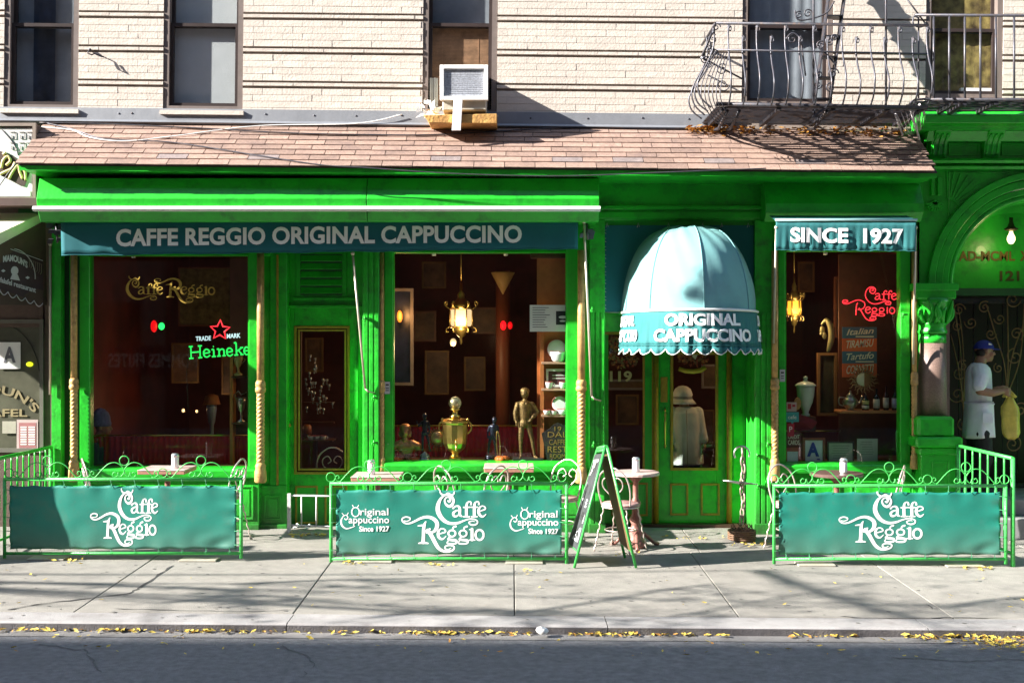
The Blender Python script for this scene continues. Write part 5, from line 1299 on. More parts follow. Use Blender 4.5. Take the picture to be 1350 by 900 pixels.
b.lathe(hq+Vector((0,0,-.10)), [(.155,-.012),(.13,.02),(.105,.05),(.102,.07),(.115,.085),(.105,.12),(.09,.155),(.05,.185),(0,.195)], 28, ey=.95)
part('hat', b, mat('white_cloth_hat', (.82,.82,.78), .85, var=.1, scale=10, bump=.7, bscale=20), hat_p)
b = MB(); b.lathe(hq+Vector((0,0,-.10)), [(.112,.045),(.108,.072)], 28, ey=.95); part('hat_band', b, mat('grey_ribbon', (.30,.31,.30), .8), hat_p)
b = MB()
for dx in (-.08,.08): x = Q(903,600).x+dx; b.limb([Vector((x,HY,.74)), Vector((x,HY,.4)), Vector((x,HY,.13))], [.10,.08,.07])
body('trousers', b, mat('dark_blue_cloth', (.02,.025,.05), .8), hat_p, .012)
# seated customer in a knitted cap behind the left window
KY = .75
kp = thing('person', 'customer in blue knitted cap sitting low behind the left cafe window', 'person', (XX(132,KY), KY, .03))
def Kp(px, py, dy=0): return P(px, py, KY)+Vector((0,dy,0))
b = MB(); k0 = Kp(135,562)
b.ball(k0+Vector((0,0,.02)), .095, 16, (.9,.85,1.0)); b.ball(k0+Vector((.03,0,-.05)), .062, 12, (1.05,.85,1)); b.cap(k0+Vector((.085,0,0)), .011, k0+Vector((.105,0,-.03)), .014)
b.ball(k0+Vector((.085,0,-.065)), .015, 8, (1,1.4,.6)); b.ball(k0+Vector((0,-.083,-.01)), .022, 10, (.8,.4,1.3))
b.cap(k0+Vector((-.02,0,-.08)), .055, k0+Vector((-.04,0,-.16)), .06); b.limb([k0+Vector((-.05,0,-.27)), k0+Vector((-.07,0,-.45)), k0+Vector((-.06,0,-.6))], [.14,.15,.15], 14)
b.limb([k0+Vector((-.06,-.18,-.22)), k0+Vector((-.03,-.22,-.42)), k0+Vector((.16,-.14,-.44))], [.055,.045,.032]); hand(b, k0+Vector((.16,-.14,-.44)), Vector((1,.4,0)), Vector((0,1,.2)), .5)
b.limb([k0+Vector((-.06,.18,-.22)), k0+Vector((-.03,.22,-.42)), k0+Vector((.16,.14,-.44))], [.055,.045,.032]); hand(b, k0+Vector((.16,.14,-.44)), Vector((1,-.4,0)), Vector((0,1,.2)), .5)
for dy in (-.09,.09): b.limb([k0+Vector((-.05,dy,-.62)), k0+Vector((.35,dy,-.62)), k0+Vector((.36,dy,-1.02))], [.085,.07,.045])
body('body', b, SKIN, kp, .008)
b = MB(); b.limb([k0+Vector((-.05,0,-.27)), k0+Vector((-.07,0,-.45)), k0+Vector((-.06,0,-.62))], [.16,.165,.165], 14)
for dy in (-1, 1): b.limb([k0+Vector((-.06,dy*.16,-.23)), k0+Vector((-.03,dy*.22,-.42)), k0+Vector((.12,dy*.15,-.44))], [.075,.06,.05])
for dy in (-.09,.09): b.limb([k0+Vector((-.05,dy,-.62)), k0+Vector((.35,dy,-.62)), k0+Vector((.36,dy,-1.0))], [.10,.085,.065])
body('clothes', b, mat('dark_blue_cloth', (.02,.025,.05), .8), kp, .013)
b = MB(); b.lathe(k0+Vector((-.02,0,.005)), [(.112,0),(.118,.03),(.108,.06),(.105,.10),(.085,.15),(.045,.19),(0,.205)], 26, ey=.92)
part('knitted_cap', b, mat('blue_wool', (.16,.16,.38), .95, var=.25, scale=40, bump=1, bscale=90), kp)
# ---------------------------------------------------------------- fire escape
fe = thing('fire_escape_balcony', 'wrought iron fire escape balcony with bellied bars and scrolls over the shingled roof', 'fire escape', (3.0, -.45, 4.3))
def bar(name, pts, r, par, m=IRONL, n=6): return part(name, MB().tube([Vector(p) for p in pts], r, n), m, par)
FYY = -.9; FX0, FX1 = 2.0, 4.07; FZ0 = 4.32; TR = 5.108
tl = lambda z, x: z-.0105*(x-3)
bar('top_rail', [(FX0,FYY,tl(TR,FX0)),(FX1,FYY,tl(TR,FX1)),(FX1+.03,FYY,tl(TR,FX1)-.05)], .014, fe, IRON); bar('top_rail', [(FX0,FYY,tl(TR,FX0)),(FX0,-.02,tl(TR,FX0))], .014, fe, IRON)
bar('mid_rail', [(FX0,FYY-.035,tl(4.84,FX0)),(FX1,FYY-.035,tl(4.82,FX1))], .009, fe); bar('mid_rail', [(FX0,FYY,4.84),(FX0,-.02,4.84)], .009, fe)
bar('edge_rail', [(FX0,FYY,tl(4.315,FX0)),(FX1,FYY,tl(4.30,FX1))], .022, fe, IRON)
for k in range(15):                                  # floor slats
    y = -.87+k*.059; part('floor_slat', MB().box(FX0, FX1+.02, y-.014, y+.014, 4.292, 4.304), IRON, fe)
for x in (2.08, 2.62, 3.15, 3.68, 4.02): part('cross_bar', MB().box(x-.02, x+.02, FYY, -.02, 4.258, 4.290), IRON, fe)
for x in (2.12, 2.24, 3.1, 4.0): bar('support_bracket', [(x,FYY+.05,4.27),(x,-.35,4.18),(x,-.03,4.07 if False else 4.22)], .016, fe, IRON)
def baluster(x, short, Y=FYY, side=False, yy=None):
    zt = tl(TR,x)-.015 if not short else tl(TR,x)-.12
    pts = []
    prof = [(0,1.0),(.0,.9),(.01,.75),(.06,.58),(.13,.42),(.165,.28),(.13,.12),(.03,.0)]
    for o_, f_ in prof:
        z = 4.31+(zt-4.31)*f_
        pts.append((x, Y-o_, z) if not side else (x-o_, yy, z))
    pts = smooth_path([Vector(p) for p in pts], 4)
    o = part('baluster', MB().tube(pts, .0085, 6), IRONL, fe)
    loop = spiral((0,0), .034, .014, PI/2, 1.25, 18)
    lc = [Vector((x+.018+v.x*.45, Y-.012, zt-.035+v.z)) if not side else Vector((x-.012, yy+v.x*.5, zt-.035+v.z)) for v in loop]
    part('curl', MB().tube(lc, .006, 5), IRONL, o)
for i in range(15): baluster(2.12+i*.139, i % 2 == 1)
for i in range(4): baluster(FX0, i % 2 == 1, side=True, yy=-.8+i*.2)
# scroll panel on the end
for k, (px, py, r_, a0, tn) in enumerate(((944,36,6,0,1.4),(940,52,7,1,1.5),(936,67,7,2,-1.5),(930,78,6,3,1.5),(952,92,8,1,1.5),(953,112,9,0,-1.5),(942,70,5,0,1.5),(935,86,4,2,1.4))):
    bar('end_scroll', [P(px,py,-.75)+v*1.0 for v in spiral((0,0), r_*.0075, .008, a0, tn)], .006, fe)
bar('end_brace', [P(941,38,-.78), P(924,78,-.78)], .013, fe, IRON); bar('end_brace', [P(925,76,-.8), P(980,105,-.1)], .010, fe)
for k in range(6):
    c = [P(944+k*3.5,70,-.85), P(927+k*5,105,-.92), P(925+k*5,130,-.95), P(938+k*5,155,-.85), P(955+k*5,168-k*3,-.7)]
    bar('end_loop', smooth_path(c, 5), .005, fe)
# hanging rods and the drop ladder / stair stringers
bar('suspension_rod', [(XX(1072.5,-.88),-.88,4.30),(XX(1072.5,-.88),-.88,6.4)], .011, fe); bar('suspension_rod', [(XX(1168,-.88),-.88,4.30),(XX(1168,-.88),-.88,6.4)], .011, fe)
bar('stay_rod', [P(1192,-6,-.85), P(1219,30,-.85)], .008, fe, IRON)
sd0 = P(1072,148,-.75); sd1 = P(1097,-40,-.15)
ld = part('stair_stringer', MB().obox((sd0+sd1)/2, (sd1-sd0)/2, (.006,.0,0), Vector((0,.045,.02))), IRON, fe)
sd2 = P(1092,148,-.72); sd3 = P(1118,-40,-.12)
part('stair_stringer', MB().obox((sd2+sd3)/2, (sd3-sd2)/2, (.006,0,0), Vector((0,.045,.02))), IRON, fe)
for k in range(7):
    f_ = (k+.6)/7; a = sd0.lerp(sd1,f_); c = sd2.lerp(sd3,f_); part('stair_tread', MB().obox((a+c)/2, (c-a)/2, (0,.06,0), (0,0,.006)), IRON, fe)
for (px, py, r_, a0, tn) in ((1065,18,6,0,1.5),(1053,20,5,1,1.5),(1098,97,8,0,1.5),(1095,116,7,1,1.5),(1080,98,6,2,1.5),(1078,112,6,0,-1.5),(1082,60,6,1,1.5),(1094,55,6,2,1.5),(1100,50,5,0,1.5),(1045,52,7,1,1.2)):
    bar('stair_scroll', [P(px,py,-.7)+v for v in spiral((0,0), r_*.0075, .008, a0, tn)], .007, fe)
bar('stair_rail', smooth_path([P(1048,14,-.7), P(1052,26,-.7), P(1070,25,-.7), P(1090,17,-.7), P(1100,2,-.7)], 5), .008, fe)
bar('stair_rail', smooth_path([P(1036,52,-.8), P(1044,44,-.8), P(1054,50,-.8), P(1058,70,-.8), P(1062,100,-.8)], 5), .009, fe)
bar('stair_rail', smooth_path([P(1078,62,-.75), P(1090,72,-.75), P(1102,86,-.75)], 5), .009, fe)
part('counterweight', MB().obox(P(1080,148,-.9), (.07,0,.05), (0,.02,0), (.01,0,.02)), IRONL, fe)
# second balcony
fe2 = thing('fire_escape_balcony', 'plain fire escape balcony with straight upright bars above the green arch', 'fire escape', (5.2, -.45, 4.4))
X0, X1 = XX(1206,-.9), 7.2; zt = ZZ(20,-.9)
bar('top_rail', [(X0,-.9,zt),(X1,-.9,zt-.02)], .014, fe2, IRONL); bar('edge_rail', [(XX(1222,-.9),-.9,ZZ(131.5,-.9)),(X1,-.9,ZZ(131.5,-.9))], .018, fe2, IRON)
for px in (1231,1251.5,1272,1292.5,1313,1337,1360,1385,1410): bar('baluster', [(XX(px,-.9),-.9,zt),(XX(px,-.9),-.9,ZZ(131,-.9))], .011, fe2, IRONL)
bar('end_post', [(XX(1211,-.88),-.88,ZZ(22,-.9)),(XX(1211,-.88),-.88,ZZ(132,-.9))], .008, fe2, IRONL)
bar('gooseneck', smooth_path([P(1211,24,-.9), P(1205,22,-.9), P(1204,32,-.9), P(1212,36,-.9), P(1221,34,-.9), P(1223,40,-.9)], 4), .008, fe2)
bar('end_curve', smooth_path([P(1200,136,-.92), P(1206,132,-.92), P(1214,131,-.92), P(1224,131,-.92)], 4), .012, fe2)
for k in range(10):
    y = -.84+k*.088; part('floor_slat', MB().box(XX(1205,-.9)+.0, X1, y-.016, y+.016, 4.353, 4.366), IRON, fe2)
for x in (4.35, 4.75, 5.25, 5.75, 6.3): part('cross_bar', MB().box(x-.02, x+.02, -.9, -.02, 4.318, 4.350), IRON, fe2)
for x in (4.45, 5.35, 6.1):
    part('side_grating', MB().obox((x,-.5,4.33), (.012,.4,.0), (0,0,.02), (.02,0,0)), IRON, fe2)
ash = MB()
for k in range(7):
    ash.tube([(XX(1155+k*10,-.9),-.92,4.25+k*.012),(XX(1200+k*3,-.6),-.55,4.20+k*.02)], .006, 4)
part('mesh_guard', MB().tube([P(1180,150,-.8), P(1190,178,-.5)], .012, 6).tube([P(1200,142,-.85), P(1212,184,-.45)], .012, 6).tube([P(1212,138,-.88), P(1219,150,-.7)], .012, 6), mat('white_mesh_guard', (.6,.55,.55), .5), fe2)
for k in range(6): part('mesh_bar', MB().tube([P(1182+k*6,150-k*1.6,-.8), P(1194+k*4,176-k,-.55)], .005, 4), mat('white_mesh_guard', (.6,.55,.55), .5), fe2)

# ---------------------------------------------------------------- neighbour shop at the left edge
nb = thing('falafel_shopfront', 'dark neighbouring shopfront with etched window beside the green corner post', 'shopfront', (-5.6, .1, 0))
BRN = mat('dark_brown_stone', (.10,.065,.05), .8, var=.25, scale=6, bump=.5)
part('wall', MB().box(-14, XX(0,0)-.75, .05, .4, -.15, 4.3).box(XX(-110,.05), XX(59,.05), .05, .4, 2.15, 4.3).box(XX(57,.05), XX(68,.05), .05, .4, -.1, 4.3).box(XX(-95,.05), XX(59,.05), .05, .4, -.15, ZZ(592,.05)), BRN, nb)
FRM = mat('olive_grey_frame', (.12,.115,.09), .6, var=.15)
part('window_frame', MB().pframe(-90,57,421,596,5,.03,.06), FRM, nb)
part('frosted_pane', MB().pb(-86,53,425,592,.075,.008), mat('frosted_green_grey_glass', (.095,.095,.065), .3, var=.35, scale=3), nb)
ar = [P(-20,455,.055)]; 
part('etched_arch', MB().tube([Vector((XX(-5,.07)+.46*math.cos(a), .072, ZZ(500,.07)+.60*math.sin(a))) for a in [PI*i/24 for i in range(25)]], .006, 4), mat('etched_line', (.035,.033,.025), .6), nb)
card = part('grade_card', MB().pb(-2,27,451,486,.058,.004), WHITE, nb)
text_part('A', flat_map(4.5,20.5,457,478,.056), mat('grey_print', (.12,.12,.14), .7), card, bold=.03)
def arcmap(cx_, cy_, r_, a0, a1, h, Y):
    def f(u, v, d):
        a = math.radians(a0+(a1-a0)*u); rr = r_+h*v; p = P(cx_+rr*math.sin(a), cy_-rr*math.cos(a), Y); return Vector((p.x, Y-d, p.z))
    return f
ETG = mat('tan_etched_letters', (.27,.22,.11), .7, var=.2)
text_part('MAMOUN\'S', arcmap(-8,585,66,-55,52,12,.068), ETG, nb, bold=.02)
text_part('FALAFEL', flat_map(-50,36,539,549,.068), ETG, nb, bold=.02)
mn = part('menu_poster', MB().pb(22,50,553,592,.058,.004), mat('pale_pink_poster', (.48,.38,.36), .7), nb)
part('print_block', MB().pb(25,47.5,557,590,.056,.002), mat('dusty_red_print', (.34,.14,.14), .7), mn)
b = MB()
for k in range(8):
    b.pb(27,35,562+k*3.2,563.8+k*3.2,.054,.001); b.pb(37.5,46,562+k*3.2,563.8+k*3.2,.054,.001)
part('print_lines', b, WHITE, mn)
part('notice', MB().pb(3,21,555,571,.058,.004), mat('pale_notice', (.4,.38,.3), .7), nb)
lmp = tag(part('glowing_lamp', MB().ball(P(39,480,.06), .032, 12, (1.2,.6,.8)), emis('yellow_green_glow', (.75,.85,.02), .4)), 'small yellow green glowing lamp on the neighbour window right of the grade card', 'lamp')
# awning: slope and edge coloured pale to look sunlit, dark side and hanging side flap
na = thing('side_awning', 'dark brown falafel shop awning with top edge coloured pale as sunlit and round emblem on its scalloped flap', 'awning', (-5.1, -.5, 3.1))
DBR = mat('dark_brown_canvas', (.055,.032,.022), .85, var=.2, bump=.3)
LITB = mat('sunlit_awning_band', (.60,.52,.42), .8, var=.08)  # sunlight on the brown canvas, put into the colour
A0 = P(56,281,-.02); A1 = P(-30,321,-.85); B0 = A0+Vector((0,0,-.09)); B1 = A1+Vector((0,0,-.13))
W_ = Vector((-2.6,0,0))
part('top_canvas', MB().add([A0, A1, A1+W_, A0+W_], [(0,1,2,3)]), LITB, na)
part('edge_band', MB().add([A0, A1, B1, B0], [(0,1,2,3)]), LITB, na)
C0 = P(62,402,-.02); C1 = P(-40,402,-.85)
part('side_canvas', MB().add([B0+Vector((.03,0,0)), B1, C1, C0], [(0,1,2,3)]), DBR, na)
def flp(u, v): # u 0 at left .. 1 at right, v 0 bottom .. 1 top
    Yv = -.62*(1-u)-.03*u; px = -12+(57+12)*u; yt_ = 317+25*u; yb_ = 377+23*u
    return P(px, yb_+(yt_-yb_)*v, Yv-.03)
vs = []
for i in range(21):
    for j in range(5): vs.append(flp(i/20, j/4))
fl_ = part('flap', MB().add(vs, [(5*i+j, 5*i+5+j, 5*i+6+j, 5*i+1+j) for i in range(20) for j in range(4)], True), mat('dark_plum_canvas', (.035,.018,.022), .85), na)
def fm(x, y): u = (x+12)/69.0; yt_ = 317+25*u; yb_ = 377+23*u; return flp(u, (yb_-y)/(yb_-yt_))+Vector((0,-.012,0))
WT = mat('off_white_print', (.42,.40,.42), .8)
part('border', MB().tube([flp(i/20, .97)+Vector((0,-.012,0)) for i in range(21)], .004, 4), WT, fl_)
part('scallop_trim', MB().tube([flp(i/60, 0)+Vector((0,-.012,-.045*abs(math.sin(i/60*PI*6)))) for i in range(61)], .005, 4), WT, fl_)
part('emblem_ring', MB().tube([fm(16+31*math.cos(a), 366+38*math.sin(a)) for a in [-1.45+i*1.5/24 for i in range(25)]], .005, 4), WT, fl_)
def am(x0_, x1_, y0_, y1_, bow): return lambda u, v, d: fm(x0_+(x1_-x0_)*u, y0_+(y1_-y0_)*u-bow*math.sin(PI*u)-(9 if bow else 7)*v)+Vector((0,-.003-d,0))
text_part('MAMOUN\'S', am(5,37,346,354,4.5), WT, fl_, bold=.03)
text_part('falafel restaurant', am(1,48,372,386,0), WT, fl_, bold=.02)
part('emblem_bust', MB().add([fm(20+5*math.cos(a), 357+6*math.sin(a)) for a in [2*PI*i/12 for i in range(12)]]+[fm(17,361), fm(24,362), fm(27,370), fm(14,368)], [tuple(range(12)), (12,13,14,15)]), WT, fl_)
for x, y in ((5,357),(37,366)): part('star', MB().add([fm(x-3,y), fm(x,y-2), fm(x+3,y), fm(x,y+2)], [(0,1,2,3)]), WT, fl_)
for k in range(7): part('key_pattern', MB().tube([fm(38+k*2.6,342+k*1.0), fm(38+k*2.6+1.5,342+k), fm(38+k*2.6+1.5,350+k*1.6), fm(39+k*2.4,352+k*1.6)], .0025, 4), mat('tan_print', (.22,.18,.13), .8), fl_)
# lightbox sign above the awning
ns_ = thing('shop_sign', 'white sign with key pattern and gold lettering above the neighbour awning', 'sign', P(20,255,-.25))
Ys = -.30
part('cabinet', MB().pb(-60,46,163,262,Ys+.01,.25), BRN, ns_); part('face', MB().pb(-58,42.5,169,261,Ys,.012), mat('sign_white', (.74,.72,.68), .5), ns_)
part('cabinet_frame', MB().pframe(-60,47,162,264,4.2,Ys-.02,.04), mat('tan_metal_frame', (.27,.22,.18), .5, .3), ns_)
b = MB()
for (x, y) in ((12,174),(12,188),(24,174),(24,188),(34,174),(34,188),(24,200),(34,202)):
    b.tube([P(x,y,Ys-.006), P(x+8,y,Ys-.006), P(x+8,y+9,Ys-.006), P(x+3,y+9,Ys-.006), P(x+3,y+4,Ys-.006)], .0035, 4)
b.tube([P(2,171,Ys-.006), P(14,184,Ys-.006), P(22,196,Ys-.006), P(24,205,Ys-.006)], .005, 4)
part('key_pattern', b, mat('dark_line_print', (.06,.05,.06), .7), ns_)
part('dark_band', MB().add([P(-10,195,Ys-.008), P(18,206,Ys-.008), P(41,224,Ys-.008), P(32,246,Ys-.008), P(-10,232,Ys-.008)], [(0,1,2,3,4)]), mat('dark_sign_brown', (.06,.035,.025), .7), ns_)
q = MB()
for pts in ([(2,222),(4,212),(10,206),(14,212),(8,218)],[(0,230),(8,226),(16,222),(20,214)],[(12,236),(16,228),(20,222),(24,218),(26,226),(30,236)],[(4,204),(8,201)],[(27,222),(33,226),(34,238)]):
    q.tube(smooth_path([P(x,y,Ys-.014) for x, y in pts], 4), .015, 5)
part('script_lettering', q, mat('gold_outline_print', (.62,.50,.22), .5), ns_)
part('white_swash', MB().add([P(-10,226,Ys-.012), P(10,236,Ys-.012), P(40,252,Ys-.012), P(40,259,Ys-.012), P(-10,259,Ys-.012)], [(0,1,2,3,4)]), mat('sign_white', (.74,.72,.68), .5), ns_)
part('ledge', MB().pb(-60,52,261,271,-.34,.3), mat('dark_rust', (.09,.05,.045), .8), nb)
cable('cable', [P(22,214,-.5), P(4,238,-.5), P(-30,290,-.5)], .006, IRON, 'thin dark cable in front of the white neighbour sign')
# unseen board added just outside the frame to shade the first fence panel
shade_board = thing('sandwich_board', 'tall plain unseen board added left of the fence to shade its first panel', 'sandwich board', (-5.6,-2.1,-.02))
zg = ground(-5.6,-2.1)
q = part('panel', MB().add([(-5.40,-1.98,1.47),(-5.40,-1.74,1.47),(-4.90,-1.74,zg),(-4.90,-1.98,zg)], [(0,1,2,3)]), mat('brown_hardboard', (.13,.075,.03), .7), shade_board); q.modifiers.new('t','SOLIDIFY').thickness = .02
q = part('panel', MB().add([(-5.40,-1.98,1.47),(-5.40,-1.74,1.47),(-5.90,-1.74,zg),(-5.90,-1.98,zg)], [(0,1,2,3)]), mat('brown_hardboard', (.13,.075,.03), .7), shade_board); q.modifiers.new('t','SOLIDIFY').thickness = .02

# ---------------------------------------------------------------- cafe interior
room = struct(part('dining_room', MB().box(-5.0, 4.5, 6.0, 6.1, 0, 3.4).box(-5.1,-5.0,.3,6.1,0,3.4).box(4.5,4.55,.3,6.1,0,3.4).box(-5.1,4.55,.3,6.1,3.35,3.4), mat('dark_red_wall', (.095,.015,.009), .6, var=.5, scale=2)))
struct(part('cafe_floor', MB().box(-5.1, 4.5, .3, 6.1, -.1, .025), mat('dark_wood_floor', (.05,.025,.015), .4, var=.3)))
RED = mat('red_half_curtain', (.50,.012,.018), .85, var=.35, scale=5, bump=.4)
BRASS = mat('polished_brass', (.75,.5,.15), .28, 1, var=.1)
WOOD = mat('orange_brown_wood', (.42,.14,.04), .5, var=.25, scale=6)
WOODD = mat('dark_cabinet_wood', (.085,.028,.012), .5, var=.3, scale=6)
def rail(px0, px1, py, Y, label, ncurt=True, py1=None):
    t = thing('curtain_rail', label, 'curtain rail', P((px0+px1)/2, py, Y))
    part('rod', MB().tube([P(px0,py,Y), P(px1,py,Y)], .009, 8), BRASS, t)
    if ncurt:
        a = XX(px0,Y); c = XX(px1,Y)
        part('curtain', curtain(a, c, ZZ(py1,Y), ZZ(py+1.5,Y), Y+.01, int((c-a)/.06), .014), RED, t)
        b = MB(); x = a+.05
        while x < c: b.tube([Vector((x, Y+.012*math.cos(q)*1.2, ZZ(py,Y)-.004+.012*math.sin(q))) for q in [2*PI*i/10 for i in range(10)]], .002, 4, closed=True); x += .11
        part('curtain_rings', b, BRASS, t)
    return t
rail(119, 328, 573.5, .62, 'brass rail with dark red half curtain across the left window', True, 616)
rail(518, 718, 561, .75, 'brass rail with dark red half curtain behind the statues', True, 612)
rail(1036, 1108, 568, .5, 'short brass rail low in the right window', False)
# inner window boards the ornaments stand on
part('window_board', MB().pb(516,748,609,613,.06,.6), WOODD, shop); part('window_board', MB().pb(1034,1188,611,615,.06,.5), WOODD, shop); part('window_board', MB().pb(117,329,616,620,.06,.4), WOODD, shop)
def picture(label, px0, px1, py0, py1, Y, mf, mi, tp=3, name='picture_frame', cat='picture'):
    t = thing(name, label, cat, P((px0+px1)/2, py1, Y))
    part('frame', MB().pframe(px0,px1,py0,py1,tp,Y,.03), mf, t); part('canvas', MB().pb(px0+tp-.5,px1-tp+.5,py0+tp-.5,py1-tp+.5,Y+.012,.006), mi, t); return t
DKP = mat('dark_old_painting', (.05,.028,.02), .5, var=.9, scale=4, col2=(.13,.07,.035))
GRYF = mat('dull_silver_frame', (.17,.15,.15), .5, .3, var=.2)
picture('tall grey framed dark mirror at the left edge of the statue window', 508, 545, 380, 508, 1.6, GRYF, mat('night_blue_mirror', (.012,.016,.05), .3, var=.5), 4)
picture('wide dark painting high on the back wall of the left window', 235, 305, 352, 430, 3.0, WOODD, mat('olive_tapestry', (.075,.065,.025), .9, var=.5, scale=14), 2)
picture('dark painting on the back wall left of the brass lantern', 545, 575, 410, 450, 3.0, WOODD, DKP, 3)
picture('dim painting behind the cone shaped lamp', 622, 655, 405, 440, 3.2, WOODD, DKP, 3)
picture('dark painting with pale frame behind the hat of the customer', 925, 948, 480, 512, 2.6, GRYF, DKP, 3)
picture('pale framed picture under the house number in the side light', 800, 856, 500, 514, 1.8, GRYF, DKP, 3)
picture('large reddish painting behind the red neon lettering', 1100, 1200, 365, 445, 1.2, WOODD, mat('mauve_brown_painting', (.10,.045,.04), .6, var=.5, scale=4), 3)
# lamps
def point(p, e, c=(1,.72,.38), r=.05):
    l = bpy.data.lights.new('lamp_light','POINT'); l.energy = e; l.color = c; l.shadow_soft_size = r
    o = bpy.data.objects.new('lamp_light', l); COL.objects.link(o); o.location = p; return o
def lantern(label, px, py, Y, w_, h, em, mm, glow, e):
    t = thing('hanging_lantern', label, 'lantern', P(px,py,Y)); s = (Y-CAMY)/F; x = XX(px,Y); r = w_*s/2; z0 = ZZ(py+h/2,Y); z1 = ZZ(py-h/2,Y)
    part('glass_body', MB().lathe((x,Y,0), [(r*.78,z0),(r*.92,z0+(z1-z0)*.15),(r*.92,z0+(z1-z0)*.9),(r*.8,z1)], 6, smooth=False), em, t)
    b = MB()
    for k in range(6):
        a = 2*PI*k/6; b.tube([(x+r*.98*math.cos(a),Y+r*.98*math.sin(a),z0-.01),(x+r*.98*math.cos(a),Y+r*.98*math.sin(a),z1+.01)], .008, 5)
        b.tube(smooth_path([Vector((x+r*f_*math.cos(a),Y+r*f_*math.sin(a),z1+g_)) for f_, g_ in ((1.0,0),(1.35,.03),(1.45,.07),(1.2,.08),(1.25,.04))], 3), .006, 4)
        b.tube(smooth_path([Vector((x+r*f_*math.cos(a),Y+r*f_*math.sin(a),z0-g_)) for f_, g_ in ((1.0,0),(1.3,.02),(1.3,.06),(1.1,.05))], 3), .006, 4)
    for zz in (z0, z1): b.tube([(x+r*math.cos(2*PI*k/6),Y+r*math.sin(2*PI*k/6),zz) for k in range(6)], .009, 5, closed=True)
    b.lathe((x,Y,0), [(r*.95,z1),(r*.8,z1+.05),(r*.45,z1+.10),(r*.3,z1+.13),(r*.35,z1+.16),(r*.15,z1+.2),(r*.12,z1+.30)], 12)
    b.lathe((x,Y,0), [(0,z0-.20),(r*.12,z0-.17),(r*.1,z0-.12),(r*.35,z0-.10),(r*.55,z0-.05),(r*.8,z0)], 12)
    b.tube([(x,Y,z1+.28),(x,Y,3.3)], .006, 5); part('metalwork', b, mm, t)
    point((x,Y-.25,(z0+z1)/2-.1), e); return t
BR2 = mat('aged_brass', (.30,.20,.06), .4, .9, var=.3)
lantern('ornate brass lantern with lit white glass in the statue window', 608, 419, .9, 30, 24, emis('warm_white_glass', (1,.68,.36), .30), BR2, 1, 6)
lantern('ornate amber lantern in the window with the red neon', 1047, 406, .8, 19, 20, emis('amber_glass', (1,.42,.03), .5), BR2, 1, 4)
def bulb(label, px, py, Y, r, em, name='small_lamp', sc=(1,1,1.2)): return tag(part(name, MB().ball(P(px,py,Y), r, 12, sc), em), label, 'lamp')
bulb('small bright lamp hanging under the brass lantern', 597.5, 451, 1.5, .038, emis('warm_white_glass', (1,.68,.36), .30))
bulb('left one of two small red lamps below the cone sconce', 663.5, 429, 2.2, .036, emis('red_lamp', (1,.004,.008), .9), sc=(1,1,1.6)); bulb('right one of two small red lamps below the cone sconce', 672.5, 429, 2.2, .030, emis('dim_red_lamp', (1,.004,.008), .28), sc=(1,1,1.6))
bulb('red half of the small lamp pair in the middle of the left window', 203, 430, 2.2, .042, emis('dim_red_lamp', (1,.004,.008), .28), sc=(1,1,1.8)); bulb('green half of the small lamp pair in the middle of the left window', 213, 430, 2.2, .038, emis('green_lamp', (.02,1,.14), .6))
bulb('orange wall lamp at the left edge of the statue window', 527, 417, 1.4, .033, emis('orange_lamp', (1,.30,.03), .3), sc=(1,.5,2.2)); bulb('tiny warm table lamp in the left window, nearer to the knitted cap', 241.5, 541, 2.5, .020, emis('warm_white_glass', (1,.68,.36), .30)); bulb('tiny warm table lamp in the left window, nearer to the trophies', 259.5, 542, 2.5, .016, emis('warm_white_glass', (1,.68,.36), .30))
cone = thing('cone_sconce', 'pale cone shaped wall sconce above the red lamps', 'lamp', P(663,388,2.3))
part('shade', MB().lathe(P(663,388,2.3), [(.005,0),(.15,.27),(.145,.272)], 24), mat('parchment_shade', (.42,.30,.12), .6), cone)
part('column', MB().lathe(P(663,388,2.45), [(.09,-2.2),(.09,.3)], 14), mat('reddish_wood_column', (.16,.05,.025), .5), cone)
for px, py, lb in ((572,334,'white ceiling spotlight left of the brass lantern'),(667,334,'white ceiling spotlight right of the brass lantern'),(176,337,'white ceiling spotlight in the left window'),(1088,333,'white ceiling spotlight in the right window')):
    tag(part('ceiling_spot', MB().lathe(P(px,py+3,.35), [(.020,0),(.024,.03),(.012,.05),(.006,.12)], 12), WHITE), lb, 'spotlight')
# the lit lamps also light the room around them
point(P(597.5,458,1.45), 7, (1,.6,.3), .06); point(P(527,415,1.25), 3, (1,.45,.15), .05); point(P(250,538,2.4), 3, (1,.55,.28), .05)
point(P(1047,425,1.1), 5, (1,.5,.2), .05)

GF = mat('dull_gilt_frame', (.13,.075,.025), .5, .3, var=.3)
for px0, px1, py0, py1, Yq, lb in ((556,588,345,380,3.4,'small gilt framed dark picture high left of the brass lantern'),
    (560,592,462,520,3.2,'upright gilt framed picture behind the samovar'),(612,640,470,515,3.6,'dark gilt framed picture just right of the samovar ring'),
    (132,162,372,420,3.2,'gilt framed picture at the upper left of the left window'),(226,262,452,505,3.1,'gilt framed picture below the red and green lamps'),
    (292,318,470,520,3.3,'small gilt framed picture left of the trophy cabinet'),(1052,1074,345,385,2.8,'small gilt framed picture above the amber lantern'),(402,426,445,490,2.4,'gilt framed picture seen through the side door'),(812,842,520,560,2.2,'gilt framed picture low in the side light by the house number'),
    (925,942,540,585,2.4,'gilt framed picture right of the customer in the hat')):
    picture(lb, px0, px1, py0, py1, Yq, GF, DKP, 2.4)
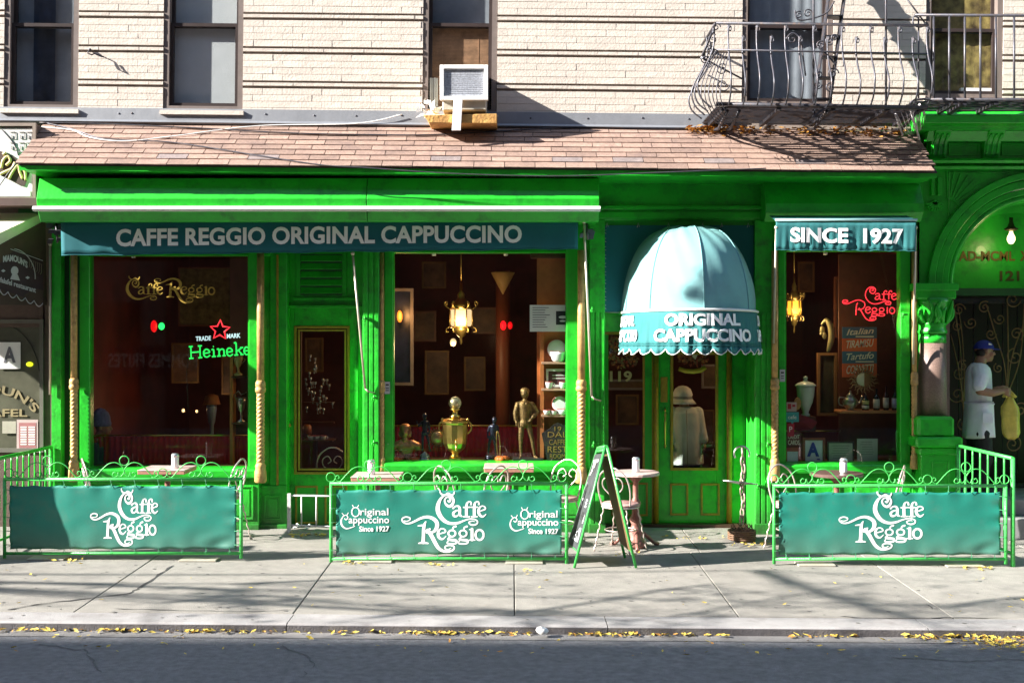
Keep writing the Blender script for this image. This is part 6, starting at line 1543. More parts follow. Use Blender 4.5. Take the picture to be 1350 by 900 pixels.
# samovar
sv = thing('samovar', 'polished brass samovar with a ring on top on the window board', 'samovar', P(600,604,.17)); SY = .17
x = XX(600,SY); z = lambda py: ZZ(py,SY); s = (SY-CAMY)/F
part('urn', MB().lathe((x,SY,0), [(.045,z(603)),(.06,z(601)),(.035,z(598)),(.06,z(595)),(.105,z(590)),(.128,z(584)),(.135,z(576)),(.138,z(564)),(.138,z(559)),(.150,z(557)),(.150,z(554.5)),(.12,z(552)),(.075,z(551)),(.04,z(550))], 14, smooth=False), BRASS, sv)
part('chimney', MB().lathe((x,SY,0), [(.055,z(550)),(.06,z(548)),(.03,z(546)),(.032,z(541)),(.055,z(540)),(.055,z(538.5)),(.03,z(537))], 24), BRASS, sv)
part('ring_medallion', MB().tube([Vector((x+.058*math.cos(a), SY, z(531)+.058*math.sin(a))) for a in [2*PI*i/26 for i in range(26)]], .010, 8, closed=True).lathe((x,SY,z(531)), [(0,0),(.052,.001),(.05,.01),(0,.012)], 22, ax=(0,-1,0)), mat('pale_brass', (.62,.52,.32), .35, .8), sv)
for sx in (-1, 1): part('handle', MB().tube(smooth_path([Vector((x+sx*.135,SY,z(556))), Vector((x+sx*.165,SY,z(558))), Vector((x+sx*.17,SY,z(566))), Vector((x+sx*.125,SY,z(572)))], 5), .010, 7).ball((x+sx*.135,SY,z(553)), .018, 8), BRASS, sv)
part('spout', MB().tube([(x+.02,SY-.10,z(583)),(x+.02,SY-.19,z(586)),(x+.02,SY-.20,z(592))], [.014,.012,.010], 8).ball((x+.02,SY-.17,z(581)), .014, 8), BRASS, sv)
part('foot', MB().box(x-.06,x+.06,SY-.06,SY+.06,z(607),z(603)), BRASS, sv)
# statues
def figure(b, px, pbase, h, Y, pose='hip', lean=0, k=1.0):
    """a small standing figure, h metres tall, as overlapping tapered limbs"""
    x = XX(px,Y); z0 = ZZ(pbase,Y); u = h/7.5
    V = lambda a, d, c: Vector((x+(a+lean*c)*u, Y+d*u, z0+c*u))
    b.ball(V(0,-.05,7.0), .54*u, 14, (.85,.95,1.15)); b.ball(V(0,.06,7.25), .52*u, 12, (1,1,.75)); b.ball(V(0,-.45,6.85), .12*u, 8); b.cap(V(0,0,6.5), .22*u, V(0,0,6.15), .26*u)
    b.limb([V(0,0,5.7), V(0,0,5.0), V(0,0,4.2), V(0,0,3.8)], [.62*u*k,.58*u*k,.50*u,.55*u], 14); b.ball(V(-.45,0,5.85), .32*u); b.ball(V(.45,0,5.85), .32*u)
    for sg in (-1, 1):
        if pose == 'hip' and sg > 0: arm = [V(.72,0,5.8), V(1.35,.15,5.0), V(.75,-.3,4.3)]
        elif pose == 'up' and sg < 0: arm = [V(-.7,0,5.8), V(-1.2,-.3,5.1), V(-1.5,-.6,5.9)]
        else: arm = [V(sg*.72,0,5.8), V(sg*.98,.05,4.8), V(sg*.9,-.25,3.9)]
        b.limb(arm, [.25*u,.21*u,.15*u]); b.ball(arm[-1]+(arm[-1]-arm[-2]).normalized()*.2*u, .17*u, 8, (1,.7,1.2))
        for f_ in range(4): p = arm[-1]+(arm[-1]-arm[-2]).normalized()*.28*u+Vector(((f_-1.5)*.07*u,0,0)); b.cap(p, .045*u, p+(arm[-1]-arm[-2]).normalized()*.2*u, .035*u, 6)
        b.limb([V(sg*.33,0,3.8), V(sg*(.45 if sg<0 else .75),-.15 if sg<0 else .05,2.1), V(sg*(.40 if sg<0 else 1.05),0,.35)], [.36*u,.26*u,.16*u]); b.cap(V(sg*(.40 if sg<0 else 1.05),.05,.16), .15*u, V(sg*(.55 if sg<0 else 1.35),-.45,.12), .12*u)
    return V, u
BZ = mat('bronze_statue_metal', (.19,.115,.04), .45, .6, var=.5, scale=30, bump=.8, bscale=60, dirt=((.04,.03,.015), .8, 18))
b = MB(); V, u = figure(b, 692, 604, .745, .17, 'hip')
b.limb([V(-.75,0,5.8), V(-1.0,.0,4.9), V(-.95,-.1,4.2)], [.32*u,.30*u,.26*u]); b.limb([V(.75,0,5.8), V(1.3,.12,5.0), V(.9,-.2,4.5)], [.32*u,.30*u,.26*u])
b.limb([V(-.5,.2,5.6), V(-.6,.25,4.4), V(-.55,.28,3.4)], [.35*u,.32*u,.22*u]); b.limb([V(.5,.2,5.6), V(.6,.25,4.4), V(.55,.28,3.4)], [.35*u,.32*u,.22*u])
b.cap(V(-.15,-.5,5.9), .16*u, V(.1,-.45,5.3), .10*u); b.cap(V(.2,-.5,5.9), .14*u, V(.0,-.45,5.4), .1*u)
bs = thing('bronze_statue', 'bronze statue of a gentleman in tailcoat with one hand on his hip', 'statue', P(692,609,.17)); body('figure', b, BZ, bs, .007, 2)
part('plinth', MB().pb(676,716,604,609,.07,.22), mat('dark_plinth', (.03,.03,.03), .4), bs, bevel=.004)
BK = mat('black_patina', (.022,.025,.045), .3, .5, var=.3)
for px, pb_, h, pose, lb, base in ((560,595,.40,'up','small black figurine with raised arm left of the samovar','grey'),(646,602,.42,'none','dark blue black figurine leaning right of the samovar','blue')):
    b = MB(); V, u = figure(b, px, pb_, h, .17, pose, .12 if base == 'blue' else 0)
    t = thing('dark_figurine', lb, 'figurine', P(px,609,.17)); body('figure', b, BK, t, .006, 2)
    part('base', MB().lathe(P(px,609,.17), [(.085,0),(.085,.02),(.06,.035),(.05,.06),(.055,.075),(0,ZZ(pb_,.17)-ZZ(609,.17)+.005)], 20), mat('grey_pewter', (.22,.24,.28), .35, .6) if base == 'grey' else BK, t)
# copper bust
t = thing('copper_bust', 'copper coloured bust of a woman at the left end of the window board', 'statue', P(537,609,.2)); b = MB()
c = P(534,569,.2); b.ball(c, .058, 14, (.85,.95,1.2)); b.ball(c+Vector((0,.02,.04)), .066, 12, (1,1,.75)); b.ball(c+Vector((0,-.058,-.01)), .013, 8); b.ball(c+Vector((.045,.02,-.02)), .03, 8, (1,1,1.5)); b.ball(c+Vector((-.045,.02,-.02)), .03, 8, (1,1,1.5)); b.cap(c+Vector((0,0,-.05)), .030, c+Vector((.0,0,-.09)), .036)
b.ball(P(535,589,.2), .09, 14, (1.25,.6,.62)); b.ball(P(535,594,.2), .08, 12, (1.0,.6,.8)); b.cap(P(528,584,.2), .04, P(520,588,.2), .042); b.cap(P(542,584,.2), .04, P(551,588,.2), .042); body('head', b, mat('copper', (.55,.25,.12), .4, .8, var=.3), t, .006, 2)
part('base', MB().lathe(P(537,609,.2), [(.06,0),(.06,.02),(.03,.05),(.045,.09)], 18), WOODD, t)
# sunburst plate with bright disc
def sunburst(label, px, py, Y, r0, r1, n, md, mr, wavy=False, half=None):
    t = thing('sunburst_ornament', label, 'ornament', P(px,py,Y)); c = P(px,py,Y); s = (Y-CAMY)/F; r0 *= s; r1 *= s
    part('disc', MB().lathe(c, [(r0,0),(r0*.98,.012),(r0*.6,.03),(0,.036)], 26, ax=(0,-1,0)), md, t)
    if half: part('half_face', MB().add([c+Vector((0,-.04,r0*math.cos(0))) ]+[c+Vector((r0*math.sin(a), -.040+.012*abs(math.sin(a)), r0*math.cos(a))) for a in [PI*i/12 for i in range(13)]], [tuple(range(1,14))]), half, t)
    for k in range(n):
        a = 2*PI*k/n; d = Vector((math.cos(a),0,math.sin(a))); p = Vector((-d.z,0,d.x)); L2 = r1 if k % 2 else r0+(r1-r0)*.75
        if wavy: part('ray', MB().tube([c+d*(r0+(L2-r0)*i/6)+p*.010*math.sin(i*1.6) for i in range(7)], [.009,.009,.008,.007,.006,.004,.002], 5), mr, t)
        else: part('ray', MB().add([c+d*r0+p*.012, c+d*r0-p*.012, c+d*L2, c+d*(r0+L2)/2+Vector((0,-.008,0))], [(0,1,3),(1,2,3),(2,0,3),(0,2,1)]), mr, t)
    return t
sunburst('copper sunburst plate with bright centre left of the samovar', 577, 577, .30, 9, 19, 22, mat('bright_copper_disc', (.85,.55,.35), .3, .6), mat('dark_copper', (.22,.09,.04), .45, .7))
sunburst('wavy sunburst mirror with a half pale half wooden face in front of the dessert posters', 1138, 500, .35, 9, 22, 22, mat('pale_face', (.62,.58,.45), .5), mat('carved_wood_rays', (.25,.15,.07), .6), True, mat('brown_half', (.26,.11,.04), .5))
part_ = tag(part('oval_ring', MB().tube([P(657,586,.15)+Vector((.018*math.cos(a)+.03*math.sin(a)*-.3, 0, .145*math.sin(a))) for a in [2*PI*i/26 for i in range(26)]], .006, 6, closed=True), BR2), 'narrow brass loop standing right of the dark blue figurine', 'ornament')
for px, w_, lb in ((520,.07,'orange pumpkin half hidden at the left end of the window board'),(662,.085,'squat orange pumpkin right of the dark blue figurine')):
    c = P(px,609,.13); b = MB()
    for k in range(8): a = k*PI/4; b.ball(c+Vector((w_*.42*math.cos(a), w_*.42*math.sin(a), w_*.4)), w_*.55, 10, (1,1,.72))
    t = tag(part('pumpkin', b, mat('pumpkin_skin', (.60,.14,.02), .5, var=.15)), lb, 'pumpkin'); part('stem', MB().tube([c+Vector((0,0,w_*.7)), c+Vector((.008,0,w_*1.05))], .006, 6), WOODD, t)
# display cabinet with china
cb = thing('china_cabinet', 'orange brown display shelves with white china at the right edge of the statue window', 'cabinet', P(733,609,.55)); CY = .14
part('back_panel', MB().pb(708,762,340,613,CY+.09,.02), WOOD, cb); part('side_panel', MB().pb(712,717,440,613,CY+.02,.08), WOOD, cb)
for py in (477, 512, 546.5): part('shelf', MB().pb(714,758,py,py+2.6,CY-.07,.16), mat('pale_shelf_edge', (.5,.3,.2), .5), cb)
part('top_trim', MB().pb(700,760,334,340,CY,.1), WOODD, cb)
CHN = mat('white_china', (.74,.74,.74), .2, var=.03); 
def plate_(label, px, py, r, Y): 
    t = tag(part('china_plate', MB().lathe(P(px,py,Y), [(r,.008),(r*.95,.014),(r*.62,.006),(0,.006)], 26, ax=(0,-1,.15)), CHN), label, 'plate'); part('rim', MB().tube([P(px,py,Y)+Vector((r*math.cos(a), -.010, r*math.sin(a))) for a in [2*PI*i/26 for i in range(26)]], .004, 5, closed=True), mat('red_rim', (.4,.06,.04), .4), t); return t
plate_('white oval plate propped on the upper cabinet shelf', 734, 460, .105, CY+.06); plate_('white plate propped on the lower cabinet shelf', 738, 532, .085, CY+.03)
def cup(label, px, py, w_, h, Y, sauc=False, name='china_cup', cat='cup'):
    c = P(px,py,Y); t = tag(part(name, MB().lathe(c, [(w_*.55,0),(w_*.8,h*.2),(w_,h*.75),(w_*1.02,h),(w_*.9,h*.96),(w_*.7,h*.3),(0,h*.2)], 20), CHN), label, cat)
    part('handle', MB().tube([c+Vector((w_*.95,0,h*.8)), c+Vector((w_*1.45,0,h*.75)), c+Vector((w_*1.45,0,h*.35)), c+Vector((w_*.85,0,h*.25))], .005, 6), CHN, t)
    part('rim', MB().tube([c+Vector((w_*1.0*math.cos(a), w_*1.0*math.sin(a), h)) for a in [2*PI*i/20 for i in range(20)]], .0035, 5, closed=True), mat('red_rim', (.4,.06,.04), .4), t); return t
cup('white china pot under the oval plate on the upper cabinet shelf', 736, 477, .085, .11, CY-.02, name='china_pot', cat='pot')
cup('white cup, left of two on the middle cabinet shelf', 724, 512, .040, .07, CY-.05); cup('white cup, right of two on the middle cabinet shelf', 742, 512, .040, .07, CY-.05)
cup('small white cup at the left end of the lowest cabinet shelf', 721, 546.5, .038, .05, CY-.06); cup('small white cup in the middle of the lowest cabinet shelf', 730, 546.5, .032, .045, CY-.06); cup('wide white bowl at the right end of the lowest cabinet shelf', 742, 546.5, .06, .06, CY-.05, name='china_bowl', cat='bowl')
t = picture('white framed maroon card behind the cups of the cabinet', 720, 753, 486, 510, CY+.05, WHITE, mat('maroon_card', (.12,.04,.05), .5), 3, 'framed_card', 'card')
part('print', MB().pb(728,748,494,495.2,CY+.058,.001).pb(728,748,498,499.2,CY+.058,.001), WHITE, t)
shd = thing('black_shield_sign', 'black shield shaped sign with gold lettering at the foot of the china cabinet', 'sign', P(734,609,.06)); Yq = .07
part('board', MB().plate([(XX(a,Yq), ZZ(c,Yq)) for a, c in [(714,571),(724,565),(730,559),(736,557),(743,560),(757,565),(757,585),(752,600),(746,610),(722,610),(718,590)][::-1]], Yq, Yq+.02), mat('black_board', (.02,.018,.015), .5), shd)
for tx, y0_, y1_, a, c in (('19',562,568,731,740),('DAL',569,576,722,748),('CAFFE',579,586,724,746),('REST',588,596,722,748),('ROOM',598,604,725,745)): text_part(tx, flat_map(a,c,y0_,y1_,Yq-.002), mat('dull_gold_letters', (.24,.15,.035), .6), shd, bold=.0)
ct = thing('white_notice', 'white printed notice with a black square emblem in the statue window', 'notice', P(722,437,.06)); Yq = .06
part('sheet', MB().pb(698.5,750,402,437,Yq,.006), WHITE, ct); part('emblem', MB().pb(733,750,410,428,Yq-.002,.002), DK, ct)
part('emblem_mark', MB().ball(P(742,418,Yq-.003), .045, 12, (1,.02,.35)).ball(P(742,423,Yq-.003), .035, 12, (1,.02,.25)), WHITE, ct)
b = MB()
for k in range(9): b.pb(702,702+R.uniform(14,26),405+k*3.2,405.9+k*3.2,Yq-.0015,.001)
part('print_lines', b, mat('grey_print', (.12,.12,.14), .7), ct)

# ------------------------------------ lettering on the glass and neon
gs_ = thing('gold_window_lettering', 'gold leaf cafe name in flourished letters on the left window', 'lettering', P(225,396,.02))
kk = (285-166)/1650.0
part('gold_strokes', ribbon(CAFFE+shift(REGGIO, 980, -290), lambda x, y: P(166+(x-490)*kk, 363.5+(y-60)*kk*1.0, .022)), GOLDL, gs_)
def neon_tubes(paths, mp, r, em, par, name='tube'):
    for pth in paths:
        Q = smooth_path(pth) if len(pth) > 2 else [Vector(p) for p in pth]
        Q = Q[::2]+[Q[-1]]; part(name, MB().tube([mp(q.x, q.y) for q in Q], r, 6), em, par)
NR = emis('red_neon', (1,.03,.045), .55); NG = emis('green_neon', (.03,1,.14), .30); NW = emis('white_neon', (.7,.95,1), .30)
ne = thing('neon_sign', 'red neon sign spelling the cafe name in script in the right window', 'neon sign', P(1148,424,.14))
kk = (1184-1110)/1175.0
neon_tubes([CAFFE[3]]+[CAFFE[4]]+CAFFE[5:7]+[CAFFE[7],CAFFE[9],CAFFE[11]][0:2]+[CAFFE[8],CAFFE[10],CAFFE[12],CAFFE[13]]+REGGIO[:2]+[REGGIO[4]]+[REGGIO[6]]+gg(0)[::2]+gg(150)[::2]+[REGGIO[-4],REGGIO[-1]], lambda x, y: P(1110+(x-25)*kk, 374+(y-55)*kk*.98, .15), .0055, NR, ne)
st_ = thing('neon_sign', 'neon sign with red star and green beer name in the left window', 'neon sign', P(288,475,.15)); Yq = .16
sc_ = [(290+ (13.5 if i % 2 == 0 else 6.2)*math.sin(i*PI/5+.04), 435-(13.5 if i % 2 == 0 else 6.2)*math.cos(i*PI/5+.04)) for i in range(10)]
part('star', MB().tube([P(x,y,Yq) for x, y in sc_], .0095, 6, closed=True), NR, st_)
text_part('TRADE', flat_map(258,278,443.5,449.5,Yq,-1), NW, st_, bold=.02); text_part('MARK', flat_map(299,317,440,446,Yq,-1), NW, st_, bold=.02)
HN = [ # single line strokes, units: px
 [(249,457),(254,456.5)],[(251.5,457),(252,472)],[(249.5,472.5),(255,472)],[(261,456),(266,455.5)],[(263.5,456),(264,471)],[(261.5,471.5),(266.5,471)],[(252,464.5),(264,463.5)],
 [(268.5,465.5),(276,464.5),(274.5,461),(271,460.5),(268.5,464),(269.5,469),(273,470.5),(277,468)],
 [(279,461),(281.5,460.8),(282,469.5)],[(279.5,470),(284.5,469.6)],[(281,456.8),(281.6,456.5)],
 [(286,460.5),(288.5,460.2),(289,469)],[(286.5,469.3),(291,469)],[(288.8,463),(292,460),(295,461.5),(295.5,468.6)],[(293.5,468.8),(297.5,468.5)],
 [(299,464),(306,463),(304.5,459.5),(301,459),(299,462.5),(300,467.5),(303.5,469),(307,466.5)],
 [(308.5,452.5),(311,452.2),(311.8,467.5)],[(309,468),(314,467.6)],[(319,458),(312,463)],[(314,461.5),(319,467)],[(316.5,458.2),(320.5,457.8)],[(317,467.3),(321,467)],
 [(322,462.5),(328.5,461.5),(327,458.3),(324,457.6),(321.8,461.5),(323,466),(326,467.3),(329,465)],
 [(331,457.6),(333,457.3),(333.6,466)],[(331.5,466.4),(335,466)],[(333.3,460.5),(336,457.6),(338.5,458.5),(339,465.5)]]
for pth in HN:
    Q = smooth_path([(x,y,0) for x, y in pth], 4) if len(pth) > 2 else [Vector((x,y,0)) for x, y in pth]
    part('tube', MB().tube([P(q.x, q.y, Yq) for q in Q], .0085, 6), NG, st_)
part('wire_frame', MB().tube([P(250,455,Yq+.02), P(246,490,Yq+.04), P(248,540,Yq+.05)], .003, 4), IRON, st_)
l9 = thing('gold_window_lettering', 'gold house number with painted fruit wreath on the pane left of the door', 'lettering', P(823,510,.42))
text_part('119', flat_map(804,833,489,503,.423), mat('pale_gold_paint', (.50,.42,.20), .5), l9, bold=.03)
def wreath(t, cx_, cy_, w_, h_, Y, n, ms):
    for mi, mm in enumerate(ms):
        b = MB()
        for k in range(n):
            a = R.uniform(0,2*PI); rr = math.sqrt(R.random()); c = P(cx_+w_*rr*math.cos(a), cy_+h_*rr*math.sin(a), Y-.002*mi)
            an = R.uniform(0,PI); u_ = Vector((math.cos(an),0,math.sin(an)))*R.uniform(.012,.03); v_ = Vector((-math.sin(an),0,math.cos(an)))*R.uniform(.006,.014); e = Vector((0,-.0004*k,0))*.2
            b.add([c-u_+e, c-v_+e, c+u_+e, c+v_+e], [(0,1,2,3)])
        part('painted_leaf', b, mm, t, kind='stuff')
WR = [mat('dull_red_paint', (.28,.04,.02), .6), mat('olive_leaf_paint', (.20,.17,.05), .6), mat('orange_paint', (.42,.14,.03), .6), mat('brown_paint', (.16,.08,.03), .6)]
wreath(l9, 822, 472, 20, 14, .423, 26, WR); wreath(l9, 812, 452, 9, 10, .423, 10, WR)
cr_ = thing('painted_crest', 'painted red and gold crest with yellow ribbon at the top of the entrance door glass', 'crest', P(913,493,.44))
wreath(cr_, 914, 472, 20, 11, .448, 24, [WR[0], WR[2], WR[0], WR[3]])
part('ribbon', MB().tube([P(895,486,.44), P(904,489,.44), P(914,489.5,.44), P(924,488,.44), P(930,484,.44)], [.03,.034,.034,.034,.03], 4), mat('yellow_ribbon_paint', (.48,.33,.03), .6), cr_)
part('white_bird', MB().plate([(XX(a,.44),ZZ(c,.44)) for a, c in [(910,462),(913,470),(917,474),(920,466),(918,462)][::-1]], .438, .442), mat('cream_paint', (.5,.45,.35), .6), cr_)
# ------------------------------------ right window ornaments
ps = thing('dessert_poster', 'striped blue and orange poster listing Italian desserts in the right window', 'poster', P(1133,498,.5)); Yq = .42
ORG = mat('orange_poster', (.75,.13,.04), .6, var=.1); BLU = mat('slate_blue_poster', (.07,.15,.24), .6, var=.1); CRT = mat('cream_print', (.8,.74,.6), .6)
for k, (mm, tx, y0_, y1_) in enumerate(((BLU,'Italian',431,446),(ORG,'TIRAMISU',446,463),(BLU,'Tartufo',463,479),(ORG,'CORNETTI',479,497))):
    bd = part('band', MB().pb(1110.5,1156,y0_,y1_,Yq,.008), mm, ps)
    text_part(tx, flat_map(1116,1152,y0_+3,y1_-4,Yq-.002,-2.5), CRT, bd, bold=.01, shear=.3)
    if k in (0,2): part('small_print', MB().pb(1128,1152,y1_-3.2,y1_-1.6,Yq-.002,.001), CRT, bd)
cs = thing('wooden_bar_shelf', 'curved wooden shelf carrying bottles and a silver teapot in the right window', 'shelf', P(1148,545,.6)); Yq = .30
part('board', MB().pb(1109,1190,541,545,Yq,.3), mat('honey_wood', (.45,.20,.08), .4), cs, bevel=.01); part('backboard', MB().pb(1106,1215,335,600,.75,.03), WOODD, cs)
for k in range(4):
    px = (1141,1157,1173,1189)[k]-2+k*.0; px = (1141,1155.5,1168,1180)[k]; h = (.19,.24,.27,.26)[k]; c = P(px,541,.38)
    t = thing('wine_bottle', ('short dark bottle with two pale labels, first from the teapot','dark wine bottle with tall white label, second from the teapot','slim reddish bottle, third from the teapot','dark bottle with blue white label at the end of the shelf')[k], 'bottle', c)
    r_ = (.038,.034,.030,.034)[k]
    part('glass', MB().lathe(c, [(r_*.9,0),(r_,.01),(r_,h*.58),(r_*.7,h*.68),(r_*.35,h*.75),(r_*.33,h*.97),(r_*.4,h)], 18), mat('dark_bottle_glass' if k != 2 else 'red_bottle_glass', (.012,.012,.02) if k != 2 else (.05,.01,.015), .08), t)
    part('label', MB().lathe(c, [(r_*1.03,h*.12),(r_*1.03,h*(.30 if k in (0,) else .52))], 18), mat('bottle_label_white' if k != 3 else 'bottle_label_blue', (.5,.5,.45) if k != 3 else (.35,.4,.6), .6), t)
    if k == 0: part('label', MB().lathe(c, [(r_*1.03,h*.36),(r_*1.03,h*.58)], 18), mat('yellow_label', (.4,.36,.15), .6), t)
tp = thing('silver_teapot', 'dull silver teapot at the left end of the bar shelf', 'teapot', P(1121,541,.4)); c = P(1121,541,.4)
SLV = mat('tarnished_silver', (.35,.32,.28), .3, .85, var=.2)
part('pot', MB().lathe(c, [(.05,0),(.035,.015),(.07,.05),(.085,.09),(.07,.13),(.04,.155),(.045,.165),(.02,.185),(.008,.2),(.012,.215),(0,.22)], 24), SLV, tp)
part('spout', MB().tube(smooth_path([c+Vector((.07,0,.07)), c+Vector((.11,0,.10)), c+Vector((.13,0,.16))], 4), .012, 8), SLV, tp); part('handle', MB().tube(smooth_path([c+Vector((-.06,0,.14)), c+Vector((-.12,0,.14)), c+Vector((-.12,0,.07)), c+Vector((-.07,0,.05))], 4), .007, 8), SLV, tp)
ur = thing('white_urn', 'tall white lidded urn standing on red cloth in the right window', 'urn', P(1062,552,.42)); c = P(1062,545,.42)
part('vase', MB().lathe(c, [(.045,-.03),(.05,-.01),(.03,.01),(.045,.05),(.075,.12),(.092,.2),(.098,.28),(.10,.30)], 28), mat('white_porcelain', (.55,.57,.55), .25, var=.06), ur)
part('lid', MB().lathe(c+Vector((0,0,.30)), [(.115,0),(.11,.012),(.08,.035),(.03,.05),(.016,.07),(.026,.09),(.012,.105),(0,.11)], 28), mat('white_porcelain', (.55,.57,.55), .25), ur)
part('stand', MB().box(c.x-.09,c.x+.09,c.y-.08,c.y+.08,ZZ(568,.42),c.z-.03), WOODD, ur)
tag(part('gilded_oval_plate', MB().lathe(P(1051,532,.3), [(.07,0),(.066,.014),(.04,.006),(0,.006)], 24, ax=(.2,-1,.1), ex=.6), mat('gilt_plate', (.40,.20,.07), .4, .4)), 'gilded oval plate leaning in front of the white urn', 'plate')
tag(part('red_cloth', MB().add([P(1042,550,.28), P(1050,545,.3), P(1062,548,.28), P(1078,556,.26), P(1070,566,.26), P(1050,568,.26), P(1042,562,.26), P(1060,557,.22)], [(0,1,7),(1,2,7),(2,3,7),(3,4,7),(4,5,7),(5,6,7),(6,0,7)]), mat('crimson_cloth', (.18,.01,.02), .8)), 'crumpled crimson cloth under the white urn', 'cloth')
mk = thing('carved_gold_mask', 'carved gold crescent face hanging in the middle of the right window', 'mask', P(1090,470,.6)); c = P(1090,440,.6)
part('crescent', MB().tube(smooth_path([c+Vector((-.06,0,.10)), c+Vector((-.01,-.02,.15)), c+Vector((.035,-.03,.08)), c+Vector((.045,-.03,-.04)), c+Vector((.02,-.02,-.16)), c+Vector((.01,0,-.2))], 5), [.008+.03*math.sin(PI*min(1,i/25)) for i in range(26)], 8), mat('dull_gold_carving', (.30,.24,.11), .5, .3), mk)
part('leaves', MB().ball(c+Vector((-.05,0,.04)), .03, 8, (1,.5,1.6)).ball(c+Vector((-.03,-.01,-.02)), .025, 8, (1,.5,1.6)).ball(c+Vector((-.06,0,.0)), .02, 8), mat('dull_gold_carving', (.30,.24,.11), .5, .3), mk)
for (a, c_, y0_, y1_, lb) in ((1083,1086.5,478,545,'left'),(1100,1103,478,545,'right')): pass
dc = thing('glazed_cabinet', 'tall narrow glazed cabinet between the urn and the poster', 'cabinet', P(1092,550,.9)); part('frame', MB().pframe(1078,1104,465,548,3.4,.85,.05), mat('gilded_brown_wood', (.20,.10,.04), .5), dc); part('inside', MB().pb(1081,1101,468,545,.9,.02), mat('greenish_dark', (.03,.03,.018), .5, var=.5), dc)
gr = thing('grade_card', 'white card with blue letter A in a brown frame low in the right window', 'card', P(1073,611,.16)); Yq = .15
part('frame', MB().pframe(1058.5,1088,577,611.5,3.2,Yq,.02), mat('reddish_brown_frame', (.20,.05,.03), .5), gr); part('sheet', MB().pb(1060,1086,579,611,Yq+.008,.004), mat('pale_blue_white', (.55,.58,.66), .6), gr)
text_part('A', flat_map(1064,1080,583,601.5,Yq+.005), mat('blue_print', (.02,.03,.30), .5), gr, bold=.05); part('small_mark', MB().pb(1077,1081,604.5,606,Yq+.005,.001), mat('blue_print', (.02,.03,.30), .5), gr)
for (a, c_, y0_, y1_, tl_, lb, fm_) in ((1091,1126,582,611,0,'grey framed certificate between the letter card and the leaning sheet',True),(1129,1158,577,611,1,'unframed pale certificate sheet leaning right of the framed one',False)):
    t = thing('certificate', lb, 'certificate', P((a+c_)/2,611,.17)); b = MB()
    if fm_: part('frame', MB().pframe(a,c_,y0_,y1_,1.8,.16,.02), mat('black_frame', (.03,.03,.03), .4), t)
    part('sheet', MB().pb(a+1,c_-1,y0_+1,y1_-.5,.17,.004), mat('grey_cream_paper', (.36,.38,.34), .7, var=.06), t)
    for k in range(6): b.pb(a+5+R.uniform(0,3),c_-5-R.uniform(0,4),y0_+5+k*3.2,y0_+5.8+k*3.2,.168,.001)
    part('print_lines', b, mat('faint_print', (.2,.21,.2), .7), t)
for (a, c_, y0_, y1_, mm, lb, nm) in ((1037,1050,530,542,mat('white_red_sticker', (.5,.35,.33), .5),'white and pink square sticker, topmost on the right window',0),(1036,1053,543,556,mat('teal_sticker', (.05,.33,.33), .5),'teal speech bubble sticker under the pink one on the right window',1),(1038,1047,558,575,mat('red_sticker', (.45,.02,.04), .5),'red upright sticker under the teal one on the right window',2),(1037,1056,570,588,mat('maroon_sticker', (.12,.03,.03), .5),'maroon sticker with pale lettering beside the letter card',3),(1037,1056,590,611,mat('red_white_card', (.30,.03,.03), .5),'red card with white panel at the lower left of the right window',4)):
    t = tag(part('window_sticker', MB().plate([(XX(p,.08),ZZ(q,.08)) for p, q in ([(a,y0_),(c_,y0_),(c_,y1_),((a+c_)/2+2,y1_),((a+c_)/2,y1_+3),((a+c_)/2-2,y1_),(a,y1_)] if nm == 1 else [(a,y0_),(c_,y0_),(c_,y1_),(a,y1_)])][::-1], .076 if nm < 3 else .1, .082 if nm < 3 else .104), mm), lb, 'sticker')
    ym = .074 if nm < 3 else .098
    if nm == 0: part('print', MB().pb(a+1.5,a+6,y0_+2,y1_-3,ym,.001).pb(a+7.5,c_-1.5,y0_+3,y1_-6,ym,.001), mat('red_sticker', (.45,.02,.04), .5), t)
    if nm == 1: text_part('cafe', flat_map(a+3,c_-3,y0_+4,y1_-4,ym), WHITE, t)
    if nm == 2: text_part('P', flat_map(a+2.5,c_-2.5,y0_+4,y1_-6,ym), WHITE, t)
    if nm == 3: text_part('CREDIT', flat_map(a+2,c_-2,y0_+3,y0_+8,ym), CRT, t); text_part('CARDS', flat_map(a+2,c_-2,y0_+10,y1_-2,ym), CRT, t)
    if nm == 4: part('print', MB().pb(a+1,c_-4,y0_+5,y1_-1,ym,.001), mat('pale_blue_white', (.55,.58,.66), .6), t)
for px, py, Yq, lb in ((510.5,511,-.02,'white sticker on the window jamb beside the small gilt column'),(1031.5,495,-.02,'white sticker on the left jamb of the right window')):
    t = tag(part('jamb_sticker', MB().pb(px-3.5,px+3.5,py-8,py+8,Yq,.005), mat('grey_white_sticker', (.5,.5,.52), .6)), lb, 'sticker'); part('print', MB().pb(px-2,px+2,py-5,py-3,Yq-.002,.001).pb(px-2,px+2,py,py+1,Yq-.002,.001).pb(px-2,px+2,py+3,py+4,Yq-.002,.001), DK, t)
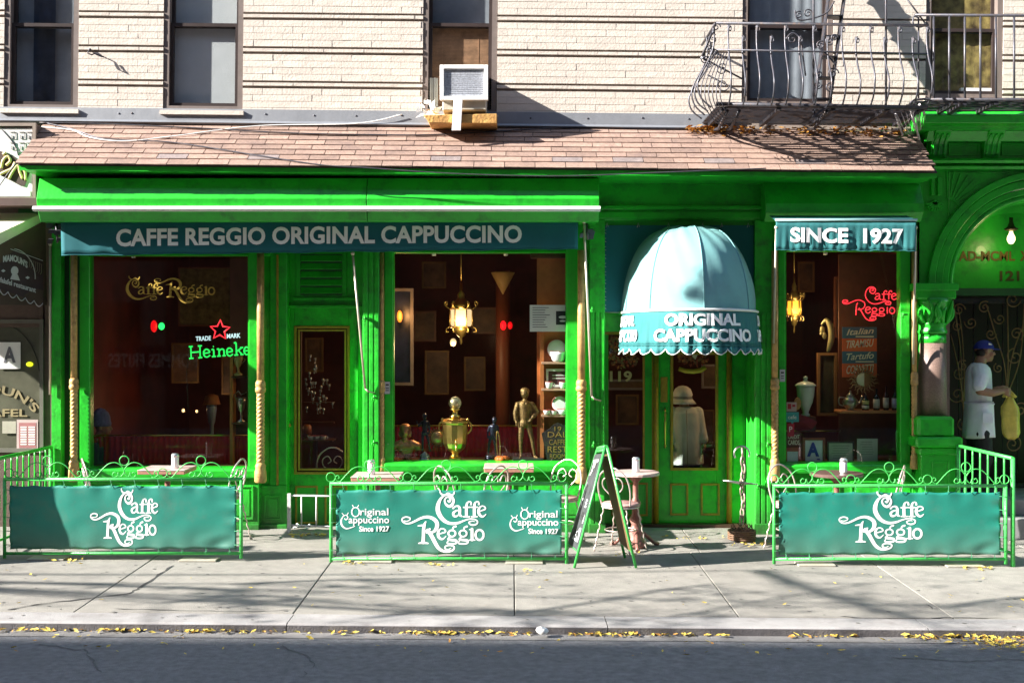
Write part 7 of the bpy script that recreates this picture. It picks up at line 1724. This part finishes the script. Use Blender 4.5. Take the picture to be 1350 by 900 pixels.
# left window: trophy cabinet and lamp
tc = thing('trophy_cabinet', 'narrow brown trophy cabinet at the right edge of the left window', 'cabinet', P(318,612,.6)); Yq = .55
part('back_panel', MB().pb(303,345,340,614,Yq+.12,.02), mat('red_brown_panel', (.13,.04,.02), .5), tc); part('side_panel', MB().pb(303,307,470,614,Yq-.03,.16), WOOD, tc)
for py in (496, 557): part('shelf', MB().pb(305,332,py,py+2,Yq-.04,.16), WOODD, tc)
for k, (px, py, h, lb) in enumerate(((314,495,.22,'tall gold trophy on the upper shelf of the trophy cabinet'),(318,557,.28,'pale lidded trophy on the lower shelf of the trophy cabinet'))):
    c = P(px,py,Yq); t = thing('trophy_cup', lb, 'trophy', c); m_ = mat('dull_gold_carving', (.30,.24,.11), .5, .3) if k == 0 else SLV
    part('cup', MB().lathe(c, [(.045,0),(.045,.02),(.014,.04),(.012,h*.4),(.03,h*.5),(.05,h*.8),(.055,h),(.0,h*.97)], 18), m_, t)
    if k: part('handle', MB().tube([c+Vector((-.05,0,h*.9)), c+Vector((-.08,0,h*1.1)), c+Vector((-.03,0,h*1.25)), c+Vector((0,0,h*1.1)), c+Vector((.06,0,h*1.2))], .007, 6), m_, t)
    else: part('handle', MB().tube([c+Vector((.05,0,h*.9)), c+Vector((.08,0,h*.8)), c+Vector((.04,0,h*.6))], .006, 6), m_, t)
lw = thing('orange_shade_lamp', 'table lamp with orange shade on a pale vase in the left window', 'lamp', P(281,560,1.6)); Yq = 1.4
part('shade', MB().lathe(P(279,533,Yq), [(.10,0),(.10,.01),(.075,.10),(.03,.12)], 20), mat('orange_shade', (.32,.10,.03), .7), lw); part('vase', MB().lathe(P(279,561,Yq), [(.02,-.4),(.025,0),(.04,.05),(.06,.2),(.055,.25)], 18), mat('pale_blue_vase', (.25,.27,.38), .4), lw)
# side door window: tea table and a sparkling glass rack
gr2 = thing('glass_rack', 'rack of sparkling hanging glasses seen through the side door', 'glass rack', P(418,540,1.2))
for i in range(34):
    px = R.gauss(418,9); py = R.uniform(505,560) if i > 6 else R.uniform(470,505)
    if i <= 6: px = R.gauss(414,2.5)
    part('glass', MB().lathe(P(px,py,1.2+R.uniform(-.1,.1)), [(.012,0),(.003,.012),(.003,.03),(.018,.045),(.016,.07)], 8), mat('clear_sparkle', (.5,.52,.55), .08, .7), gr2)
part('rack_bar', MB().pb(399,440,556,558,1.3,.1).pb(399,440,530,531,1.3,.1), WOODD, gr2)
for px, lb in ((410,'left white tea cup on the table behind the side door'),(418,'middle white tea cup on the table behind the side door'),(426,'right white tea cup on the table behind the side door')): cup(lb, px, 580, .035, .05, .8)
tt = thing('tea_table', 'small dark table with tea cups behind the side door', 'table', P(416,581,.8)); part('top', MB().pb(398,438,580,582,.7,.3), WOODD, tt); part('leg', MB().pb(414,418,582,690,.85,.04), WOODD, tt)
c = thing('bistro_chair', 'dark wire chair visible through the side door glass', 'chair', (0,0,0), 'bent wire bistro chairs')
bpy.data.objects.remove(c)
o = copy_tree(ch0); o.location = (XX(438,.62), .62, .03); o.rotation_euler = (0,0,3.3); o['label'] = 'wire bistro chair inside, low behind the side door glass'
tg = tag(part('gallon_jar', MB().lathe(P(405,572,1.0), [(.05,0),(.05,.09),(.03,.11)], 14), mat('amber_jar', (.30,.09,.02), .4)), 'amber jar at the left of the tea cups behind the side door', 'jar')

# ---------------------------------------------------------------- across the street: buildings whose shade falls on the roadway
for i, (x0, x1, top, colr, lb) in enumerate(((-75,-30,18.68,(.16,.07,.05),'dark red brick tenement across the street, far left of the row'),(-30,-8,18.55,(.22,.17,.13),'tan brick tenement across the street with a dark shop level'),(-8,10,17.9,(.13,.06,.045),'brown brick tenement across the street facing the cafe'),(10,34,18.5,(.20,.15,.12),'sandy tenement across the street, right of the row'))):
    t = thing('opposite_tenement', lb, 'building', ((x0+x1)/2,-15.2,0), 'tenements across the street')
    part('wall', MB().box(x0+.01, x1-.01, -26, -15.2, -.1, top-.5), mat('opposite_brick_%s' % 'abcd'[i], colr, .9, var=.2), t)
    part('cornice', MB().box(x0, x1, -26, -14.85, top-.5, top), mat('dark_cornice', (.06,.05,.045), .7), t)
    if i in (1, 2):
        part('shop_glass', MB().box(x0+.6, x1-.6, -15.22, -15.17, .5, 2.9), mat('dark_shop_glass', (.02,.02,.022), .1), t)
        x = x0+1.2
        while x < x1-1.6:
            for k in range(5): part('window', MB().box(x, x+1.0, -15.24, -15.185, 4.6+k*3.2, 6.4+k*3.2), mat('dark_shop_glass', (.02,.02,.022), .1), t)
            x += 2.1
pf = thing('fries_shop_sign', 'dark sign with cream capital letters on the tenement across the street', 'sign', (-8.3,-15.1,1.5))
text_part("POMMES FRITES", lambda u, v, d: Vector((-7.25-2.05*u, -15.1+d, 1.4+.32*v)), mat('cream_print2', (.6,.55,.45), .6), pf, bold=.02)
part('board', MB().box(-9.5,-7.0,-15.16,-15.12,1.25,1.9), mat('dark_sign_board', (.03,.02,.03), .5), pf)

# ---------------------------------------------------------------- street tree left of the frame, its limbs shade the pavement
tr = thing('street_tree', 'half bare street tree with yellow leaves at the kerb left of the cafe', 'tree', (-17.3,-4.25,0))
BARK = mat('grey_brown_bark', (.12,.10,.08), .9, var=.3, bump=.8)
tk = [Vector((-17.3,-4.25,-.2)), Vector((-17.25,-4.3,1.2)), Vector((-17.1,-4.4,2.4)), Vector((-16.7,-4.7,3.6)), Vector((-16.2,-4.95,4.6)), Vector((-15.8,-5.2,5.6))]
part('trunk', MB().tube(smooth_path(tk, 4), [.19,.18,.17,.165,.16,.155,.15,.15,.14,.135,.13,.12,.11,.10,.09,.08,.07,.06,.05,.04,.03], 10), BARK, tr)
def src(px, py, t): x, y = gp(px, py); return Vector((x, y, 0))-SUN*t
limbs = [([src(985,752,3.0), src(1050,778,3.0), src(1120,803,2.9), src(1190,822,2.8)], .075), ([src(640,812,2.6), src(760,795,2.7), src(860,778,2.75), src(930,770,2.8)], .05), ([src(300,770,2.5), src(420,765,2.55), src(560,762,2.6)], .05),
         ([src(20,768,2.2), src(120,770,2.3), src(240,776,2.4), src(300,780,2.4)], .05), ([src(200,795,2.5), src(330,785,2.6), src(480,800,2.6)], .035), ([src(520,808,2.6), src(660,806,2.65), src(760,812,2.7)], .05), ([src(860,815,2.9), src(1000,790,3.0), src(1120,770,3.0)], .035), ([src(1230,800,3.2), src(1300,790,3.3), src(1400,785,3.3)], .06)]
twb = MB(); tips = []
for pts, r_ in limbs:
    Q = smooth_path(pts, 5); part('limb', MB().tube(Q, [.62*r_*(1-.5*i/len(Q)) for i in range(len(Q))], 7), BARK, tr)
    base = Vector((-16.2,-4.95,4.6)); a = Q[0]; twb.tube(smooth_path([base, base.lerp(a,.5)+Vector((0,-.3,.3)), a], 5), [.03,.028,.026,.024,.022,.02,.018,.017,.016,.015,.014], 6) if (a-base).length > .5 else None
    for k in range(12):
        p = Q[R.randrange(len(Q))]; d = Vector((R.uniform(-1,1), R.uniform(-1,.05), R.uniform(-.3,.5))).normalized()*R.uniform(.4,1.5)
        twb.tube([p, p+d*.5+Vector((0,0,.05)), p+d], [.012,.008,.004], 4); tips += [p+d*R.uniform(.3,1.1)+Vector((R.gauss(0,.1),R.gauss(0,.1),R.gauss(0,.1))) for _ in range(2)]
part('twigs', twb, BARK, tr, kind='stuff')
for px, py, Yd in ((966,385,-1.0),(992,430,-.9)):
    c = P(px,py,Yd)-SUN*3.1
    for _ in range(26): tips.append(c+Vector((R.gauss(0,.10), R.gauss(0,.05), R.gauss(0,.09))))
b = MB()
for p in tips:
    a = R.uniform(0,2*PI); t_ = R.uniform(-1,1); u_ = Vector((math.cos(a),math.sin(a),t_)).normalized()*.05; v_ = u_.orthogonal().normalized()*.035; b.add([p-u_, p-v_, p+u_, p+v_], [(0,1,2,3)])
part('crown', b, mat('yellow_tree_leaves', (.30,.24,.03), .7, var=.4), tr, kind='stuff')
